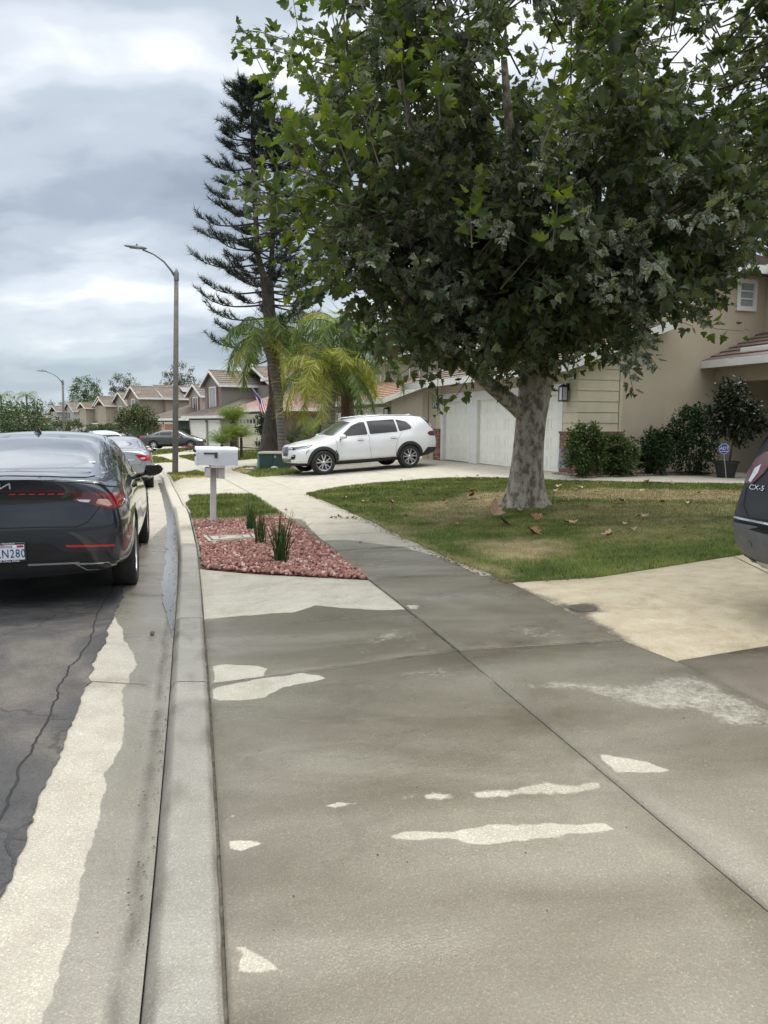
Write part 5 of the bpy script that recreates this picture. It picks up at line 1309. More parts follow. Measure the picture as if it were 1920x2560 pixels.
garage_door(B, .75, 5.45, 0, 2.05, .10, M_DOORW, 8, 4); garage_door(B, 5.9, 8.3, 0, 2.05, -.01, M_DOORW, 4, 4)
t_ = MB(); t_.box(-.03, 0, .55, .72, 0, 2.25); t_.box(-.03, 0, 5.48, 5.88, 0, 2.25); t_.box(-.03, 0, .72, 5.48, 2.06, 2.25); t_.build('door_trim', M_TRIM, B)
lantern(B, -.02, .3, 2.1, 1.2); lantern(B, -.02, 8.8, 2.1, 1.2); window(B, 'x', (3, 8.3, 4.3), 1.2, 1.2, M_PANEL, (1, 0)); window(B, 'x', (3, 4.0, 4.3), 1.2, 1.2, M_PANE, (1, 0))
mt = MB(); mt.lathe([(.0, .10), (.13, .10), (.16, .0)], 16, 'Y'); o = mt.build('meter_dial', M_GREYP, B); o.location = (2.7, -.10, 1.75)

# ---- generic two-storey houses further down the curve
def tract(label, px, Y, u, z, gw, gd, wallm, roofm, gl=2.62, up=(1.0, 4.6, 1.8, 9.0), uz=5.2, side_up=None, lowm=None, doorm=None, doors=((.5, 2.9), (3.3, 5.6)), shut=None, roof2='gable', win=(1.1, 1.4), wpane=None, trimdoor=True, dormer=None, pitch=.62, wside=True):
    p = at(px, 1057, Y); ux, uy = Vector(u).normalized(); Hh = house_root(label, p.x, p.y, z, ux, uy)
    low = MB(); low.box(0, gd, 0, gw, -1.2, gl); low.build('lower_wall', lowm or wallm, Hh)
    rf = MB(); tr = MB(); hip(rf, tr, 0, gd, 0, gw, gl + .02, pitch=.40, ov=.5)
    a0, a1, b0, b1 = up; um = MB()
    h_ = ((a1 - a0) / 2 + .35) * pitch
    um.box(b0, b1, a0, a1, gl - .3, uz)
    if roof2 == 'gable':
        ym = (a0 + a1) / 2; hh = (a1 - a0) / 2 * pitch + .35 * pitch * 0
        um.extr([(b0, a0, uz), (b0, a1, uz), (b0, ym, uz + hh + .15)], (b1 - b0, 0, 0)); gable_x(rf, tr, b0, b1, a0, a1, uz + .02, pitch=pitch)
    else: hip(rf, tr, b0, b1, a0, a1, uz + .02, pitch=.42)
    if side_up:   # wider body behind the front gable
        c0, c1, d0, d1 = side_up; um.box(d0, d1, c0, c1, gl - .3, uz - .002); gable_x(rf, tr, d0, d1, c0, c1, uz + .012, pitch=.5) if roof2 == 'gable' else hip(rf, tr, d0, d1, c0, c1, uz + .015)
    um.build('upper_wall', wallm, Hh); rf.build('roof', roofm, Hh); tr.build('fascia', M_TRIM, Hh)
    for y0, y1 in doors:
        garage_door(Hh, y0, y1, 0, 2.05, -.045, doorm or M_DOORW, max(2, int((y1 - y0) / .6)), 4, wins=(doorm is not None and doorm.name.startswith('cream')))
        t = MB(); t.box(-.07, -.0, y0 - .16, y0 - .005, 0, 2.3); t.box(-.07, 0, y1 + .005, y1 + .16, 0, 2.3); t.box(-.07, 0, y0 - .16, y1 + .16, 2.06, 2.3); t.build('door_trim', M_TRIM, Hh)
    window(Hh, 'x', (b0, (a0 + a1) / 2, uz - .35 - win[1] / 2 + .15), win[0], win[1], wpane or M_PANE, (1, 0), tr=.12, shutters=shut)
    if wside:
        window(Hh, 'y', ((b0 + b1) / 2 - .5, a0, uz - 1.1), .9, .9, M_PANE, (1, 0), tr=.10)
    return Hh
T_G = tilem('grey_brown_roof_tile', (.20, .165, .135), (.155, .13, .11), (.26, .215, .18)); T_O = tilem('olive_brown_roof_tile', (.17, .135, .095), (.13, .105, .075), (.22, .175, .125)); T_P = tilem('pink_brown_roof_tile', (.40, .27, .22), (.32, .21, .175), (.46, .34, .28))
S_C = stucco('peach_stucco', (.42, .28, .19)); S_CB = stucco('brown_stucco', (.22, .155, .11)); S_D = stucco('grey_stucco', (.25, .225, .20)); S_E = stucco('pale_taupe_stucco', (.40, .35, .30)); S_ED = stucco('charcoal_stucco', (.06, .065, .07))
S_F = stucco('warm_grey_stucco', (.27, .235, .19)); S_G = stucco('beige_stucco', (.38, .34, .27)); S_H = stucco('tan_stucco', (.30, .235, .17)); S_I = stucco('white_stucco', (.50, .49, .46))
M_SHUT = mat('brick_red_shutter', (.22, .05, .04), (.18, .04, .035), rough=.6); M_CREAM = mat('cream_garage_door', (.62, .58, .43), (.58, .54, .40), rough=.6); M_SALM = mat('salmon_garage_door', (.42, .20, .14), (.36, .17, .12), rough=.6)
hC = tract('pink tiled two storey house with cream garage door and a flag', 692, 46, (-.50, .86), -.12, 7.7, 9, S_CB, T_P, up=(.2, 9.0, 3.0, 10), uz=5.0, roof2='hip', lowm=S_CB, doorm=M_CREAM, doors=((2.9, 7.0), (.3, 2.3)), wpane=M_PANEL, wside=False)
hD = tract('grey house with red shutters and steep front gable beside the pines', 556, 60, (-.6, .8), -.48, 7.2, 9, S_D, T_G, up=(3.6, 7.2, 1.6, 11), uz=5.35, shut=M_SHUT, win=(1.3, 1.9), doors=((.4, 2.6), (3.4, 6.6)), side_up=(.6, 6.9, 5.0, 12), wpane=M_PANEL)
hE = tract('pale taupe house with dark lower storey and salmon garage door', 449, 76, (-.62, .78), -.62, 8.6, 10, S_E, T_G, up=(.0, 3.4, 2.6, 12), uz=5.05, lowm=S_ED, doorm=M_SALM, doors=((1.0, 4.0), (4.6, 7.6)), shut=M_SHUT, win=(1.1, 1.5))
hF = tract('warm grey house with tall arched gable window and roof solar panels', 378, 90, (-.64, .77), -.75, 6, 9, S_F, T_G, up=(-.6, 3.4, -1.6, 9), uz=5.35, win=(.9, 2.6), side_up=(-1.0, 5, 1.5, 12))
sp_ = MB(); sp_.extr([(4.2, -.2, 6.15), (8.2, -.2, 6.15), (8.2, .9, 6.75), (4.2, .9, 6.75)], (0, -.05, .08)); sp_.build('solar_panel', M_BLKP, hF)
for px_, Y_, lab, wm, rm, kw in (
    (322, 106, 'beige house with wide roof and tall gable window behind the round tree', S_G, T_G, dict(up=(0, 5.4, 0, 11), uz=5.2, side_up=(4.2, 7.4, -1.6, 8), win=(1.0, 1.6))),
    (266, 121, 'beige house with paired olive-brown gables', S_G, T_O, dict(up=(-.4, 5.0, 0, 10), uz=5.2, side_up=(5.0, 8.0, -1.4, 7), win=(1.0, 1.8))),
    (218, 137, 'tan brown house with a small front gable', S_H, T_O, dict(up=(0, 3.2, 0, 10), uz=4.8, win=(1.0, 2.0))),
    (186, 153, 'white and grey house left of the tan brown one', S_I, T_G, dict(up=(0, 5.4, 0, 10), uz=5.2, side_up=(4, 8, -2, 6))),
    (146, 170, 'pale house behind the far street lamp', S_I, T_G, dict(up=(0, 5.0, 0, 10), uz=4.8)),
    (118, 192, 'low pink roofed house at the far bend', S_H, T_P, dict(up=(0, 6.0, 0, 10), uz=4.4, roof2='hip')),
    (16, 210, 'small brown house at the left edge beside the far trees', S_G, T_O, dict(up=(0, 5.0, 0, 10), uz=4.6)),
    (-30, 230, 'grey house at the far left edge', S_I, T_G, dict(up=(0, 5.0, 0, 10), uz=5.0))):
    tract(lab, px_, Y_, (-.68, .73), -1.05 - max(0, Y_ - 110) * .004, 6.5, 9, wm, rm, doors=((.6, 2.9), (3.4, 5.9)), **kw)
# ------------------------------------------------------------------ leaves and foliage, built as many small faces
def unit(a): return a / np.maximum(np.linalg.norm(a, axis=-1, keepdims=True), 1e-9)
def rand_dirs(n): return unit(RNG.normal(size=(n, 3)))
LT = np.array([(0, 0, 0), (.10, -.03, 0), (.32, .02, .03), (.52, .14, .09), (.34, .28, .04), (.44, .50, .10), (.23, .50, .03), (.17, .74, .05), (0, 1.0, 0),
               (-.17, .74, .05), (-.23, .50, .03), (-.44, .50, .10), (-.34, .28, .04), (-.52, .14, .09), (-.32, .02, .03), (-.10, -.03, 0), (0, .36, -.05)])
LF = np.array([(16, i, i + 1) for i in range(1, 15)] + [(16, 0, 1), (16, 15, 0)])
def leaves_mesh(name, P, D, Nn, S, m, parent, tmpl=None, faces=None):
    """P positions, D leaf axis, Nn rough normal, S size"""
    T = LT if tmpl is None else tmpl; Fc = LF if faces is None else faces
    D = unit(D); X = unit(np.cross(D, Nn)); Z = np.cross(X, D); n = len(P); k = len(T)
    t = np.repeat(T[None], n, 0).copy(); cup = RNG.uniform(-1.6, 2.4, n)[:, None]; t[:, :, 2] = t[:, :, 2] * cup * 2.2 - (t[:, :, 1] ** 2) * RNG.uniform(-.05, .30, n)[:, None]
    t[:, :, 0] *= RNG.uniform(.8, 1.15, n)[:, None]
    V = P[:, None, :] + (t[:, :, 0:1] * X[:, None] + t[:, :, 1:2] * D[:, None] + t[:, :, 2:3] * Z[:, None]) * S[:, None, None]
    F = (Fc[None] + (np.arange(n) * k)[:, None, None]).reshape(-1, Fc.shape[1])
    return link(name, mesh_np(name, V.reshape(-1, 3), F), m, parent)
OV = np.array([(0, 0, 0), (.22, .35, .05), (.17, .72, .03), (0, 1, 0), (-.17, .72, .03), (-.22, .35, .05)]); OF = np.array([(0, 1, 2), (0, 2, 3), (0, 3, 4), (0, 4, 5)])
RH = np.array([(0, 0, 0), (.3, .45, .06), (0, 1, 0), (-.3, .45, .06)]); RF = np.array([(0, 1, 2), (0, 2, 3)])
def leafmat(name, base, isl, transl=.28, rough=.55, patch=None, pscale=.9):
    m = mat(name, base, tuple(x * .7 for x in base), nscale=3.0, rough=rough, transl=transl, spec=.35, island=isl)
    if patch:
        t = m.node_tree; pr = t.nodes['Principled BSDF'] if 'Principled BSDF' in t.nodes else [n for n in t.nodes if n.type == 'BSDF_PRINCIPLED'][0]
        src = pr.inputs['Base Color'].links[0].from_socket
        co = t.nodes.new('ShaderNodeTexCoord'); n = nd(t, 'ShaderNodeTexNoise', i_Scale=pscale, i_Detail=4.0); t.links.new(co.outputs['Object'], n.inputs['Vector'])
        g = t.nodes.new('ShaderNodeNewGeometry')
        f = ramp(t, mth(t, 'ADD', n.outputs[0], mth(t, 'MULTIPLY', g.outputs['Random Per Island'], .16)), [(.57, (0, 0, 0)), (.65, (1, 1, 1))])
        n2_ = nd(t, 'ShaderNodeTexNoise', i_Scale=45.0, i_Detail=2.0); t.links.new(co.outputs['Object'], n2_.inputs['Vector'])
        f = mth(t, 'MULTIPLY', f, ramp(t, n2_.outputs[0], [(.42, (0, 0, 0)), (.58, (.9, .9, .9))]))
        out = mixc(t, f, src, patch); t.links.new(out, pr.inputs['Base Color'])
    return m
M_LEAF = leafmat('sycamore_leaf', (.085, .108, .058), [(0, (.055, .078, .048)), (.45, (.085, .110, .058)), (.8, (.12, .145, .068)), (.955, (.22, .24, .07)), (1, (.17, .12, .06))], .30, patch=(.46, .48, .40))
M_YOUNG = leafmat('young_sycamore_leaf', (.10, .13, .045), [(0, (.06, .085, .035)), (.5, (.10, .14, .04)), (.85, (.18, .21, .05)), (1, (.34, .36, .08))], .40)
M_BARK = mat('sycamore_bark', (.44, .40, .335), (.31, .275, .23), c3=(.17, .135, .10), nscale=11, rough=.95, bump=1.0, bscale=36, lo=.43, hi=.60, stretch=(1, 1, .6), detail=9)
M_TWIG = mat('twig_bark', (.10, .08, .055), (.07, .055, .04), nscale=12, rough=.9)
def spray(path, nleaf, size, spread=.35, droop=.3):
    """leaves set alternately along a twig; returns arrays"""
    P = np.array([tuple(p) for p in path]); seg = np.linalg.norm(np.diff(P, axis=0), axis=1); cum = np.concatenate([[0], np.cumsum(seg)])
    u = np.linspace(.12, 1, nleaf) * cum[-1]
    Q = np.stack([np.interp(u, cum, P[:, i]) for i in range(3)], 1); Tn = unit(P[-1] - P[0])
    side = unit(np.cross(Tn, RNG.normal(size=(nleaf, 3)))); D = unit(side * .9 + Tn * .55 + np.array([0, 0, -droop]) + RNG.normal(size=(nleaf, 3)) * .25)
    Q = Q + side * size * spread
    Nn = unit(np.array([0, 0, .8]) + RNG.normal(size=(nleaf, 3)) * .55)
    S = size * RNG.uniform(.6, 1.2, nleaf) * np.linspace(1.1, .65, nleaf)
    return Q, D, Nn, S
# ---- the big sycamore
tb = G(1313, 1268); TZ = float(hz(*tb)) + .015
syc = thing('sycamore_tree', 'big leafy sycamore with mottled grey bark standing on the lawn', 'tree', (tb[0], tb[1], TZ))
o0 = Vector((tb[0], tb[1], TZ)); TY = tb[1]
def L_(p): return Vector(p) - o0
tp = [at(1313, 1276, TY), at(1313, 1262, TY), at(1314, 1246, TY), at(1316, 1215, TY), at(1319, 1160, TY), at(1323, 1100, TY), at(1328, 1040, TY), at(1336, 985, TY), at(1345, 930, TY), at(1352, 880, TY), at(1362, 820, TY)]
trr = [.44, .41, .355, .30, .262, .248, .252, .272, .29, .29, .27]
tm = MB()
P = [L_(p) for p in tp]; n_ = 40
V = []; F = []
for i, p in enumerate(P):
    for k in range(n_):
        th = 2 * math.pi * k / n_; r = trr[i]
        fl = max(0, 1 - i / 4.0); r *= 1 + fl * .20 * math.sin(5 * th + .6) + .06 * fl * math.sin(9 * th)
        q = Vector((math.cos(th) * 1.2, math.sin(th) * 1.2, p.z * 1.3)); r *= 1 + .07 * mnoise.noise(q * 1.6) + .035 * mnoise.noise(q * 5)
        V.append((p.x + r * math.cos(th), p.y + r * math.sin(th), p.z))
for i in range(len(P) - 1):
    for k in range(n_): j = (k + 1) % n_; F.append((i * n_ + k, i * n_ + j, (i + 1) * n_ + j, (i + 1) * n_ + k))
me_ = smooth_mesh(V, F, 2, 'trunk'); me_.polygons.foreach_set('use_smooth', [True] * len(me_.polygons)); link('trunk', me_, M_BARK, syc)
top = L_(tp[-1])
def limb(path, r0, r1, name='limb', m=M_BARK, seg=14):
    P = [Vector(p) for p in path]; Q = []
    for i in range(len(P) - 1):
        for k in range(4): Q.append(P[i].lerp(P[i + 1], k / 4))
    Q.append(P[-1])
    for _ in range(3): Q = [Q[0]] + [(Q[i - 1] + Q[i] * 2 + Q[i + 1]) / 4 for i in range(1, len(Q) - 1)] + [Q[-1]]
    b = MB(); b.tube(Q, [r0 + (r1 - r0) * (i / (len(Q) - 1)) ** .8 for i in range(len(Q))], seg, rn=.10); return b.build(name, m, syc, smooth=True)
limb([L_(at(1330, 1050, TY)), L_(at(1292, 1018, TY - .1)), L_(at(1240, 975, TY - .35)), L_(at(1180, 925, TY - .7)), L_(at(1100, 860, TY - 1.1)), L_(at(1000, 740, TY - 1.9)), L_(at(900, 560, TY - 2.6))], .17, .05)
lm = [((1362, 830, 0), (1400, 700, -.3), (1470, 540, -.9), (1530, 360, -1.5), (1600, 120, -2)), ((1350, 860, 0), (1290, 740, .2), (1230, 600, .3), (1190, 420, .2), (1180, 200, 0)),
      ((1360, 840, 0), (1350, 650, .8), (1360, 450, 1.2), (1380, 200, 1.6)), ((1370, 840, .1), (1480, 720, .8), (1620, 600, 1.4), (1800, 450, 1.8)),
      ((1350, 880, 0), (1260, 800, -.8), (1150, 640, -1.8), (1050, 420, -2.6), (1000, 200, -3.2)), ((1365, 850, 0), (1440, 740, -1.2), (1560, 610, -2.0), (1720, 500, -2.6)),
      ((1350, 900, -.1), (1210, 820, .9), (1100, 700, 1.6), (980, 520, 2.0)), ((1360, 860, -.2), (1300, 650, -2.0), (1280, 400, -3.0), (1260, 150, -3.6))]
for l in lm: limb([L_(at(x, y, TY + dy)) for x, y, dy in l], .16, .035)
ells = [((2.7, 11.5, 6.7), (3.9, 3.9, 3.7), 640, .62), ((1.9, 11.4, 4.25), (2.5, 2.7, 1.8), 430, .35), ((.0, 10.0, 4.9), (1.35, 1.7, 1.7), 150, .3), ((-.85, 9.3, 4.0), (.75, 1.1, .95), 34, .2), ((5.5, 10.8, 7.0), (2.5, 2.7, 2.7), 300, .5),
        ((3.0, 9.8, 4.3), (1.9, 1.5, 1.2), 150, .3), ((.6, 9.4, 6.3), (1.6, 1.6, 1.6), 100, .3), ((2.2, 11.6, 3.3), (1.3, 1.3, .55), 60, .2), ((4.6, 11.4, 4.6), (1.3, 1.4, 1.3), 80, .2), ((-.6, 9.2, 5.8), (.8, 1.0, .9), 26, .2), ((2.9, 11.4, 3.7), (2.1, 1.8, 1.1), 170, .1), ((1.5, 9.9, 3.6), (1.5, 1.2, .75), 110, .1), ((2.7, 9.9, 3.3), (1.2, 1.0, .6), 90, .1), ((.6, 10.4, 3.5), (1.1, 1.0, .8), 70, .1), ((3.9, 10.6, 3.7), (1.0, 1.2, .7), 70, .1), ((.75, 10.8, 2.95), (.85, .8, .42), 46, .0), ((1.75, 11.1, 2.85), (.7, .6, .42), 50, .0), ((2.9, 11.0, 3.0), (.8, .8, .4), 50, 0)]
Ps, Ds, Ns, Ss = [], [], [], []; tw = MB()
for c, r, ns, inner in ells:
    c = np.array(c); r = np.array(r)
    for _ in range(ns):
        d = rand_dirs(1)[0]; rad = inner + (1 - inner) * RNG.uniform() ** .6; p = c + d * r * rad
        if mnoise.noise(Vector(p) * .9) < -.28: continue
        if p[1] < 6.9 or p[2] < 2.42 or (p[0] / p[1] < -.06 and RNG.uniform() < .62) or (p[0] / p[1] < .0 and RNG.uniform() < .3) or p[2] < 2.95 + .60 * (p[0] - 3.6) + .10 * (p[1] - 9): continue
        out = unit(np.array([d[0], d[1], d[2] * .6 + .35]) + RNG.normal(size=3) * .35)
        ln = RNG.uniform(.5, .95); mid = p + out * ln * .5; end = p + out * ln + np.array([0, 0, -.10 * ln])
        near = 1.0
        q = spray([p, mid, end], int(RNG.integers(15, 23)), RNG.uniform(.145, .205)); Ps.append(q[0]); Ds.append(q[1]); Ns.append(q[2]); Ss.append(q[3])
        tw.tube([Vector(p - out * .5) - o0, Vector(p) - o0, Vector(mid) - o0, Vector(end) - o0], [.012, .009, .006, .003], 3, cap=False)
Pa = np.concatenate(Ps) - np.array(o0); leaves_mesh('crown', Pa, np.concatenate(Ds), np.concatenate(Ns), np.concatenate(Ss), M_LEAF, syc)
print('sycamore leaves', len(Pa))
shoots = [([(770, 440), (715, 320), (668, 200), (622, 105)], 7.6, 24), ([(880, 440), (815, 270), (750, 110), (728, -40)], 7.5, 26), ([(950, 420), (895, 250), (840, 80), (815, -40)], 7.6, 22), ([(1020, 320), (1000, 120), (985, -40)], 7.8, 18),
          ([(900, 520), (780, 500), (690, 480), (640, 440)], 8.2, 16), ([(840, 590), (740, 570), (640, 590)], 8.3, 16), ([(860, 470), (760, 430), (655, 400)], 8.2, 16), ([(900, 720), (800, 700), (700, 735)], 8.8, 16), ([(880, 650), (770, 650), (690, 640)], 8.6, 12),
          ([(1215, 880), (1170, 945), (1145, 985), (1095, 1012)], 10.6, 9), ([(1080, 850), (1040, 910), (985, 945)], 10.3, 12), ([(1560, 740), (1648, 764), (1693, 781), (1747, 807), (1790, 822), (1860, 828)], 10.5, 12), ([(1600, 690), (1700, 720), (1750, 745), (1815, 748)], 10.6, 8),
          ([(1350, 380), (1400, 260), (1447, 130), (1493, 28)], 7.4, 22), ([(1180, 620), (1175, 520), (1190, 420)], 7.9, 12), ([(1380, 620), (1395, 500), (1400, 400)], 7.8, 14), ([(1520, 830), (1500, 870), (1480, 930)], 10.8, 9), ([(1720, 640), (1800, 670), (1880, 700)], 10.5, 12), ([(1100, 300), (1090, 150), (1100, 20)], 7.7, 16)]
for pts, Y_, k in shoots:
    path = [np.array(at(x, y, Y_ + .15 * i)) for i, (x, y) in enumerate(pts)]
    Q = spray(path, int(k * 2.2), .155 if Y_ < 9 else .19, spread=.5)
    sb = MB(); sb.tube([Vector(p) - o0 for p in path], [.009 - .006 * i / (len(path) - 1) for i in range(len(path))], 5, cap=False)
    so = sb.build('shoot', M_TWIG, syc)
    leaves_mesh('leaves', Q[0] - np.array(o0), Q[1], Q[2], Q[3], M_YOUNG, so)
tw.build('twigs', M_TWIG, syc)

# ---- tall star pine with forked trunk
M_NEEDLE = leafmat('pine_needles', (.020, .038, .024), [(0, (.014, .030, .020)), (.7, (.026, .046, .026)), (.95, (.05, .06, .03)), (1, (.12, .08, .06))], .1)
M_PBARK = mat('dark_pine_bark', (.045, .036, .030), (.085, .07, .058), nscale=9, rough=1, bump=.9, bscale=14, stretch=(1, 1, .35))
def pine(label, Y, trunk_px, radii, whorls, left, topn=10, seed=1):
    rnd = random.Random(seed); base = at(*trunk_px[0], Y); root = thing('pine_tree', label, 'tree', base)
    P = [at(x, y, Y) - base for x, y in trunk_px]; b = MB(); Q = []
    for i in range(len(P) - 1):
        for k in range(3): Q.append(P[i].lerp(P[i + 1], k / 3))
    Q.append(P[-1]); rr_ = np.interp(np.linspace(0, 1, len(Q)), np.linspace(0, 1, len(radii)), radii)
    b.tube(Q, [float(r) for r in rr_], 14, rn=.12); b.build('trunk', M_PBARK, root, smooth=True)
    H = Q[-1].z; br = MB(); NP, NDir, NS = [], [], []
    def pos(z):
        for a, c in zip(Q[:-1], Q[1:]):
            if a.z <= z <= c.z: return a.lerp(c, (z - a.z) / max(1e-6, c.z - a.z))
        return Q[-1]
    z0_, z1_ = whorls
    nz_ = int((z1_ - z0_) / .55)
    for w_ in range(nz_ + 1):
        z = z0_ + (z1_ - z0_) * w_ / nz_; f = (z - z0_) / (z1_ - z0_); p = pos(z)
        L0 = left(f)
        nb = rnd.choice([3, 4, 4]) if f < .75 else 8
        for k in range(nb):
            az = 2 * math.pi * (k + rnd.random() * .7) / nb; ln = L0 * rnd.uniform(.72, 1.1)
            d = Vector((math.cos(az), math.sin(az), 0)); path = []
            for t in np.linspace(0, 1, 7):
                path.append(p + d * ln * t + Vector((0, 0, ln * (-.16 * t + .26 * t ** 4))))
            br.tube(path, [.045 * (1 - .8 * t) + .006 for t in np.linspace(0, 1, 7)], 4, cap=False)
            # foliage sits on the outer half as upswept plumes
            t0 = .50 if f < .8 else .12
            nsub = int(7 + 3 * (1 - f)) if f < .8 else 7
            for s_ in range(nsub):
                t = t0 + (1 - t0) * (s_ + rnd.random()) / nsub; i = min(5, int(t * 6)); q = path[i].lerp(path[i + 1], t * 6 - i)
                sd = Vector((-d.y, d.x, 0)) * rnd.choice([-1, 1]) * rnd.uniform(.1, .8); dr = (d * .75 + sd + Vector((0, 0, rnd.uniform(.35, .9)))).normalized()
                pl = rnd.uniform(.35, .7) * (1 - .35 * f); e = q + dr * pl; br.tube([q, e], [.012, .006], 3, cap=False)
                m_ = 52
                for u in range(m_):
                    r_ = u / m_; qq = q + dr * pl * r_; nd_ = (dr * .55 + Vector([rnd.gauss(0, .55), rnd.gauss(0, .55), rnd.gauss(.25, .5)])).normalized()
                    NP.append(tuple(qq)); NDir.append(tuple(nd_)); NS.append(rnd.uniform(.16, .32))
    br.build('branches', M_PBARK, root)
    NT = np.array([(-.045, 0, 0), (.045, 0, 0), (0, 1, .08)]); NF = np.array([(0, 1, 2)])
    leaves_mesh('foliage', np.array(NP), np.array(NDir), rand_dirs(len(NP)), np.array(NS), M_NEEDLE, root, NT, NF)
    return root
pine('tall thin pine with upswept tufts and dark leaning trunk behind the utility box', 31.5, [(676, 1150), (684, 1060), (690, 989), (682, 880), (672, 790), (667, 717), (655, 675), (644, 636), (640, 560), (636, 480), (632, 400), (630, 310), (628, 230)], [.60, .42, .30, .26, .25, .22, .13, .12, .11, .10, .09, .06, .03],
     (4.4, 16.0), lambda f: (2.7 if f < .25 else 2.75 - 2.1 * max(0, (f - .25) / .75) ** 1.1), seed=3)
pine('second slimmer pine leader rising beside the tall thin pine', 32.2, [(672, 1150), (690, 1000), (684, 850), (676, 740), (676, 690), (682, 600), (686, 500), (690, 400), (694, 300)], [.45, .30, .22, .17, .12, .10, .08, .06, .03],
     (7.0, 14.2), lambda f: 2.3 - 1.5 * f, seed=8)

# ---- palms
M_FROND = leafmat('palm_frond', (.085, .135, .045), [(0, (.08, .12, .045)), (.6, (.15, .20, .065)), (1, (.30, .32, .11))], .4)
M_FRONDY = leafmat('yellowing_frond', (.32, .32, .08), [(0, (.26, .27, .06)), (1, (.42, .36, .11))], .4)
M_FRONDD = leafmat('dead_frond', (.22, .12, .07), [(0, (.17, .09, .05)), (1, (.28, .17, .10))], .1)
M_PALMT = mat('palm_trunk', (.21, .185, .165), (.13, .115, .10), nscale=4, rough=.9, bump=.4, bscale=20, stretch=(1, 1, 3))
def rings(name):
    if name in MATS: return MATS[name]
    m = mat(name, (.23, .205, .185), (.15, .13, .115), nscale=5, rough=.9, bump=.3, bscale=20); t = m.node_tree; pr = [n for n in t.nodes if n.type == 'BSDF_PRINCIPLED'][0]; src = pr.inputs['Base Color'].links[0].from_socket
    co = t.nodes.new('ShaderNodeTexCoord'); wv = nd(t, 'ShaderNodeTexWave', i_Scale=2.2, i_Distortion=1.2, bands_direction='Z'); t.links.new(co.outputs['Object'], wv.inputs['Vector'])
    t.links.new(mixc(t, .8, src, ramp(t, wv.outputs[0], [(.05, (.45, .45, .45)), (.25, (1, 1, 1))]), 'MULTIPLY'), pr.inputs['Base Color']); return m
M_RINGS = rings('ringed_palm_trunk')
LFT = np.array([(-.017, 0, 0), (.017, 0, 0), (.015, .55, -.03), (0, 1, -.22), (-.015, .55, -.03)]); LFF = np.array([(0, 1, 2), (0, 2, 4), (4, 2, 3)])
def palm(label, base, h, crown, nf, fl, leaflet, trunk_r, m_leaf=None, droop=1.0, lean=(0, 0), ymix=.15, dead=0, name='palm_tree', seed=1, up=.9, trunk_m=None, per=90, sides=None):
    rnd = random.Random(seed); root = thing(name, label, 'palm tree', base)
    if h > .05:
        P = [Vector((lean[0] * t ** 2, lean[1] * t ** 2, h * t - .1)) for t in np.linspace(0, 1, 14)]
        b = MB(); b.tube(P, [trunk_r * (1.15 - .2 * t + .15 * max(0, .15 - t) * 6) for t in np.linspace(0, 1, 14)], 14, rn=.05); b.build('trunk', trunk_m or M_RINGS, root, smooth=True)
        top_ = P[-1]
        if h > 2:
            s_ = MB(); s_.tube([top_ - Vector((0, 0, .2)), top_ + Vector((0, 0, .25)), top_ + Vector((0, 0, .75))], [trunk_r * 1.05, trunk_r * 1.25, trunk_r * .5], 12); s_.build('crownshaft', mat('palm_boots', (.20, .15, .10), (.12, .085, .06), nscale=12, rough=.9, bump=.5), root, smooth=True)
            top_ = top_ + Vector((0, 0, .35))
    else: top_ = Vector((0, 0, .05))
    for k in range(nf + dead):
        isd = k >= nf; az = k * 2.399 + rnd.random() * .4; el = (up - 1.05 * (k / max(1, nf)) * droop) if not isd else -1.1
        if isd and sides: az = sides[(k - nf) % len(sides)]
        L0 = fl * rnd.uniform(.85, 1.1); d = Vector((math.cos(az) * math.cos(el), math.sin(az) * math.cos(el), math.sin(el))); path = [top_.copy()]; v = d.copy()
        for s_ in range(12):
            path.append(path[-1] + v * L0 / 12); v = (v + Vector((0, 0, -.16 * droop * (.5 + s_ / 8)))).normalized()
            if isd: v = (v + Vector((0, 0, -.4))).normalized()
        rb = MB(); rb.tube(path, [.022 * (1 - .85 * i / 12) * (fl / 2.6) + .003 for i in range(13)], 4, cap=False)
        n = per if not isd else 36; PP, DD, NN, SSz = [], [], [], []
        for i in range(n):
            t = .16 + .84 * i / n; j = min(11, int(t * 12)); q = path[j].lerp(path[j + 1], t * 12 - j); ax = (path[j + 1] - path[j]).normalized(); sd = ax.cross(Vector((0, 0, 1))).normalized()
            for sgn in (1, -1):
                dd_ = (sd * sgn * rnd.uniform(.6, 1.1) + ax * rnd.uniform(.35, .6) + Vector((rnd.gauss(0, .15), rnd.gauss(0, .15), -rnd.uniform(.1, 1.5) * droop))).normalized()
                if isd: dd_ = (ax + sd * sgn * .25 + Vector([rnd.gauss(0, .15) for _ in range(3)])).normalized()
                PP.append(tuple(q)); DD.append(tuple(dd_)); NN.append(tuple(ax.cross(dd_) + Vector([rnd.gauss(0, .3) for _ in range(3)]))); SSz.append(leaflet * rnd.uniform(.75, 1.1) * (1 - .55 * abs(t - .45)))
        m_ = M_FRONDD if isd else (M_FRONDY if rnd.random() < ymix else (m_leaf or M_FROND))
        fo = rb.build('frond', m_ if isd else M_FROND, root)
        leaves_mesh('leaflets', np.array(PP), np.array(DD), np.array(NN), np.array(SSz), m_, fo, LFT, LFF)
    return root
def gz(X, Y): return Vector((X, Y, float(hz(X, Y))))
def gp_(px, Y): p = at(px, 1057, Y); return gz(p.x, Y)
b_ = gp_(818, 27.5); tpz = at(818, 945, 27.5).z - b_.z; palm('queen palm with yellowing fronds, left of two trunks behind the white car', b_, tpz, 0, 17, 2.7, .8, .24, seed=4, ymix=.45, lean=(.15, 0), up=1.15, droop=1.35, per=95)
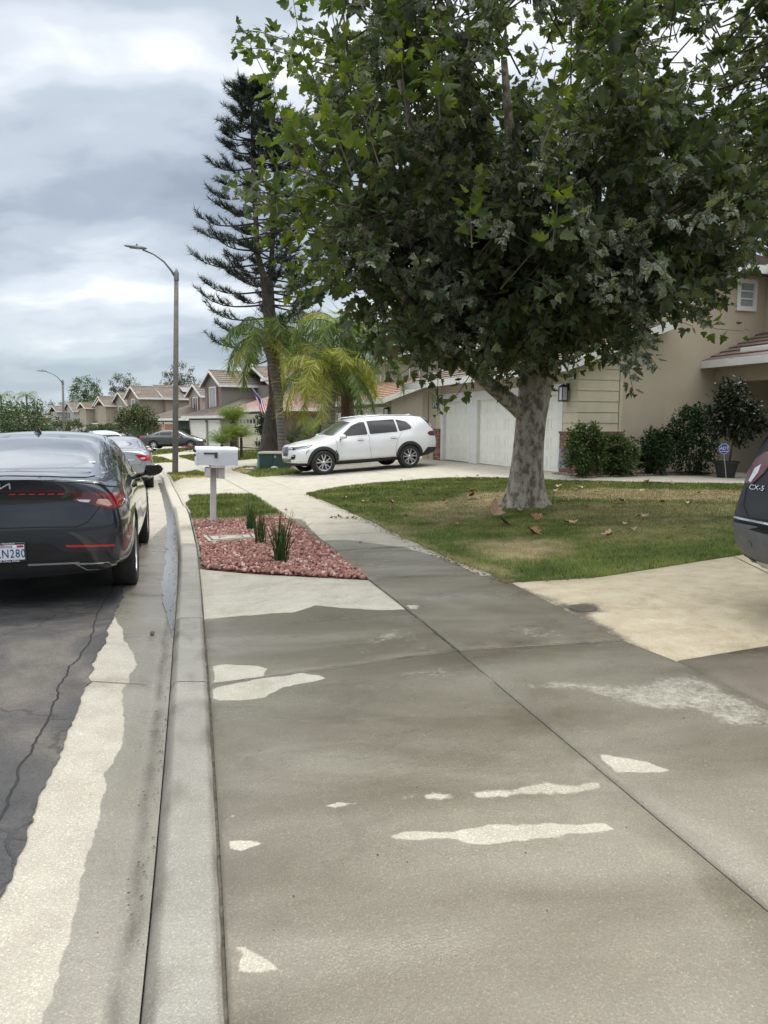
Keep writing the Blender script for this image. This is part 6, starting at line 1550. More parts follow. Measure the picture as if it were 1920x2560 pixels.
b_ = gp_(868, 28.6); tpz = at(868, 850, 28.6).z - b_.z; palm('taller queen palm with hanging brown frond, right trunk behind the white car', b_, tpz, 0, 17, 3.2, .9, .23, seed=9, ymix=.12, dead=0, up=1.0, droop=1.3, per=95)
b_ = gp_(706, 30.2); tpz = at(690, 860, 30.2).z - b_.z; palm('queen palm with drooping fronds and brown hanging frond beside the pine trunk', b_, tpz, 0, 15, 2.6, .85, .17, seed=14, ymix=.2, dead=3, sides=[0.2, -.3, .5], up=1.15, lean=(-.55, 0), droop=1.4, per=95)
# the brown frond skirt against the taller trunk
def skirt(px, y0, y1, Y, r):
    p0, p1 = at(px, y0, Y), at(px, y1, Y); root = thing('dead_palm_frond', 'long brown dead frond hanging against the taller palm trunk', 'palm frond', p1)
    n = 150; PP = np.array([(RNG.normal() * r * .5, -.28 + RNG.normal() * .05, RNG.uniform(.3, p0.z - p1.z)) for _ in range(n)]); DD = np.array([(RNG.normal() * .08, 0, -1) for _ in range(n)])
    leaves_mesh('leaflets', PP, DD, rand_dirs(n), RNG.uniform(.5, 1.0, n), M_FRONDD, root, LFT, LFF)
    b = MB(); b.tube([(0, -.25, 0), (.03, -.28, (p0.z - p1.z) * .5), (.06, -.25, p0.z - p1.z)], [.012, .025, .035], 6); b.build('stalk', M_FRONDD, root)
skirt(866, 890, 1060, 28.5, .3)
b_ = gp_(583, 41.0); tpz = at(583, 1050, 41).z - b_.z; palm('small fan palm with dark trunk in front of the grey house', b_, tpz, 0, 26, 1.15, .5, .20, seed=21, droop=.5, ymix=.2, up=1.3, trunk_m=M_PBARK, per=26)
for i, (px_, Y_, hh) in enumerate(((553, 35.5, .9), (602, 36.2, 1.15), (578, 36.0, 1.25))):
    palm('low pygmy palm, %s of the clump by the mailbox' % ('left', 'right', 'middle')[i], gp_(px_, Y_), hh, 0, 22, .95, .30, .07, seed=30 + i, droop=.6, ymix=.05, up=1.25, trunk_m=M_PBARK, per=34)
M_CYC = leafmat('cycad_frond', (.020, .040, .016), [(0, (.014, .03, .012)), (1, (.035, .06, .02))], .12)
palm('dark cycad with stiff fronds right of the pine trunk', gp_(775, 31.5), .25, 0, 30, 1.5, .22, .15, seed=41, m_leaf=M_CYC, droop=.45, ymix=0, up=1.3, name='cycad', trunk_m=M_PBARK, per=40)
palm('taller dark cycad behind the pine trunk', gp_(728, 33.5), .9, 0, 26, 1.5, .22, .18, seed=42, m_leaf=M_CYC, droop=.5, ymix=0, up=1.2, name='cycad', trunk_m=M_PBARK, per=36)
palm('young palm with arching yellow-tipped fronds by the brown wall', gp_(792, 35.5), 1.5, 0, 16, 1.3, .45, .08, seed=43, ymix=.2, droop=1.1, up=1.1, trunk_m=M_PBARK, per=36)

# ---- leafy trees, shrubs and clumps
def leafy(name, label, cat, base, h, ells_, n, ls, m_leaf, trunk_r=.12, stems=1, group=None, m_tr=None, tm=OV, tf=OF, clump=.0, seed=1, vr=.6):
    root = thing(name, label, cat, base, group=group); r = np.random.default_rng(seed); b = MB(); cz = ells_[0][0]
    for s_ in range(stems):
        a = s_ * 2.4; rad = .02 if stems == 1 else ells_[0][1][0] * .35
        top_ = Vector((cz[0] + math.cos(a) * rad * 1.2, cz[1] + math.sin(a) * rad, cz[2])); st = Vector((math.cos(a) * rad * .4, math.sin(a) * rad * .4, -.06))
        mid = st.lerp(top_, .5) + Vector((r.normal() * .04 * h, r.normal() * .04 * h, 0)); b.tube([st, mid, top_], [trunk_r, trunk_r * .75, trunk_r * .35], 8, rn=.05)
    if stems == 1:
        for e in ells_:
            for q in range(5):
                d = rand_dirs(1)[0]; d[2] = abs(d[2]); e1 = Vector(e[0]) + Vector(d * np.array(e[1]) * .75)
                b.tube([Vector((cz[0] * .3, cz[1] * .3, h * .35)), (Vector((cz[0] * .3, cz[1] * .3, h * .35)) + e1) / 2 + Vector((0, 0, -.05 * h)), e1], [trunk_r * .5, trunk_r * .3, trunk_r * .08], 5, cap=False)
    b.build('trunk' if stems == 1 else 'stems', m_tr or M_TWIG, root, smooth=True)
    PP = []; DD = []
    tot = sum(e[1][0] * e[1][1] * e[1][2] for e in ells_) if len(ells_) > 1 else 1
    for e in ells_:
        c, rr_ = np.array(e[0]), np.array(e[1]); k = int(n * (rr_.prod() / tot if len(ells_) > 1 else 1)); nc = max(8, int(k / 28))
        d = unit(r.normal(size=(nc, 3))); cc = c + d * rr_ * (.45 + .6 * r.uniform(size=(nc, 1)) ** vr)
        q = np.repeat(cc, 28, 0) + r.normal(size=(nc * 28, 3)) * (rr_.mean() * (clump or .15)); PP.append(q); DD.append(unit((q - c) / rr_ * .7 + r.normal(size=q.shape) * .7 + np.array([0, 0, -.15])))
    PP = np.concatenate(PP); DD = np.concatenate(DD); ok = PP[:, 2] > .02; PP, DD = PP[ok], DD[ok]
    leaves_mesh('crown' if stems == 1 else 'foliage', PP, DD, unit(np.array([0, 0, 1]) + r.normal(size=PP.shape) * .6), ls * r.uniform(.6, 1.25, len(PP)), m_leaf, root, tm, tf)
    return root
M_NAND = leafmat('nandina_leaf', (.060, .10, .032), [(0, (.035, .07, .022)), (.6, (.075, .12, .035)), (.92, (.15, .18, .06)), (1, (.20, .10, .05))], .2)
M_NAND2 = leafmat('dark_shrub_leaf', (.022, .050, .018), [(0, (.014, .036, .012)), (.7, (.035, .072, .022)), (1, (.07, .11, .035))], .15)
M_FIC = leafmat('glossy_potted_leaf', (.012, .020, .010), [(0, (.008, .014, .007)), (.7, (.018, .028, .012)), (.9, (.09, .10, .05)), (1, (.16, .16, .08))], .1, rough=.35)
def gy(px, py): p = G(px, py); return Vector((p[0], p[1], float(hz(*p))))
SH = [((1465, 17.6), (.46, .36, .62), .66, 'light green shrub against the brick pillar', M_NAND), ((1548, 17.9), (.44, .40, .50), .52, 'round green shrub, second from the brick pillar', M_NAND), ((1640, 18.2), (.36, .34, .56), .58, 'narrow green shrub in the middle of the stucco wall', M_NAND2), ((1737, 18.4), (.62, .46, .86), .86, 'tallest and darkest green shrub by the porch corner', M_NAND2)]
for i, ((px_, Y_), r_, cz_, lab, mm) in enumerate(SH):
    leafy('shrub', lab, 'shrub', gp_(px_, Y_), 1.3, [((0, 0, cz_), r_), ((.12 * (-1) ** i, 0, cz_ * 1.35), (r_[0] * .62, r_[1] * .7, r_[2] * .62))], 5200, .085, mm, .010, stems=9, seed=50 + i, clump=.13)
leafy('shrub', 'clipped yellow-green shrub between the palms and the brown wall', 'shrub', gp_(808, 33.0), 1, [((0, 0, .75), (.42, .4, .75))], 2500, .10, M_NAND, .02, stems=5, seed=60)
leafy('shrub', 'slim leafy shrub left of the pine trunk by the cream garage', 'shrub', gp_(657, 38.5), 2, [((0, 0, 1.1), (.35, .35, 1.1))], 1500, .13, M_NAND2, .02, stems=4, seed=61)
leafy('shrub', 'low shrub beside the charcoal garage wall', 'shrub', gp_(482, 66), 2, [((0, 0, .9), (1.0, .8, .9))], 1500, .2, M_NAND2, .02, stems=4, seed=62)
M_TREE1 = leafmat('olive_tree_leaf', (.055, .075, .022), [(0, (.035, .055, .016)), (.7, (.075, .095, .028)), (1, (.14, .13, .05))], .2)
M_TREE2 = leafmat('far_green_leaf', (.055, .095, .04), [(0, (.04, .07, .03)), (1, (.09, .13, .05))], .2)
M_TREE3 = leafmat('airy_brown_green_leaf', (.09, .085, .06), [(0, (.065, .065, .045)), (1, (.13, .12, .08))], .2)
b_ = gp_(345, 57); leafy('street_tree', 'round olive-green tree in front of the beige houses', 'tree', b_, 3, [((0, 0, 2.35), (1.45, 1.3, 1.0)), ((-1.0, 0, 2.0), (.8, .8, .7)), ((.9, 0, 1.9), (.8, .8, .6)), ((.1, 0, 3.0), (.8, .8, .5))], 5000, .17, M_TREE1, .16, seed=70)
palm('dark cycad at the foot of the round olive-green tree', gp_(352, 55), 1.0, 0, 24, 1.5, .25, .2, seed=71, m_leaf=M_CYC, droop=.45, ymix=0, up=1.1, name='cycad', trunk_m=M_PBARK, per=24)
for i, (px_, Y_, top_y, rpx, mm, lab, nn, cl_) in enumerate((
    (55, 95, 1003, 62, M_TREE2, 'big bushy green tree at the left edge of the street', 6000, .14), (218, 190, 940, 34, M_TREE2, 'tall rounded tree above the far roofs', 3500, .12), (196, 175, 985, 22, M_TREE2, 'bright green lower tree beside the tall rounded tree', 2500, .14), (243, 178, 983, 20, M_TREE2, 'small green tree right of the tall rounded tree', 2000, .14),
    (312, 150, 932, 34, M_TREE3, 'airy brownish tree above the beige gables', 2300, .10), (452, 125, 905, 36, M_TREE3, 'airy tree with thin foliage behind the far lamp-side roofs', 2200, .10), (415, 118, 945, 18, M_TREE3, 'slender airy tree just left of the near lamp post', 900, .10), (505, 120, 950, 22, M_TREE2, 'green tree top just above the pale taupe roof', 1000, .12),
    (115, 220, 1003, 30, M_TREE3, 'dim low tree row piece above the pink far roof', 1200, .14), (150, 240, 1000, 26, M_TREE3, 'dim grey tree behind the far street lamp', 1200, .14), (20, 180, 1012, 26, M_TREE2, 'green tree behind the bushy one at the left edge', 1500, .14))):
    p = at(px_, 1057, Y_); gz0 = float(hterr(p.x, p.y)) if False else -1.2; tz = at(px_, top_y, Y_).z; rr_ = rpx / FPX * Y_; hh = tz - gz0
    leafy('tree', lab, 'tree', (p.x, p.y, gz0), hh, [((0, 0, hh - rr_ * .9), (rr_, rr_, rr_ * .85)), ((-rr_ * .5, 0, hh - rr_ * 1.6), (rr_ * .7, rr_ * .6, rr_ * .7)), ((rr_ * .5, 0, hh - rr_ * 1.5), (rr_ * .7, rr_ * .6, rr_ * .6))], nn, rr_ * .11, mm, rr_ * .06, seed=80 + i, clump=cl_, tm=RH, tf=RF)
for i, (px_, Y_, ty, fl) in enumerate(((6, 160, 992, 4.2), (70, 170, 990, 3.6))):
    p = at(px_, 1057, Y_); palm(('feathery palm at the very left edge' if i == 0 else 'feathery palm over the bushy green tree'), (p.x, p.y, -1.2), at(px_, ty, Y_).z + 1.0, 0, 14, fl, 1.0, .2, seed=90 + i, per=22)
for i, (px_, Y_) in enumerate(((240, 100), (272, 98), (288, 96), (228, 104))):
    leafy('shrub', ('small palm-like bush', 'dark leafy bush', 'light bush', 'reddish bush')[i] + ' before the far garages', 'shrub', gp_(px_, Y_), 2, [((0, 0, 1.0), (1.0, .9, 1.0))], 900, .3, (M_TREE2, M_NAND2, M_TREE2, M_TREE3)[i], .05, stems=3, seed=100 + i, tm=RH, tf=RF)
for i, (px_, Y_) in enumerate(((150, 115), (175, 118))):
    leafy('shrub', ('yellowish bush left of the far street lamp', 'yellowish bush right of the far street lamp')[i], 'shrub', gp_(px_ + 10 * i, Y_), 2, [((0, 0, 1.6), (1.5, 1.2, 1.6))], 900, .35, M_TREE1, .05, stems=3, seed=110 + i, tm=RH, tf=RF)
# ------------------------------------------------------------------ lawns
def lawn_mat():
    m = bpy.data.materials.new('lawn_turf'); m.use_nodes = True; t = m.node_tree; b = t.nodes['Principled BSDF']; b.inputs['Roughness'].default_value = .85; b.inputs['Specular IOR Level'].default_value = .2
    g = t.nodes.new('ShaderNodeNewGeometry'); P = g.outputs['Position']
    def nz(s, d=5.0): n = nd(t, 'ShaderNodeTexNoise', i_Scale=s, i_Detail=d, i_Roughness=.65); t.links.new(P, n.inputs['Vector']); return n.outputs[0]
    at_ = t.nodes.new('ShaderNodeAttribute'); at_.attribute_name = 'dry'
    green = ramp(t, nz(1.2), [(.35, (.075, .112, .026)), (.5, (.130, .170, .042)), (.66, (.22, .235, .075))])
    straw = ramp(t, nz(3.0), [(.35, (.28, .22, .12)), (.65, (.48, .40, .24))])
    k = ramp(t, mth(t, 'ADD', at_.outputs['Fac'], mth(t, 'MULTIPLY', mth(t, 'SUBTRACT', nz(3.2), .44), 1.7)), [(.15, (0, 0, 0)), (1.0, (1, 1, 1))])
    col = mixc(t, k, green, straw)
    isl = ramp(t, g.outputs['Random Per Island'], [(0, (.55, .55, .5)), (.75, (1.2, 1.2, 1.15)), (1, (2.2, 1.9, 1.3))])
    t.links.new(mixc(t, .85, col, isl, 'MULTIPLY'), b.inputs['Base Color']); return m
M_LAWN = lawn_mat()
def blades(name, poly, n, h, dryp, parent=None, ztop=.0, wdt=.007, label=None, group=None):
    xs = [p[0] for p in poly]; ys = [p[1] for p in poly]; P = np.column_stack([RNG.uniform(min(xs), max(xs), int(n * 1.9)), RNG.uniform(min(ys), max(ys), int(n * 1.9))]); P = P[pip(P, poly)][:n]
    n = len(P); Z = hz(P[:, 0], P[:, 1]) + ztop
    dry = np.zeros(n)
    for pp, v, s in dryp:
        sd = pdist(P, pp) * np.where(pip(P, pp), 1, -1); w = np.clip((sd + s / 2) / s, 0, 1); dry = dry * (1 - w) + v * w
    a = RNG.uniform(0, 2 * math.pi, n); ln = h * RNG.uniform(.5, 1.2, n) * (1 - .35 * dry); tilt = RNG.normal(size=(n, 2)) * .45 * ln[:, None]
    sc = np.maximum(1, np.hypot(P[:, 0], P[:, 1]) / 9.0); w2 = wdt * sc / 2
    base = np.column_stack([P, Z]); sx = np.column_stack([np.cos(a), np.sin(a), np.zeros(n)]) * w2[:, None]
    V = np.empty((n, 3, 3)); V[:, 0] = base - sx; V[:, 1] = base + sx; V[:, 2] = base + np.column_stack([tilt, ln])
    me = mesh_np(name, V.reshape(-1, 3), np.arange(n * 3).reshape(-1, 3)); ca = me.attributes.new('dry', 'FLOAT', 'POINT'); ca.data.foreach_set('value', np.repeat(dry, 3).astype(np.float32))
    return tag(link(name, me, M_LAWN), label, 'grass', kind='stuff')
LA_px = [(765, 1236), (800, 1228), (860, 1218), (930, 1210), (1000, 1205), (1060, 1200), (1120, 1197), (1210, 1196), (1300, 1198), (1380, 1202)]
LA = Gs(LA_px); LA += [G(1560, 1207), G(1700, 1210), G(1850, 1212), G(2150, 1216)] + [G(2250, 1345)] + [G(2000, 1366), G(1850, 1388), G(1500, 1443), G(1272, 1456)] + [G(1120, 1397), G(1000, 1341), G(900, 1292), G(820, 1257)]
LA = [tuple(map(float, p)) for p in LA]
dA = [(Gs([(1020, 1290), (1100, 1262), (1180, 1235), (1280, 1230), (1300, 1250), (1260, 1268), (1180, 1285), (1080, 1300)]), .85, .5), (Gs([(1370, 1232), (1500, 1222), (1700, 1228), (1920, 1232), (2100, 1240), (1920, 1260), (1700, 1256), (1480, 1252), (1390, 1250)]), .72, .5),
      (Gs([(1180, 1362), (1290, 1350), (1400, 1355), (1420, 1385), (1330, 1405), (1220, 1400)]), .9, .5), (Gs([(860, 1285), (900, 1290), (1100, 1385), (1290, 1440), (1270, 1456), (1110, 1400), (900, 1300)]), .75, .25), (Gs([(1500, 1290), (1800, 1280), (1850, 1330), (1650, 1370), (1450, 1350)]), .35, .8), (Gs([(860, 1300), (1100, 1330), (1000, 1345)]), .5, .4), (Gs([(1000, 1270), (1150, 1250), (1250, 1290), (1100, 1320)]), .6, .6), (Gs([(1350, 1262), (1880, 1262), (1880, 1290), (1350, 1300)]), .4, .6)]
def lawn(name, poly, dryp, n, h, lab, jitter=.03):
    pl = jag(poly, .12, jitter, seed=3); s = sheet('turf_base', pl, M_LAWN, add=.022, grid=.3, patches=[(p, v, max(s_, .3)) for p, v, s_ in dryp], edge=.02, drop=.06)
    blades(name, offs(pl, -.012), n, h, dryp, ztop=.008, label=lab)
lawn('lawn_grass', LA, dA, 230000, .048, 'patchy green and straw coloured lawn around the big tree')
MLp = [KP(11.4, .27), KP(12.5, .26), KP(14.0, .28), KP(15.2, .30), KP(15.75, .45)] + Gs([(470, 1241), (560, 1238), (632, 1238)]) + [G(668, 1265), G(712, 1291), G(640, 1299), G(560, 1306)]
MLp = [tuple(map(float, p)) for p in MLp]
lawn('grass_strip', MLp, [(Gs([(470, 1318), (600, 1310), (720, 1296), (716, 1286), (600, 1297), (470, 1304)]), .7, .3)], 16000, .07, 'bright green grass strip behind the white mailbox')
LLp = [tuple(map(float, p)) for p in [KP(21.8, .30), KP(23, .28), KP(24.6, .28), KP(26.0, .30), KP(26.3, .9)] + Gs([(490, 1178), (529, 1189), (524, 1195), (460, 1195)])]
lawn('grass_strip', LLp, [(Gs([(412, 1196), (530, 1197), (530, 1192), (412, 1190)]), .6, .3)], 7000, .08, 'grass island at the foot of the near street lamp')
UBp = [tuple(map(float, p)) for p in Gs([(580, 1176), (612, 1168), (700, 1170), (760, 1178), (745, 1185), (690, 1190), (640, 1194)])]
lawn('grass_strip', UBp, [(Gs([(575, 1180), (612, 1170), (640, 1172), (620, 1184)]), 1, .3)], 6000, .08, 'small lawn in front of the green utility box')
for pts, lab in (([(382, 1143), (405, 1146), (432, 1156), (382, 1158)], 'thin green lawn wedge beside the silver car'), ([(380, 1127), (430, 1124), (486, 1122), (440, 1132), (380, 1138)], 'far green lawn wedge before the dark grey car'),
                 ([(447, 1142), (490, 1138), (540, 1136), (520, 1155), (495, 1156)], 'green lawn seen between lamp post and mailbox'), ([(545, 1136), (600, 1128), (650, 1127), (648, 1147), (560, 1153)], 'green lawn behind the mailbox')):
    pp = [tuple(map(float, p)) for p in Gs(pts)]; sheet('turf_base', pp, M_LAWN, add=.03, grid=.8, edge=.02, drop=.05); blades('grass_strip', pp, 5000, .11, [], ztop=.02, label=lab, wdt=.012)
# pale concrete of the far front yards
FY = [KP(y, .232) for y in np.linspace(39.9, 130, 60)] + [KP(y, 26) for y in np.linspace(130, 44, 40)]
sheet('far_pavement', FY, M_CONC, add=-.01, grid=1.2, base=.9, edge=0)
# ------------------------------------------------------------------ gravel bed
RB = [tuple(map(float, p)) for p in kline(J['n'][1] + .02, 11.45, .25, 12) + [G(600, 1301), G(710, 1292), G(740, 1312)] + [G(800, 1354), G(829, 1378), G(924, 1449)]]
sheet('gravel_bed_soil', RB, mat('red_soil', (.12, .055, .045), (.08, .04, .03), nscale=20, rough=1), add=-.015, grid=.4, edge=0)
M_ROCK = mat('red_gravel', (.34, .15, .13), (.22, .09, .08), nscale=14, rough=.9, bump=.3, bscale=60, island=[(0, (.10, .05, .04)), (.45, (.29, .145, .115)), (.85, (.44, .26, .21)), (1, (.76, .62, .54))])
def stones(name, poly, n, s0, s1, m, lab, z0=.0, pile=.03):
    bm = bmesh.new(); bmesh.ops.create_icosphere(bm, subdivisions=1, radius=1); bm.verts.ensure_lookup_table(); T = np.array([v.co[:] for v in bm.verts]); Fc = np.array([[v.index for v in f.verts] for f in bm.faces]); bm.free()
    xs = [p[0] for p in poly]; ys = [p[1] for p in poly]; P = np.column_stack([RNG.uniform(min(xs), max(xs), n * 3), RNG.uniform(min(ys), max(ys), n * 3)]); P = P[pip(P, offs(poly, .015))][:n]; n = len(P); k = len(T)
    Z = hz(P[:, 0], P[:, 1]) + z0 + RNG.uniform(0, pile, n); S = RNG.uniform(s0, s1, n)
    t = T[None] * RNG.uniform(.72, 1.28, (n, k, 1)) * RNG.uniform(.55, 1.25, (n, 1, 3)); q = RNG.normal(size=(n, 4)); q /= np.linalg.norm(q, axis=1, keepdims=True); w, x, y, z = q.T
    R = np.stack([1 - 2 * (y * y + z * z), 2 * (x * y - z * w), 2 * (x * z + y * w), 2 * (x * y + z * w), 1 - 2 * (x * x + z * z), 2 * (y * z - x * w), 2 * (x * z - y * w), 2 * (y * z + x * w), 1 - 2 * (x * x + y * y)], 1).reshape(n, 3, 3)
    V = np.einsum('nij,nkj->nki', R, t) * S[:, None, None] + np.column_stack([P, Z])[:, None]
    F = (Fc[None] + (np.arange(n) * k)[:, None, None]).reshape(-1, 3)
    return tag(link(name, mesh_np(name, V.reshape(-1, 3), F), m), lab, 'gravel', kind='stuff')
stones('gravel', RB, 9000, .013, .029, M_ROCK, 'reddish pink crushed rock filling the kerbside bed')
WB = [A.matrix_world @ Vector(p) for p in ()]
def la(o, x, y, z=0.0):   # a point of a house's own frame
    r = o.rotation_euler.z; return Vector((o.location.x + x * math.cos(r) - y * math.sin(r), o.location.y + x * math.sin(r) + y * math.cos(r), o.location.z + z))
GB = [tuple(la(hA, *p).xy) for p in ((-.45, -1.15), (4.2, -1.15), (4.2, -.12), (-.12, -.12), (-.12, .5), (-.45, .5))]
stones('gravel', GB, 2600, .015, .032, mat('tan_gravel', (.30, .24, .18), (.18, .13, .10), nscale=30, rough=.9, island=[(0, (.12, .09, .07)), (1, (.42, .36, .28))]), 'tan pebbles along the foot of the stucco wall')
# concrete walk between shrubs and lawn is part of the paving; meter cover in the gravel
def gm(px, py): return Vector((*G(px, py), 0))
mc = [gm(508, 1349), gm(524, 1362), gm(642, 1352), gm(634, 1343)]; cx0 = sum((p for p in mc), Vector()) / 4; zc0 = float(hz(cx0.x, cx0.y))
b = MB(); b.extr([p - Vector((cx0.x, cx0.y, 0)) for p in mc], (0, 0, .045)); mcov = b.build('meter_cover', mat('meter_lid_concrete', (.42, .40, .34), (.33, .31, .26), nscale=12, rough=.9, bump=.3), None); mcov.location = (cx0.x, cx0.y, zc0 + .004); tag(mcov, 'flat concrete meter cover set in the red gravel', 'meter cover')
b = MB(); e1 = (mc[3] - mc[0]); 
def mcp(u, v): return mc[0].lerp(mc[3], u).lerp(mc[1].lerp(mc[2], u), v) if False else (mc[0].lerp(mc[1], v)).lerp(mc[3].lerp(mc[2], v), u)
c0 = Vector((cx0.x, cx0.y, 0))
for (u0, v0, u1, v1) in ((.06, .12, .10, .9), (.9, .12, .94, .9), (.06, .1, .94, .16), (.06, .84, .94, .9), (.25, .4, .28, .62), (.25, .4, .42, .46), (.6, .4, .75, .46), (.72, .4, .75, .62)):
    b.extr([mcp(u0, v0) - c0, mcp(u0, v1) - c0, mcp(u1, v1) - c0, mcp(u1, v0) - c0], (0, 0, .003))
o = b.build('lid_groove', M_JOINT, mcov); o.location.z = .0455
# spiky grass clumps
M_BLADE = leafmat('flax_blade', (.030, .075, .022), [(0, (.02, .055, .018)), (.7, (.04, .09, .026)), (.95, (.12, .16, .05)), (1, (.30, .26, .12))], .15)
def clump(label, px, py, h, n, spread, seed):
    r = random.Random(seed); root = thing('grass_clump', label, 'plant', gy(px, py)); V = []; F = []
    for i in range(n):
        a = r.random() * 6.283; bx_, by_ = r.gauss(0, .03), r.gauss(0, .03); ln = h * r.uniform(.45, 1.0); lean = abs(r.gauss(0, spread)) + .04; d = Vector((math.cos(a), math.sin(a), 0)); sd = Vector((-d.y, d.x, 0)); o = len(V); w = r.uniform(.005, .009)
        for s_ in range(5):
            t = s_ / 4; p = Vector((bx_, by_, 0)) + d * lean * ln * t ** 1.6 + Vector((0, 0, ln * (t - .12 * lean * t * t * 2))); ww = w * (1 - t) ** .55 + .0006
            V += [p - sd * ww, p + sd * ww + d * .002]
        F += [(o + 2 * s_, o + 2 * s_ + 1, o + 2 * s_ + 3, o + 2 * s_ + 2) for s_ in range(4)]
    me = bpy.data.meshes.new('blades'); me.from_pydata(V, [], F); link('blades', me, M_BLADE, root)
clump('dark green spiky grass clump at the front of the gravel bed', 702, 1408, .62, 95, .34, 1); clump('thin spiky grass clump in the middle of the gravel bed', 652, 1362, .50, 60, .18, 2); clump('thin spiky grass clump at the back of the gravel bed', 628, 1328, .52, 55, .18, 3)
# ------------------------------------------------------------------ mailbox
vst = Vector((.955, .297, 0)).normalized(); ust = Vector((-vst.y, vst.x, 0))
mg = G(533, 1306); mz = float(hz(*mg)); M_MB = mat('white_mailbox_enamel', (.78, .80, .84), (.70, .72, .77), nscale=5, rough=.35, coat=.2); M_MBP = mat('off_white_post_paint', (.70, .67, .66), (.60, .57, .56), nscale=6, rough=.7)
mbx = thing('mailbox', 'white double mailbox on a white post at the back of the gravel bed', 'mailbox', (mg[0], mg[1], mz), math.atan2(vst.y, vst.x)); mbx.rotation_euler.y = .03
b = MB(); b.bbox(-.045, .045, -.045, .045, -.1, .90, .008); b.build('post', M_MBP, mbx)
b = MB(); b.box(-.055, .16, -.26, .26, .87, .905); b.build('crossboard', M_MBP, mbx)
b = MB(); b.bbox(-.13, -.052, -.22, .0, .72, .87, .01); b.build('newspaper_holder', M_MBP, mbx)
b = MB(); b.bbox(.052, .16, -.18, .02, .70, .87, .01); b.build('newspaper_holder', M_MBP, mbx)
for k, yc in enumerate((-.135, .135)):
    b = MB(); w_, h_, x0, x1 = .115, .275, -.24, .35; prof = [(-w_, 0), (w_, 0)] + [(w_ * math.copysign(abs(math.cos(t)) ** .7, math.cos(t)), h_ - .10 + .10 * math.sin(t) ** .8) for t in np.linspace(0, math.pi, 12)]
    b.extr([(x0, yc + p, .907 + q) for p, q in prof], (x1 - x0, 0, 0)); bo = b.build('box', M_MB, mbx, smooth=True, sharp=30)
    b = MB(); b.extr([(x0 - .028, yc + p * 1.05, .903 + q * 1.02) for p, q in prof], (.026, 0, 0)); b.build('lid', M_MB, bo, smooth=True, sharp=30)
    b = MB(); b.box(x0 - .06, x0 - .03, yc - .015, yc + .015, 1.10, 1.13); b.box(x0 - .05, x0 - .03, yc - .03, yc + .03, 1.04, 1.06); b.build('latch', M_BLKM, bo)
    b = MB(); b.extr([(x1 - .03, yc + p * 1.03, .905 + q * 1.015) for p, q in prof], (.012, 0, 0)); b.build('rim', M_MB, bo, smooth=True, sharp=30)
fl_ = MB(); fl_.box(-.16, .03, -.262, -.254, 1.075, 1.10); fl_.box(.0, .045, -.263, -.254, 1.02, 1.105); fl_.build('signal_flag', mat('grey_metal_flag', (.10, .10, .105), rough=.4, metal=.5), mbx)
# ------------------------------------------------------------------ street lamps
M_POLE = mat('concrete_pole', (.20, .19, .165), (.14, .135, .12), nscale=5, rough=.85, bump=.2, bscale=150)
M_ALU = mat('grey_lamp_metal', (.20, .205, .21), (.16, .165, .17), rough=.5, metal=.5)
def lamp_post(label, base, Ht, arm, heading):
    r = thing('street_lamp', label, 'street lamp', base, heading, 'street lamps'); b = MB(); b.tube([(0, 0, -.1), (0, 0, Ht * .5), (0, 0, Ht)], [.115, .098, .080], 16); b.build('pole', M_POLE, r, smooth=True)
    b = MB(); b.lathe([(.0, Ht + .30), (.03, Ht + .28), (.07, Ht + .18), (.088, Ht + .14), (.095, Ht - .14), (.0, Ht - .14)][::-1], 16); b.build('pole_cap', M_ALU, r, smooth=True, sharp=40)
    pts = [(-.06, 0, Ht + .02), (-.20, 0, Ht + .22), (-.45, 0, Ht + .50), (-.80, 0, Ht + .72), (-1.2, 0, Ht + .84), (-arm, 0, Ht + .90)]; b = MB(); b.tube(pts, [.05, .04, .034, .03, .03, .03], 10); b.build('arm', M_ALU, r, smooth=True)
    b = MB(); V = []; xs = [-arm + .05, -arm - .05, -arm - .18, -arm - .45, -arm - .66, -arm - .74]; ws = [.035, .06, .10, .13, .10, .03]; hs = [.04, .06, .075, .06, .04, .02]
    for x, w_, h in zip(xs, ws, hs):
        zc = Ht + .90 - .0 + (-arm - x) * .03
        V += [(x, -w_, zc - h * .3), (x, -w_ * .7, zc + h * .6), (x, w_ * .7, zc + h * .6), (x, w_, zc - h * .3), (x, w_ * .8, zc - h * .6), (x, -w_ * .8, zc - h * .6)]
    F = [tuple(range(5, -1, -1))] + [(i * 6 + k, i * 6 + (k + 1) % 6, (i + 1) * 6 + (k + 1) % 6, (i + 1) * 6 + k) for i in range(5) for k in range(6)] + [tuple(range(30, 36))]
    b.add(V, F); hd_ = b.build('lamp_head', M_ALU, r, smooth=True, sharp=50); b = MB(); b.lathe([(.0, Ht + 1.06), (.03, Ht + 1.055), (.035, Ht + .98), (0, Ht + .98)][::-1], 10, 'Z', (-arm - .3, 0, -.03)); b.build('photocell', M_ALU, hd_)
    b = MB(); b.box(-arm - .55, -arm - .2, -.08, .08, Ht + .855, Ht + .862); b.build('lamp_lens', M_CLEAR, hd_)
    return r
lb = G(438, 1181); lz = float(hz(*lb)); Htl = at(438, 690, lb[1]).z - lz
lamp_post('tall grey concrete street lamp on the grass island', (lb[0], lb[1], lz), Htl, 1.10, math.atan2(.30, .95)).rotation_euler.y = .040
lp = at(157, 1057, 61.0); lz2 = float(hz(lp.x, lp.y)); lamp_post('distant grey street lamp at the bend of the street', (lp.x, lp.y, lz2), at(157, 957, 61).z - lz2, 1.25, math.atan2(.30, .95)).rotation_euler.y = .03
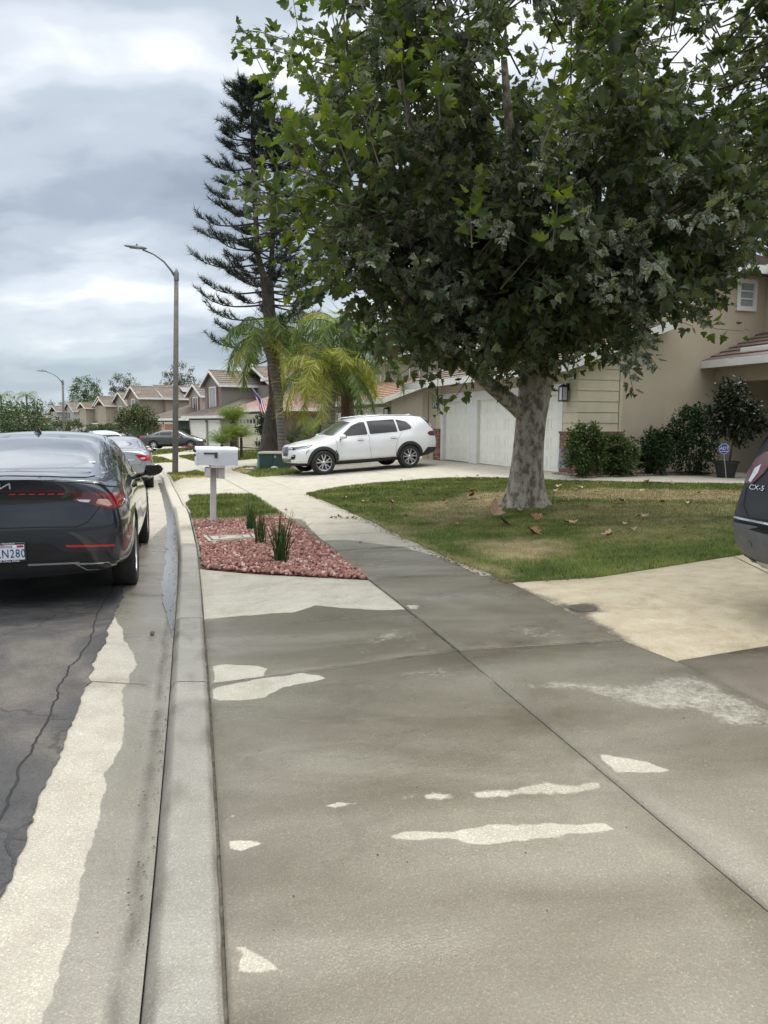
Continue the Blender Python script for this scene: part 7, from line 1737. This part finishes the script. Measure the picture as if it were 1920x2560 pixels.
# ------------------------------------------------------------------ utility box
ug = G(683, 1173); uz_ = float(hz(*ug)); ub = thing('utility_box', 'dark green utility box with beige lid in front of the pine trunk', 'utility box', (ug[0] + .02, ug[1] + .35, uz_), math.radians(-4)); M_UG = mat('utility_green', (.020, .052, .044), (.026, .062, .052), nscale=3, rough=.5)
b = MB(); b.bbox(-.52, .52, -.36, .5, .0, .56, .02); b.build('cabinet', M_UG, ub); b = MB(); b.bbox(-.56, .56, -.40, .54, .562, .635, .03); b.build('lid', mat('utility_beige', (.42, .39, .31), (.36, .33, .26), nscale=4, rough=.7), ub)
b = MB(); b.box(-.585, -.50, -.35, .45, -.02, .53); b.build('side_panel', mat('pale_green_panel', (.17, .24, .21), (.14, .20, .18), rough=.6), ub); b = MB(); b.box(-.008, .008, -.368, -.36, .02, .55); b.build('door_gap', M_SEAM, ub)
b = MB(); b.box(.05, .13, -.366, -.361, .42, .50); b.build('label', mat('faded_label', (.35, .38, .36), rough=.5), ub)
for i, (x, y) in enumerate(((-.95, -.35), (-.78, -.42), (.1, -.55))):
    b = MB(); bmx = bmesh.new(); bmesh.ops.create_icosphere(bmx, subdivisions=2, radius=.07 + .02 * i); b.add([(v.co.x * 1.3, v.co.y, v.co.z * .6 + .02 * mnoise.noise(v.co * 9)) for v in bmx.verts], [[v.index for v in f.verts] for f in bmx.faces]); bmx.free()
    q = la(ub, x, y); o = b.build('rock', mat('pale_rock', (.5, .46, .4), (.35, .32, .27), nscale=20, rough=.9), None, smooth=True); o.location = (q.x, q.y, float(hz(q.x, q.y)) + .06); tag(o, ('pale rock furthest left of the utility box', 'pale rock close to the left corner of the utility box', 'pale rock on the grass before the utility box')[i], 'rock')
# ------------------------------------------------------------------ drain cap, pot, signs, flags
dg_ = G(1458, 1522); dz = float(hz(*dg_)); b = MB(); b.lathe([(.0, .012), (.085, .012), (.10, .009), (.105, .0)][::-1], 28); dc = b.build('drain_cover', mat('iron_cover', (.06, .05, .045), (.10, .085, .07), nscale=30, rough=.6, bump=.4), None, smooth=True, sharp=30); dc.location = (dg_[0], dg_[1], dz + .001); tag(dc, 'small round iron drain cover in the tan driveway', 'drain cover')
b = MB(); b.box(-.05, .05, .025, .035, .012, .015); b.box(-.04, .04, -.035, -.025, .012, .015); b.box(-.055, .055, -.005, .003, .012, .015); b.build('raised_bar', mat('iron_light', (.16, .14, .12), rough=.5), dc)
pt = gp_(1822, 17.4); pot = thing('plant_pot', 'wide black plant pot by the dark porch', 'plant pot', pt); b = MB(); b.lathe([(.0, 0), (.19, 0), (.23, .2), (.27, .34), (.30, .35), (.30, .39), (.27, .395), (.25, .35), (0, .33)][::1], 28); b.build('pot', M_BLKM, pot, smooth=True, sharp=40)
leafy('potted_tree', 'dark glossy leafy tree growing in the wide black pot', 'potted tree', pt + Vector((.05, .0, .33)), 2, [((.05, 0, 1.20), (.42, .40, .62)), ((.0, 0, 1.72), (.25, .25, .40)), ((.30, 0, .95), (.45, .35, .36)), ((-.25, 0, 1.05), (.35, .35, .30))], 3600, .11, M_FIC, .025, seed=200, clump=.2)
M_ABLUE = mat('sign_blue', (.02, .05, .30), (.018, .045, .27), rough=.35)
sp = at(1810, 1122, 17.0); sgz = float(hz(sp.x, sp.y)); yard = thing('yard_sign', 'small blue eight sided security sign on a stake before the pot', 'sign', (sp.x, sp.y, sgz)); b = MB(); zc = sp.z - sgz
b.extr([(.14 * math.cos(t), 0, zc + .14 * math.sin(t)) for t in [math.radians(22.5 + 45 * k) for k in range(8)]], (0, .012, 0)); pn = b.build('sign_panel', M_ABLUE, yard)
b = MB(); b.extr([(.128 * math.cos(t), -.002, zc + .128 * math.sin(t)) for t in [math.radians(22.5 + 45 * k) for k in range(8)]], (0, .001, 0)); b.build('sign_border', M_WHITE_L, pn); b = MB(); b.extr([(.119 * math.cos(t), -.004, zc + .119 * math.sin(t)) for t in [math.radians(22.5 + 45 * k) for k in range(8)]], (0, .001, 0)); b.build('sign_face', M_ABLUE, pn)
text_mesh('ADT', .105, M_WHITE_L, 'sign_text', pn, frame((0, -.006, zc + .008), (1, 0, 0), (0, 0, 1)), .001, sx=.95, shear=.15); b = MB(); b.box(-.085, .085, -.006, -.005, zc - .065, zc - .055); b.build('sign_bar', M_WHITE_L, pn)
b = MB(); b.tube([(0, .018, zc - .05), (.05, .018, zc - .35), (.11, .018, -.05)], .009, 6); b.build('stake', M_SATIN, yard)
gf = at(1413, 1146, 17.75); gfz = float(hz(gf.x, gf.y)); gfl = thing('garden_flag', 'small garden flag with flowers and a bee hanging before the brick pillar', 'flag', (gf.x, gf.y, gfz), .12); zt_ = at(1413, 1122, 17.75).z - gfz; zb_ = at(1413, 1170, 17.75).z - gfz
b = MB(); n_ = 10; V = []; F = []
for i in range(n_ + 1):
    for j in range(n_ + 1): u, v = i / n_, j / n_; V.append((-.155 + .31 * u - .03 * v, .02 * math.sin(5 * u + v) * v, zt_ + (zb_ - zt_) * v))
F = [(i * (n_ + 1) + j, (i + 1) * (n_ + 1) + j, (i + 1) * (n_ + 1) + j + 1, i * (n_ + 1) + j + 1) for i in range(n_) for j in range(n_)]
b.add(V, F); fc = b.build('flag_cloth', mat('flag_pale_blue', (.55, .66, .80), (.75, .74, .76), nscale=5, rough=.8), gfl)
def blob(name, u, v, r, m, seed=0):
    q = MB(); cx_ = -.155 + .31 * u - .03 * v; cz_ = zt_ + (zb_ - zt_) * v; q.extr([(cx_ + r * (1 + .35 * math.sin(5 * t + seed)) * math.cos(t), -.026, cz_ + r * (1 + .35 * math.sin(5 * t + seed)) * math.sin(t)) for t in np.linspace(0, 2 * math.pi, 20, endpoint=False)], (0, .002, 0)); q.build(name, m, fc)
MF = [mat('flag_pink', (.75, .15, .30), rough=.7), mat('flag_yellow', (.80, .62, .05), rough=.7), mat('flag_green', (.15, .38, .20), rough=.7), mat('flag_teal', (.15, .50, .45), rough=.7), mat('flag_dark', (.08, .09, .12), rough=.7), mat('flag_cream', (.80, .72, .62), rough=.7)]
for i, (u, v, r_, k) in enumerate(((.2, .12, .032, 0), (.3, .08, .02, 0), (.35, .42, .036, 1), (.34, .42, .012, 4), (.75, .45, .03, 1), (.55, .4, .03, 5), (.6, .6, .03, 5), (.15, .72, .025, 2), (.3, .8, .03, 3), (.5, .85, .03, 5), (.7, .78, .03, 3), (.85, .7, .025, 2), (.85, .9, .02, 0), (.2, .92, .02, 4), (.6, .93, .022, 2))): blob('flower_print', u, v, r_, MF[k], i)
b = MB(); b.tube([(.175, .0, -.02), (.175, .0, zt_ + .02), (.15, -.0, zt_ + .025), (-.16, -.0, zt_ + .02)], .005, 6); b.build('flag_stand', M_BLKM, gfl)
# national flag hanging from a pole on the pink tiled house
t0_, t1_ = at(631, 972, 44.2), at(673, 1021, 45.6); fl2 = thing('house_flag', 'striped red white and blue flag on a slanting pole at the pink tiled house', 'flag', t1_); b = MB(); b.tube([t0_ - t1_, Vector((0, 0, 0))], .02, 8); b.build('pole', M_MBP, fl2, smooth=True)
d0 = t0_ - t1_; drop = Vector((.30, -.05, -1.25)); MRD, MWH, MBL = mat('flag_red', (.45, .02, .04), rough=.8), mat('flag_white', (.75, .75, .78), rough=.8), mat('flag_blue', (.02, .03, .16), rough=.8)
b = MB(); nu, nv = 26, 16
def FP(u, v): p = d0 * (1 - u * .88) + drop * v * (.75 + .25 * u); return p + Vector((.10 * v * math.sin(9 * u + 2 * v), .16 * v * math.sin(7 * u), .02))
for i in range(nu):
    for j in range(nv):
        u0, u1, v0, v1 = i / nu, (i + 1) / nu, j / nv, (j + 1) / nv; b.cur = 2 if (u0 < .53 and v0 < .42) else (0 if (int(u0 * 13) % 2 == 0) else 1)
        b.add([FP(u0, v0), FP(u1, v0), FP(u1, v1), FP(u0, v1)], [(0, 1, 2, 3)])
b.build('flag_cloth', [MRD, MWH, MBL], fl2, smooth=True)
# ------------------------------------------------------------------ fallen leaves, twigs, flowers, stones on the pan
M_FALL = mat('dry_leaf_brown', (.30, .17, .09), (.20, .11, .06), nscale=18, rough=.8); M_FALLP = mat('dry_leaf_tan', (.46, .34, .21), (.36, .25, .15), nscale=18, rough=.8); M_FALLR = mat('dry_leaf_russet', (.30, .07, .03), (.22, .05, .03), nscale=18, rough=.7)
def leafobj(px, py, m, lab, grp, s=None, mesh=None, up=.0):
    q = G(px, py); X, Y_ = q; s = s or random.uniform(.08, .145)
    t = LT.copy(); cu = random.uniform(.7, 1.8); t[:, 2] = np.abs(t[:, 0]) * cu * .55 + (t[:, 1] - .4) ** 2 * random.uniform(.2, .9); t = t * s
    me = mesh_np('fallen_leaf', t, LF); o = link('fallen_leaf', me, m); o.location = (X, Y_, float(hz(X, Y_)) + up + .005); o.rotation_euler = (random.uniform(-.35, .35), random.uniform(-.35, .35), random.uniform(0, 6.28)); return tag(o, lab, 'leaf', grp)
GR = 'fallen sycamore leaves on the lawn'
lawnpx = [(880, 1222), (905, 1219), (1000, 1205), (1015, 1212), (1140, 1196), (1170, 1198), (1178, 1200), (1190, 1196), (1240, 1200), (1200, 1203), (915, 1262), (930, 1265), (975, 1263), (1010, 1297), (980, 1277), (1110, 1260), (1120, 1266), (1300, 1282), (1410, 1315), (1425, 1318), (1350, 1300), (1430, 1255), (1440, 1252), (1465, 1275), (1445, 1231), (1455, 1227), (1600, 1235), (1590, 1300), (1607, 1302), (1585, 1338), (1680, 1350), (1530, 1350), (1710, 1330), (1740, 1240), (1720, 1268), (1560, 1262), (1535, 1262), (1390, 1236), (1395, 1225), (1135, 1318), (1040, 1245), (1060, 1228), (1650, 1262), (1800, 1240), (1325, 1212), (1500, 1215), (860, 1252), (1620, 1212), (1680, 1214), (1560, 1320)]
for i, (x, y) in enumerate(lawnpx): leafobj(x, y, (M_FALL, M_FALLP, M_FALLP)[i % 3], 'curled tan or brown sycamore leaf lying on the lawn', GR, up=.045)
leafobj(1172, 1252, M_FALLR, 'bright russet fallen leaf standing out left of the trunk', None, .26, up=.06); leafobj(1180, 1246, M_FALLR, 'second russet leaf touching the bright russet one', None, .18, up=.1)
leafobj(1232, 1300, M_FALLP, 'large upright tan leaf in front of the trunk', None, .26, up=.06).rotation_euler = (1.2, .2, .3)
leafobj(1272, 1320, M_FALL, 'crumpled brown leaf right of the large upright one', None, .24, up=.05)
leafobj(1322, 1338, M_FALL, 'broad brown leaf on the shaded grass below the trunk', None, .22, up=.05); leafobj(1340, 1310, M_FALL, 'brown leaf cluster piece beside the shaded trunk foot', None, .20, up=.05)
for x, y in ((832, 1294), (842, 1296), (855, 1296), (866, 1297), (850, 1292), (878, 1296), (892, 1298)): leafobj(x, y, M_FALLR if x % 2 else M_FALL, 'small reddish brown leaf in the litter on the sidewalk edge', 'leaf litter on the sidewalk edge', .09)
for x, y in ((695, 1275), (718, 1276), (764, 1330)): leafobj(x, y, M_FALL, 'tiny brown leaf on the pale sidewalk', 'tiny leaves on the sidewalk', .07)
b = MB(); b.tube([(-.2, -.02, .01), (0, 0, .012), (.22, .03, .01)], .005, 5); tq = gy(1050, 1268); t_ = b.build('fallen_twig', M_FALLP, None); t_.location = tq + Vector((0, 0, .06)); tag(t_, 'pale fallen twig on the grass left of the trunk', 'twig')
def pebble(px, py, s, lab, m=M_JOINT):
    bmx = bmesh.new(); bmesh.ops.create_icosphere(bmx, subdivisions=2, radius=s); me = bpy.data.meshes.new('pebble'); 
    for v in bmx.verts: v.co *= 1 + .25 * mnoise.noise(v.co * 60 + Vector((px, py, 0)))
    bmx.to_mesh(me); bmx.free(); o = link('pebble', me, m); q = G(px, py); o.location = (q[0], q[1], float(hz(*q)) + s * .7); tag(o, lab, 'pebble')
pebble(381, 1587, .017, 'small dark pebble on the wet gutter pan'); pebble(900, 1357, .012, 'dark pebble on the wet sidewalk', M_JOINT)
# red flowers before the dark grey car
fq = gp_(478, 50); fr2 = thing('flower_bed_plant', 'low red flowering plant beside the dark grey car front', 'plant', fq); n = 500; pp = RNG.normal(size=(n, 3)) * np.array([.45, .3, .1]) + np.array([0, 0, .2]); leaves_mesh('leaves', pp, rand_dirs(n), rand_dirs(n), RNG.uniform(.06, .12, n), M_NAND2, fr2, OV, OF)
pp = RNG.normal(size=(260, 3)) * np.array([.45, .3, .07]) + np.array([0, 0, .3]); leaves_mesh('petals', pp, rand_dirs(260), rand_dirs(260), RNG.uniform(.06, .11, 260), mat('red_petal', (.40, .02, .05), rough=.7), fr2, OV, OF)
# overhead wires at the right edge
for i, (ya, yb) in enumerate(((612, 615), (622, 626))):
    a_, c_ = at(1500, ya - 3, 30), at(2300, yb, 22); b = MB(); b.tube([a_, (a_ + c_) / 2 + Vector((0, 0, -.12)), c_], .008, 5); tag(b.build('overhead_wire', M_BLKM, None), ('upper' if i == 0 else 'lower') + ' thin black wire crossing the sky gap above the right roof', 'wire', 'overhead wires')

# dark grit and leaf crumbs washed along the gutter and strewn on the paving
def grit(name, pts, s0, s1, m, lab):
    n = len(pts); P = np.array(pts); D = rand_dirs(n); T = np.array([(-.5, 0, 0), (.1, -.45, 0), (.5, .1, 0), (.0, .5, 0), (0, 0, .35)]); Fc = np.array([(0, 1, 4), (1, 2, 4), (2, 3, 4), (3, 0, 4)])
    a = RNG.uniform(0, 6.28, n); S = RNG.uniform(s0, s1, n); c, s_ = np.cos(a), np.sin(a); st = RNG.uniform(.4, 1.2, n)
    V = np.empty((n, 5, 3)); V[:, :, 0] = (T[None, :, 0] * c[:, None] - T[None, :, 1] * s_[:, None] * st[:, None]) * S[:, None]; V[:, :, 1] = (T[None, :, 0] * s_[:, None] + T[None, :, 1] * c[:, None] * st[:, None]) * S[:, None]; V[:, :, 2] = T[None, :, 2] * S[:, None] * .5
    V += P[:, None]; F = (Fc[None] + (np.arange(n) * 5)[:, None, None]).reshape(-1, 3); tag(link(name, mesh_np(name, V.reshape(-1, 3), F), m), lab, 'debris', kind='stuff')
M_GRIT = mat('dark_grit', (.035, .028, .02), (.09, .065, .04), nscale=40, rough=.9)
gp2 = []
for _ in range(1500):
    y = float(RNG.uniform(2.0, 16) if RNG.uniform() < .35 else RNG.normal(10.5, 2.2)); d = -.005 - abs(float(RNG.normal())) * .045
    if y > 1.8: x_, y_ = KP(y, d); gp2.append((x_, y_, float(hbase(y_)) + .03 * (-d / .48) + .006))
for _ in range(260):
    y = float(RNG.uniform(9.2, 11.5)); d = -float(RNG.uniform(.16, .42)); x_, y_ = KP(y, d); gp2.append((x_, y_, float(hbase(y_)) + .03 * (-d / .48) + .002))
grit('gutter_grit', gp2, .005, .015, M_GRIT, 'dark grit and leaf crumbs lying along the wet gutter')
gp3 = []
for _ in range(420):
    y = float(RNG.uniform(2, 13)); d = float(RNG.uniform(.26, 2.8)) if RNG.uniform() < .7 else float(RNG.uniform(2.6, 2.95))
    if 7.6 < y < 11.6 and d < 1.8: continue
    x_, y_ = KP(y, d); gp3.append((x_, y_, float(hz(x_, y_)) + .002))
grit('paving_grit', gp3, .003, .010, M_GRIT, 'sparse dark specks of grit on the sidewalk and apron')
gp4 = []
for _ in range(900):
    k_ = float(RNG.uniform()); a_ = Vector(LA[-1]); seq = [LA[0]] + LA[::-1][:6]; i_ = int(k_ * (len(seq) - 1)); q_ = Vector(seq[i_]).lerp(Vector(seq[i_ + 1]), k_ * (len(seq) - 1) - i_)
    w_ = abs(float(RNG.normal())) * .06; X_ = q_.x - w_ * .9 + float(RNG.normal()) * .02; Y_ = q_.y - w_ * .3; gp4.append((X_, Y_, float(hz(X_, Y_)) + .003))
grit('lawn_edge_litter', gp4, .008, .035, mat('edge_litter', (.16, .10, .055), (.07, .045, .03), nscale=30, rough=.9), 'brown crumbled leaves and soil along the lawn edge')
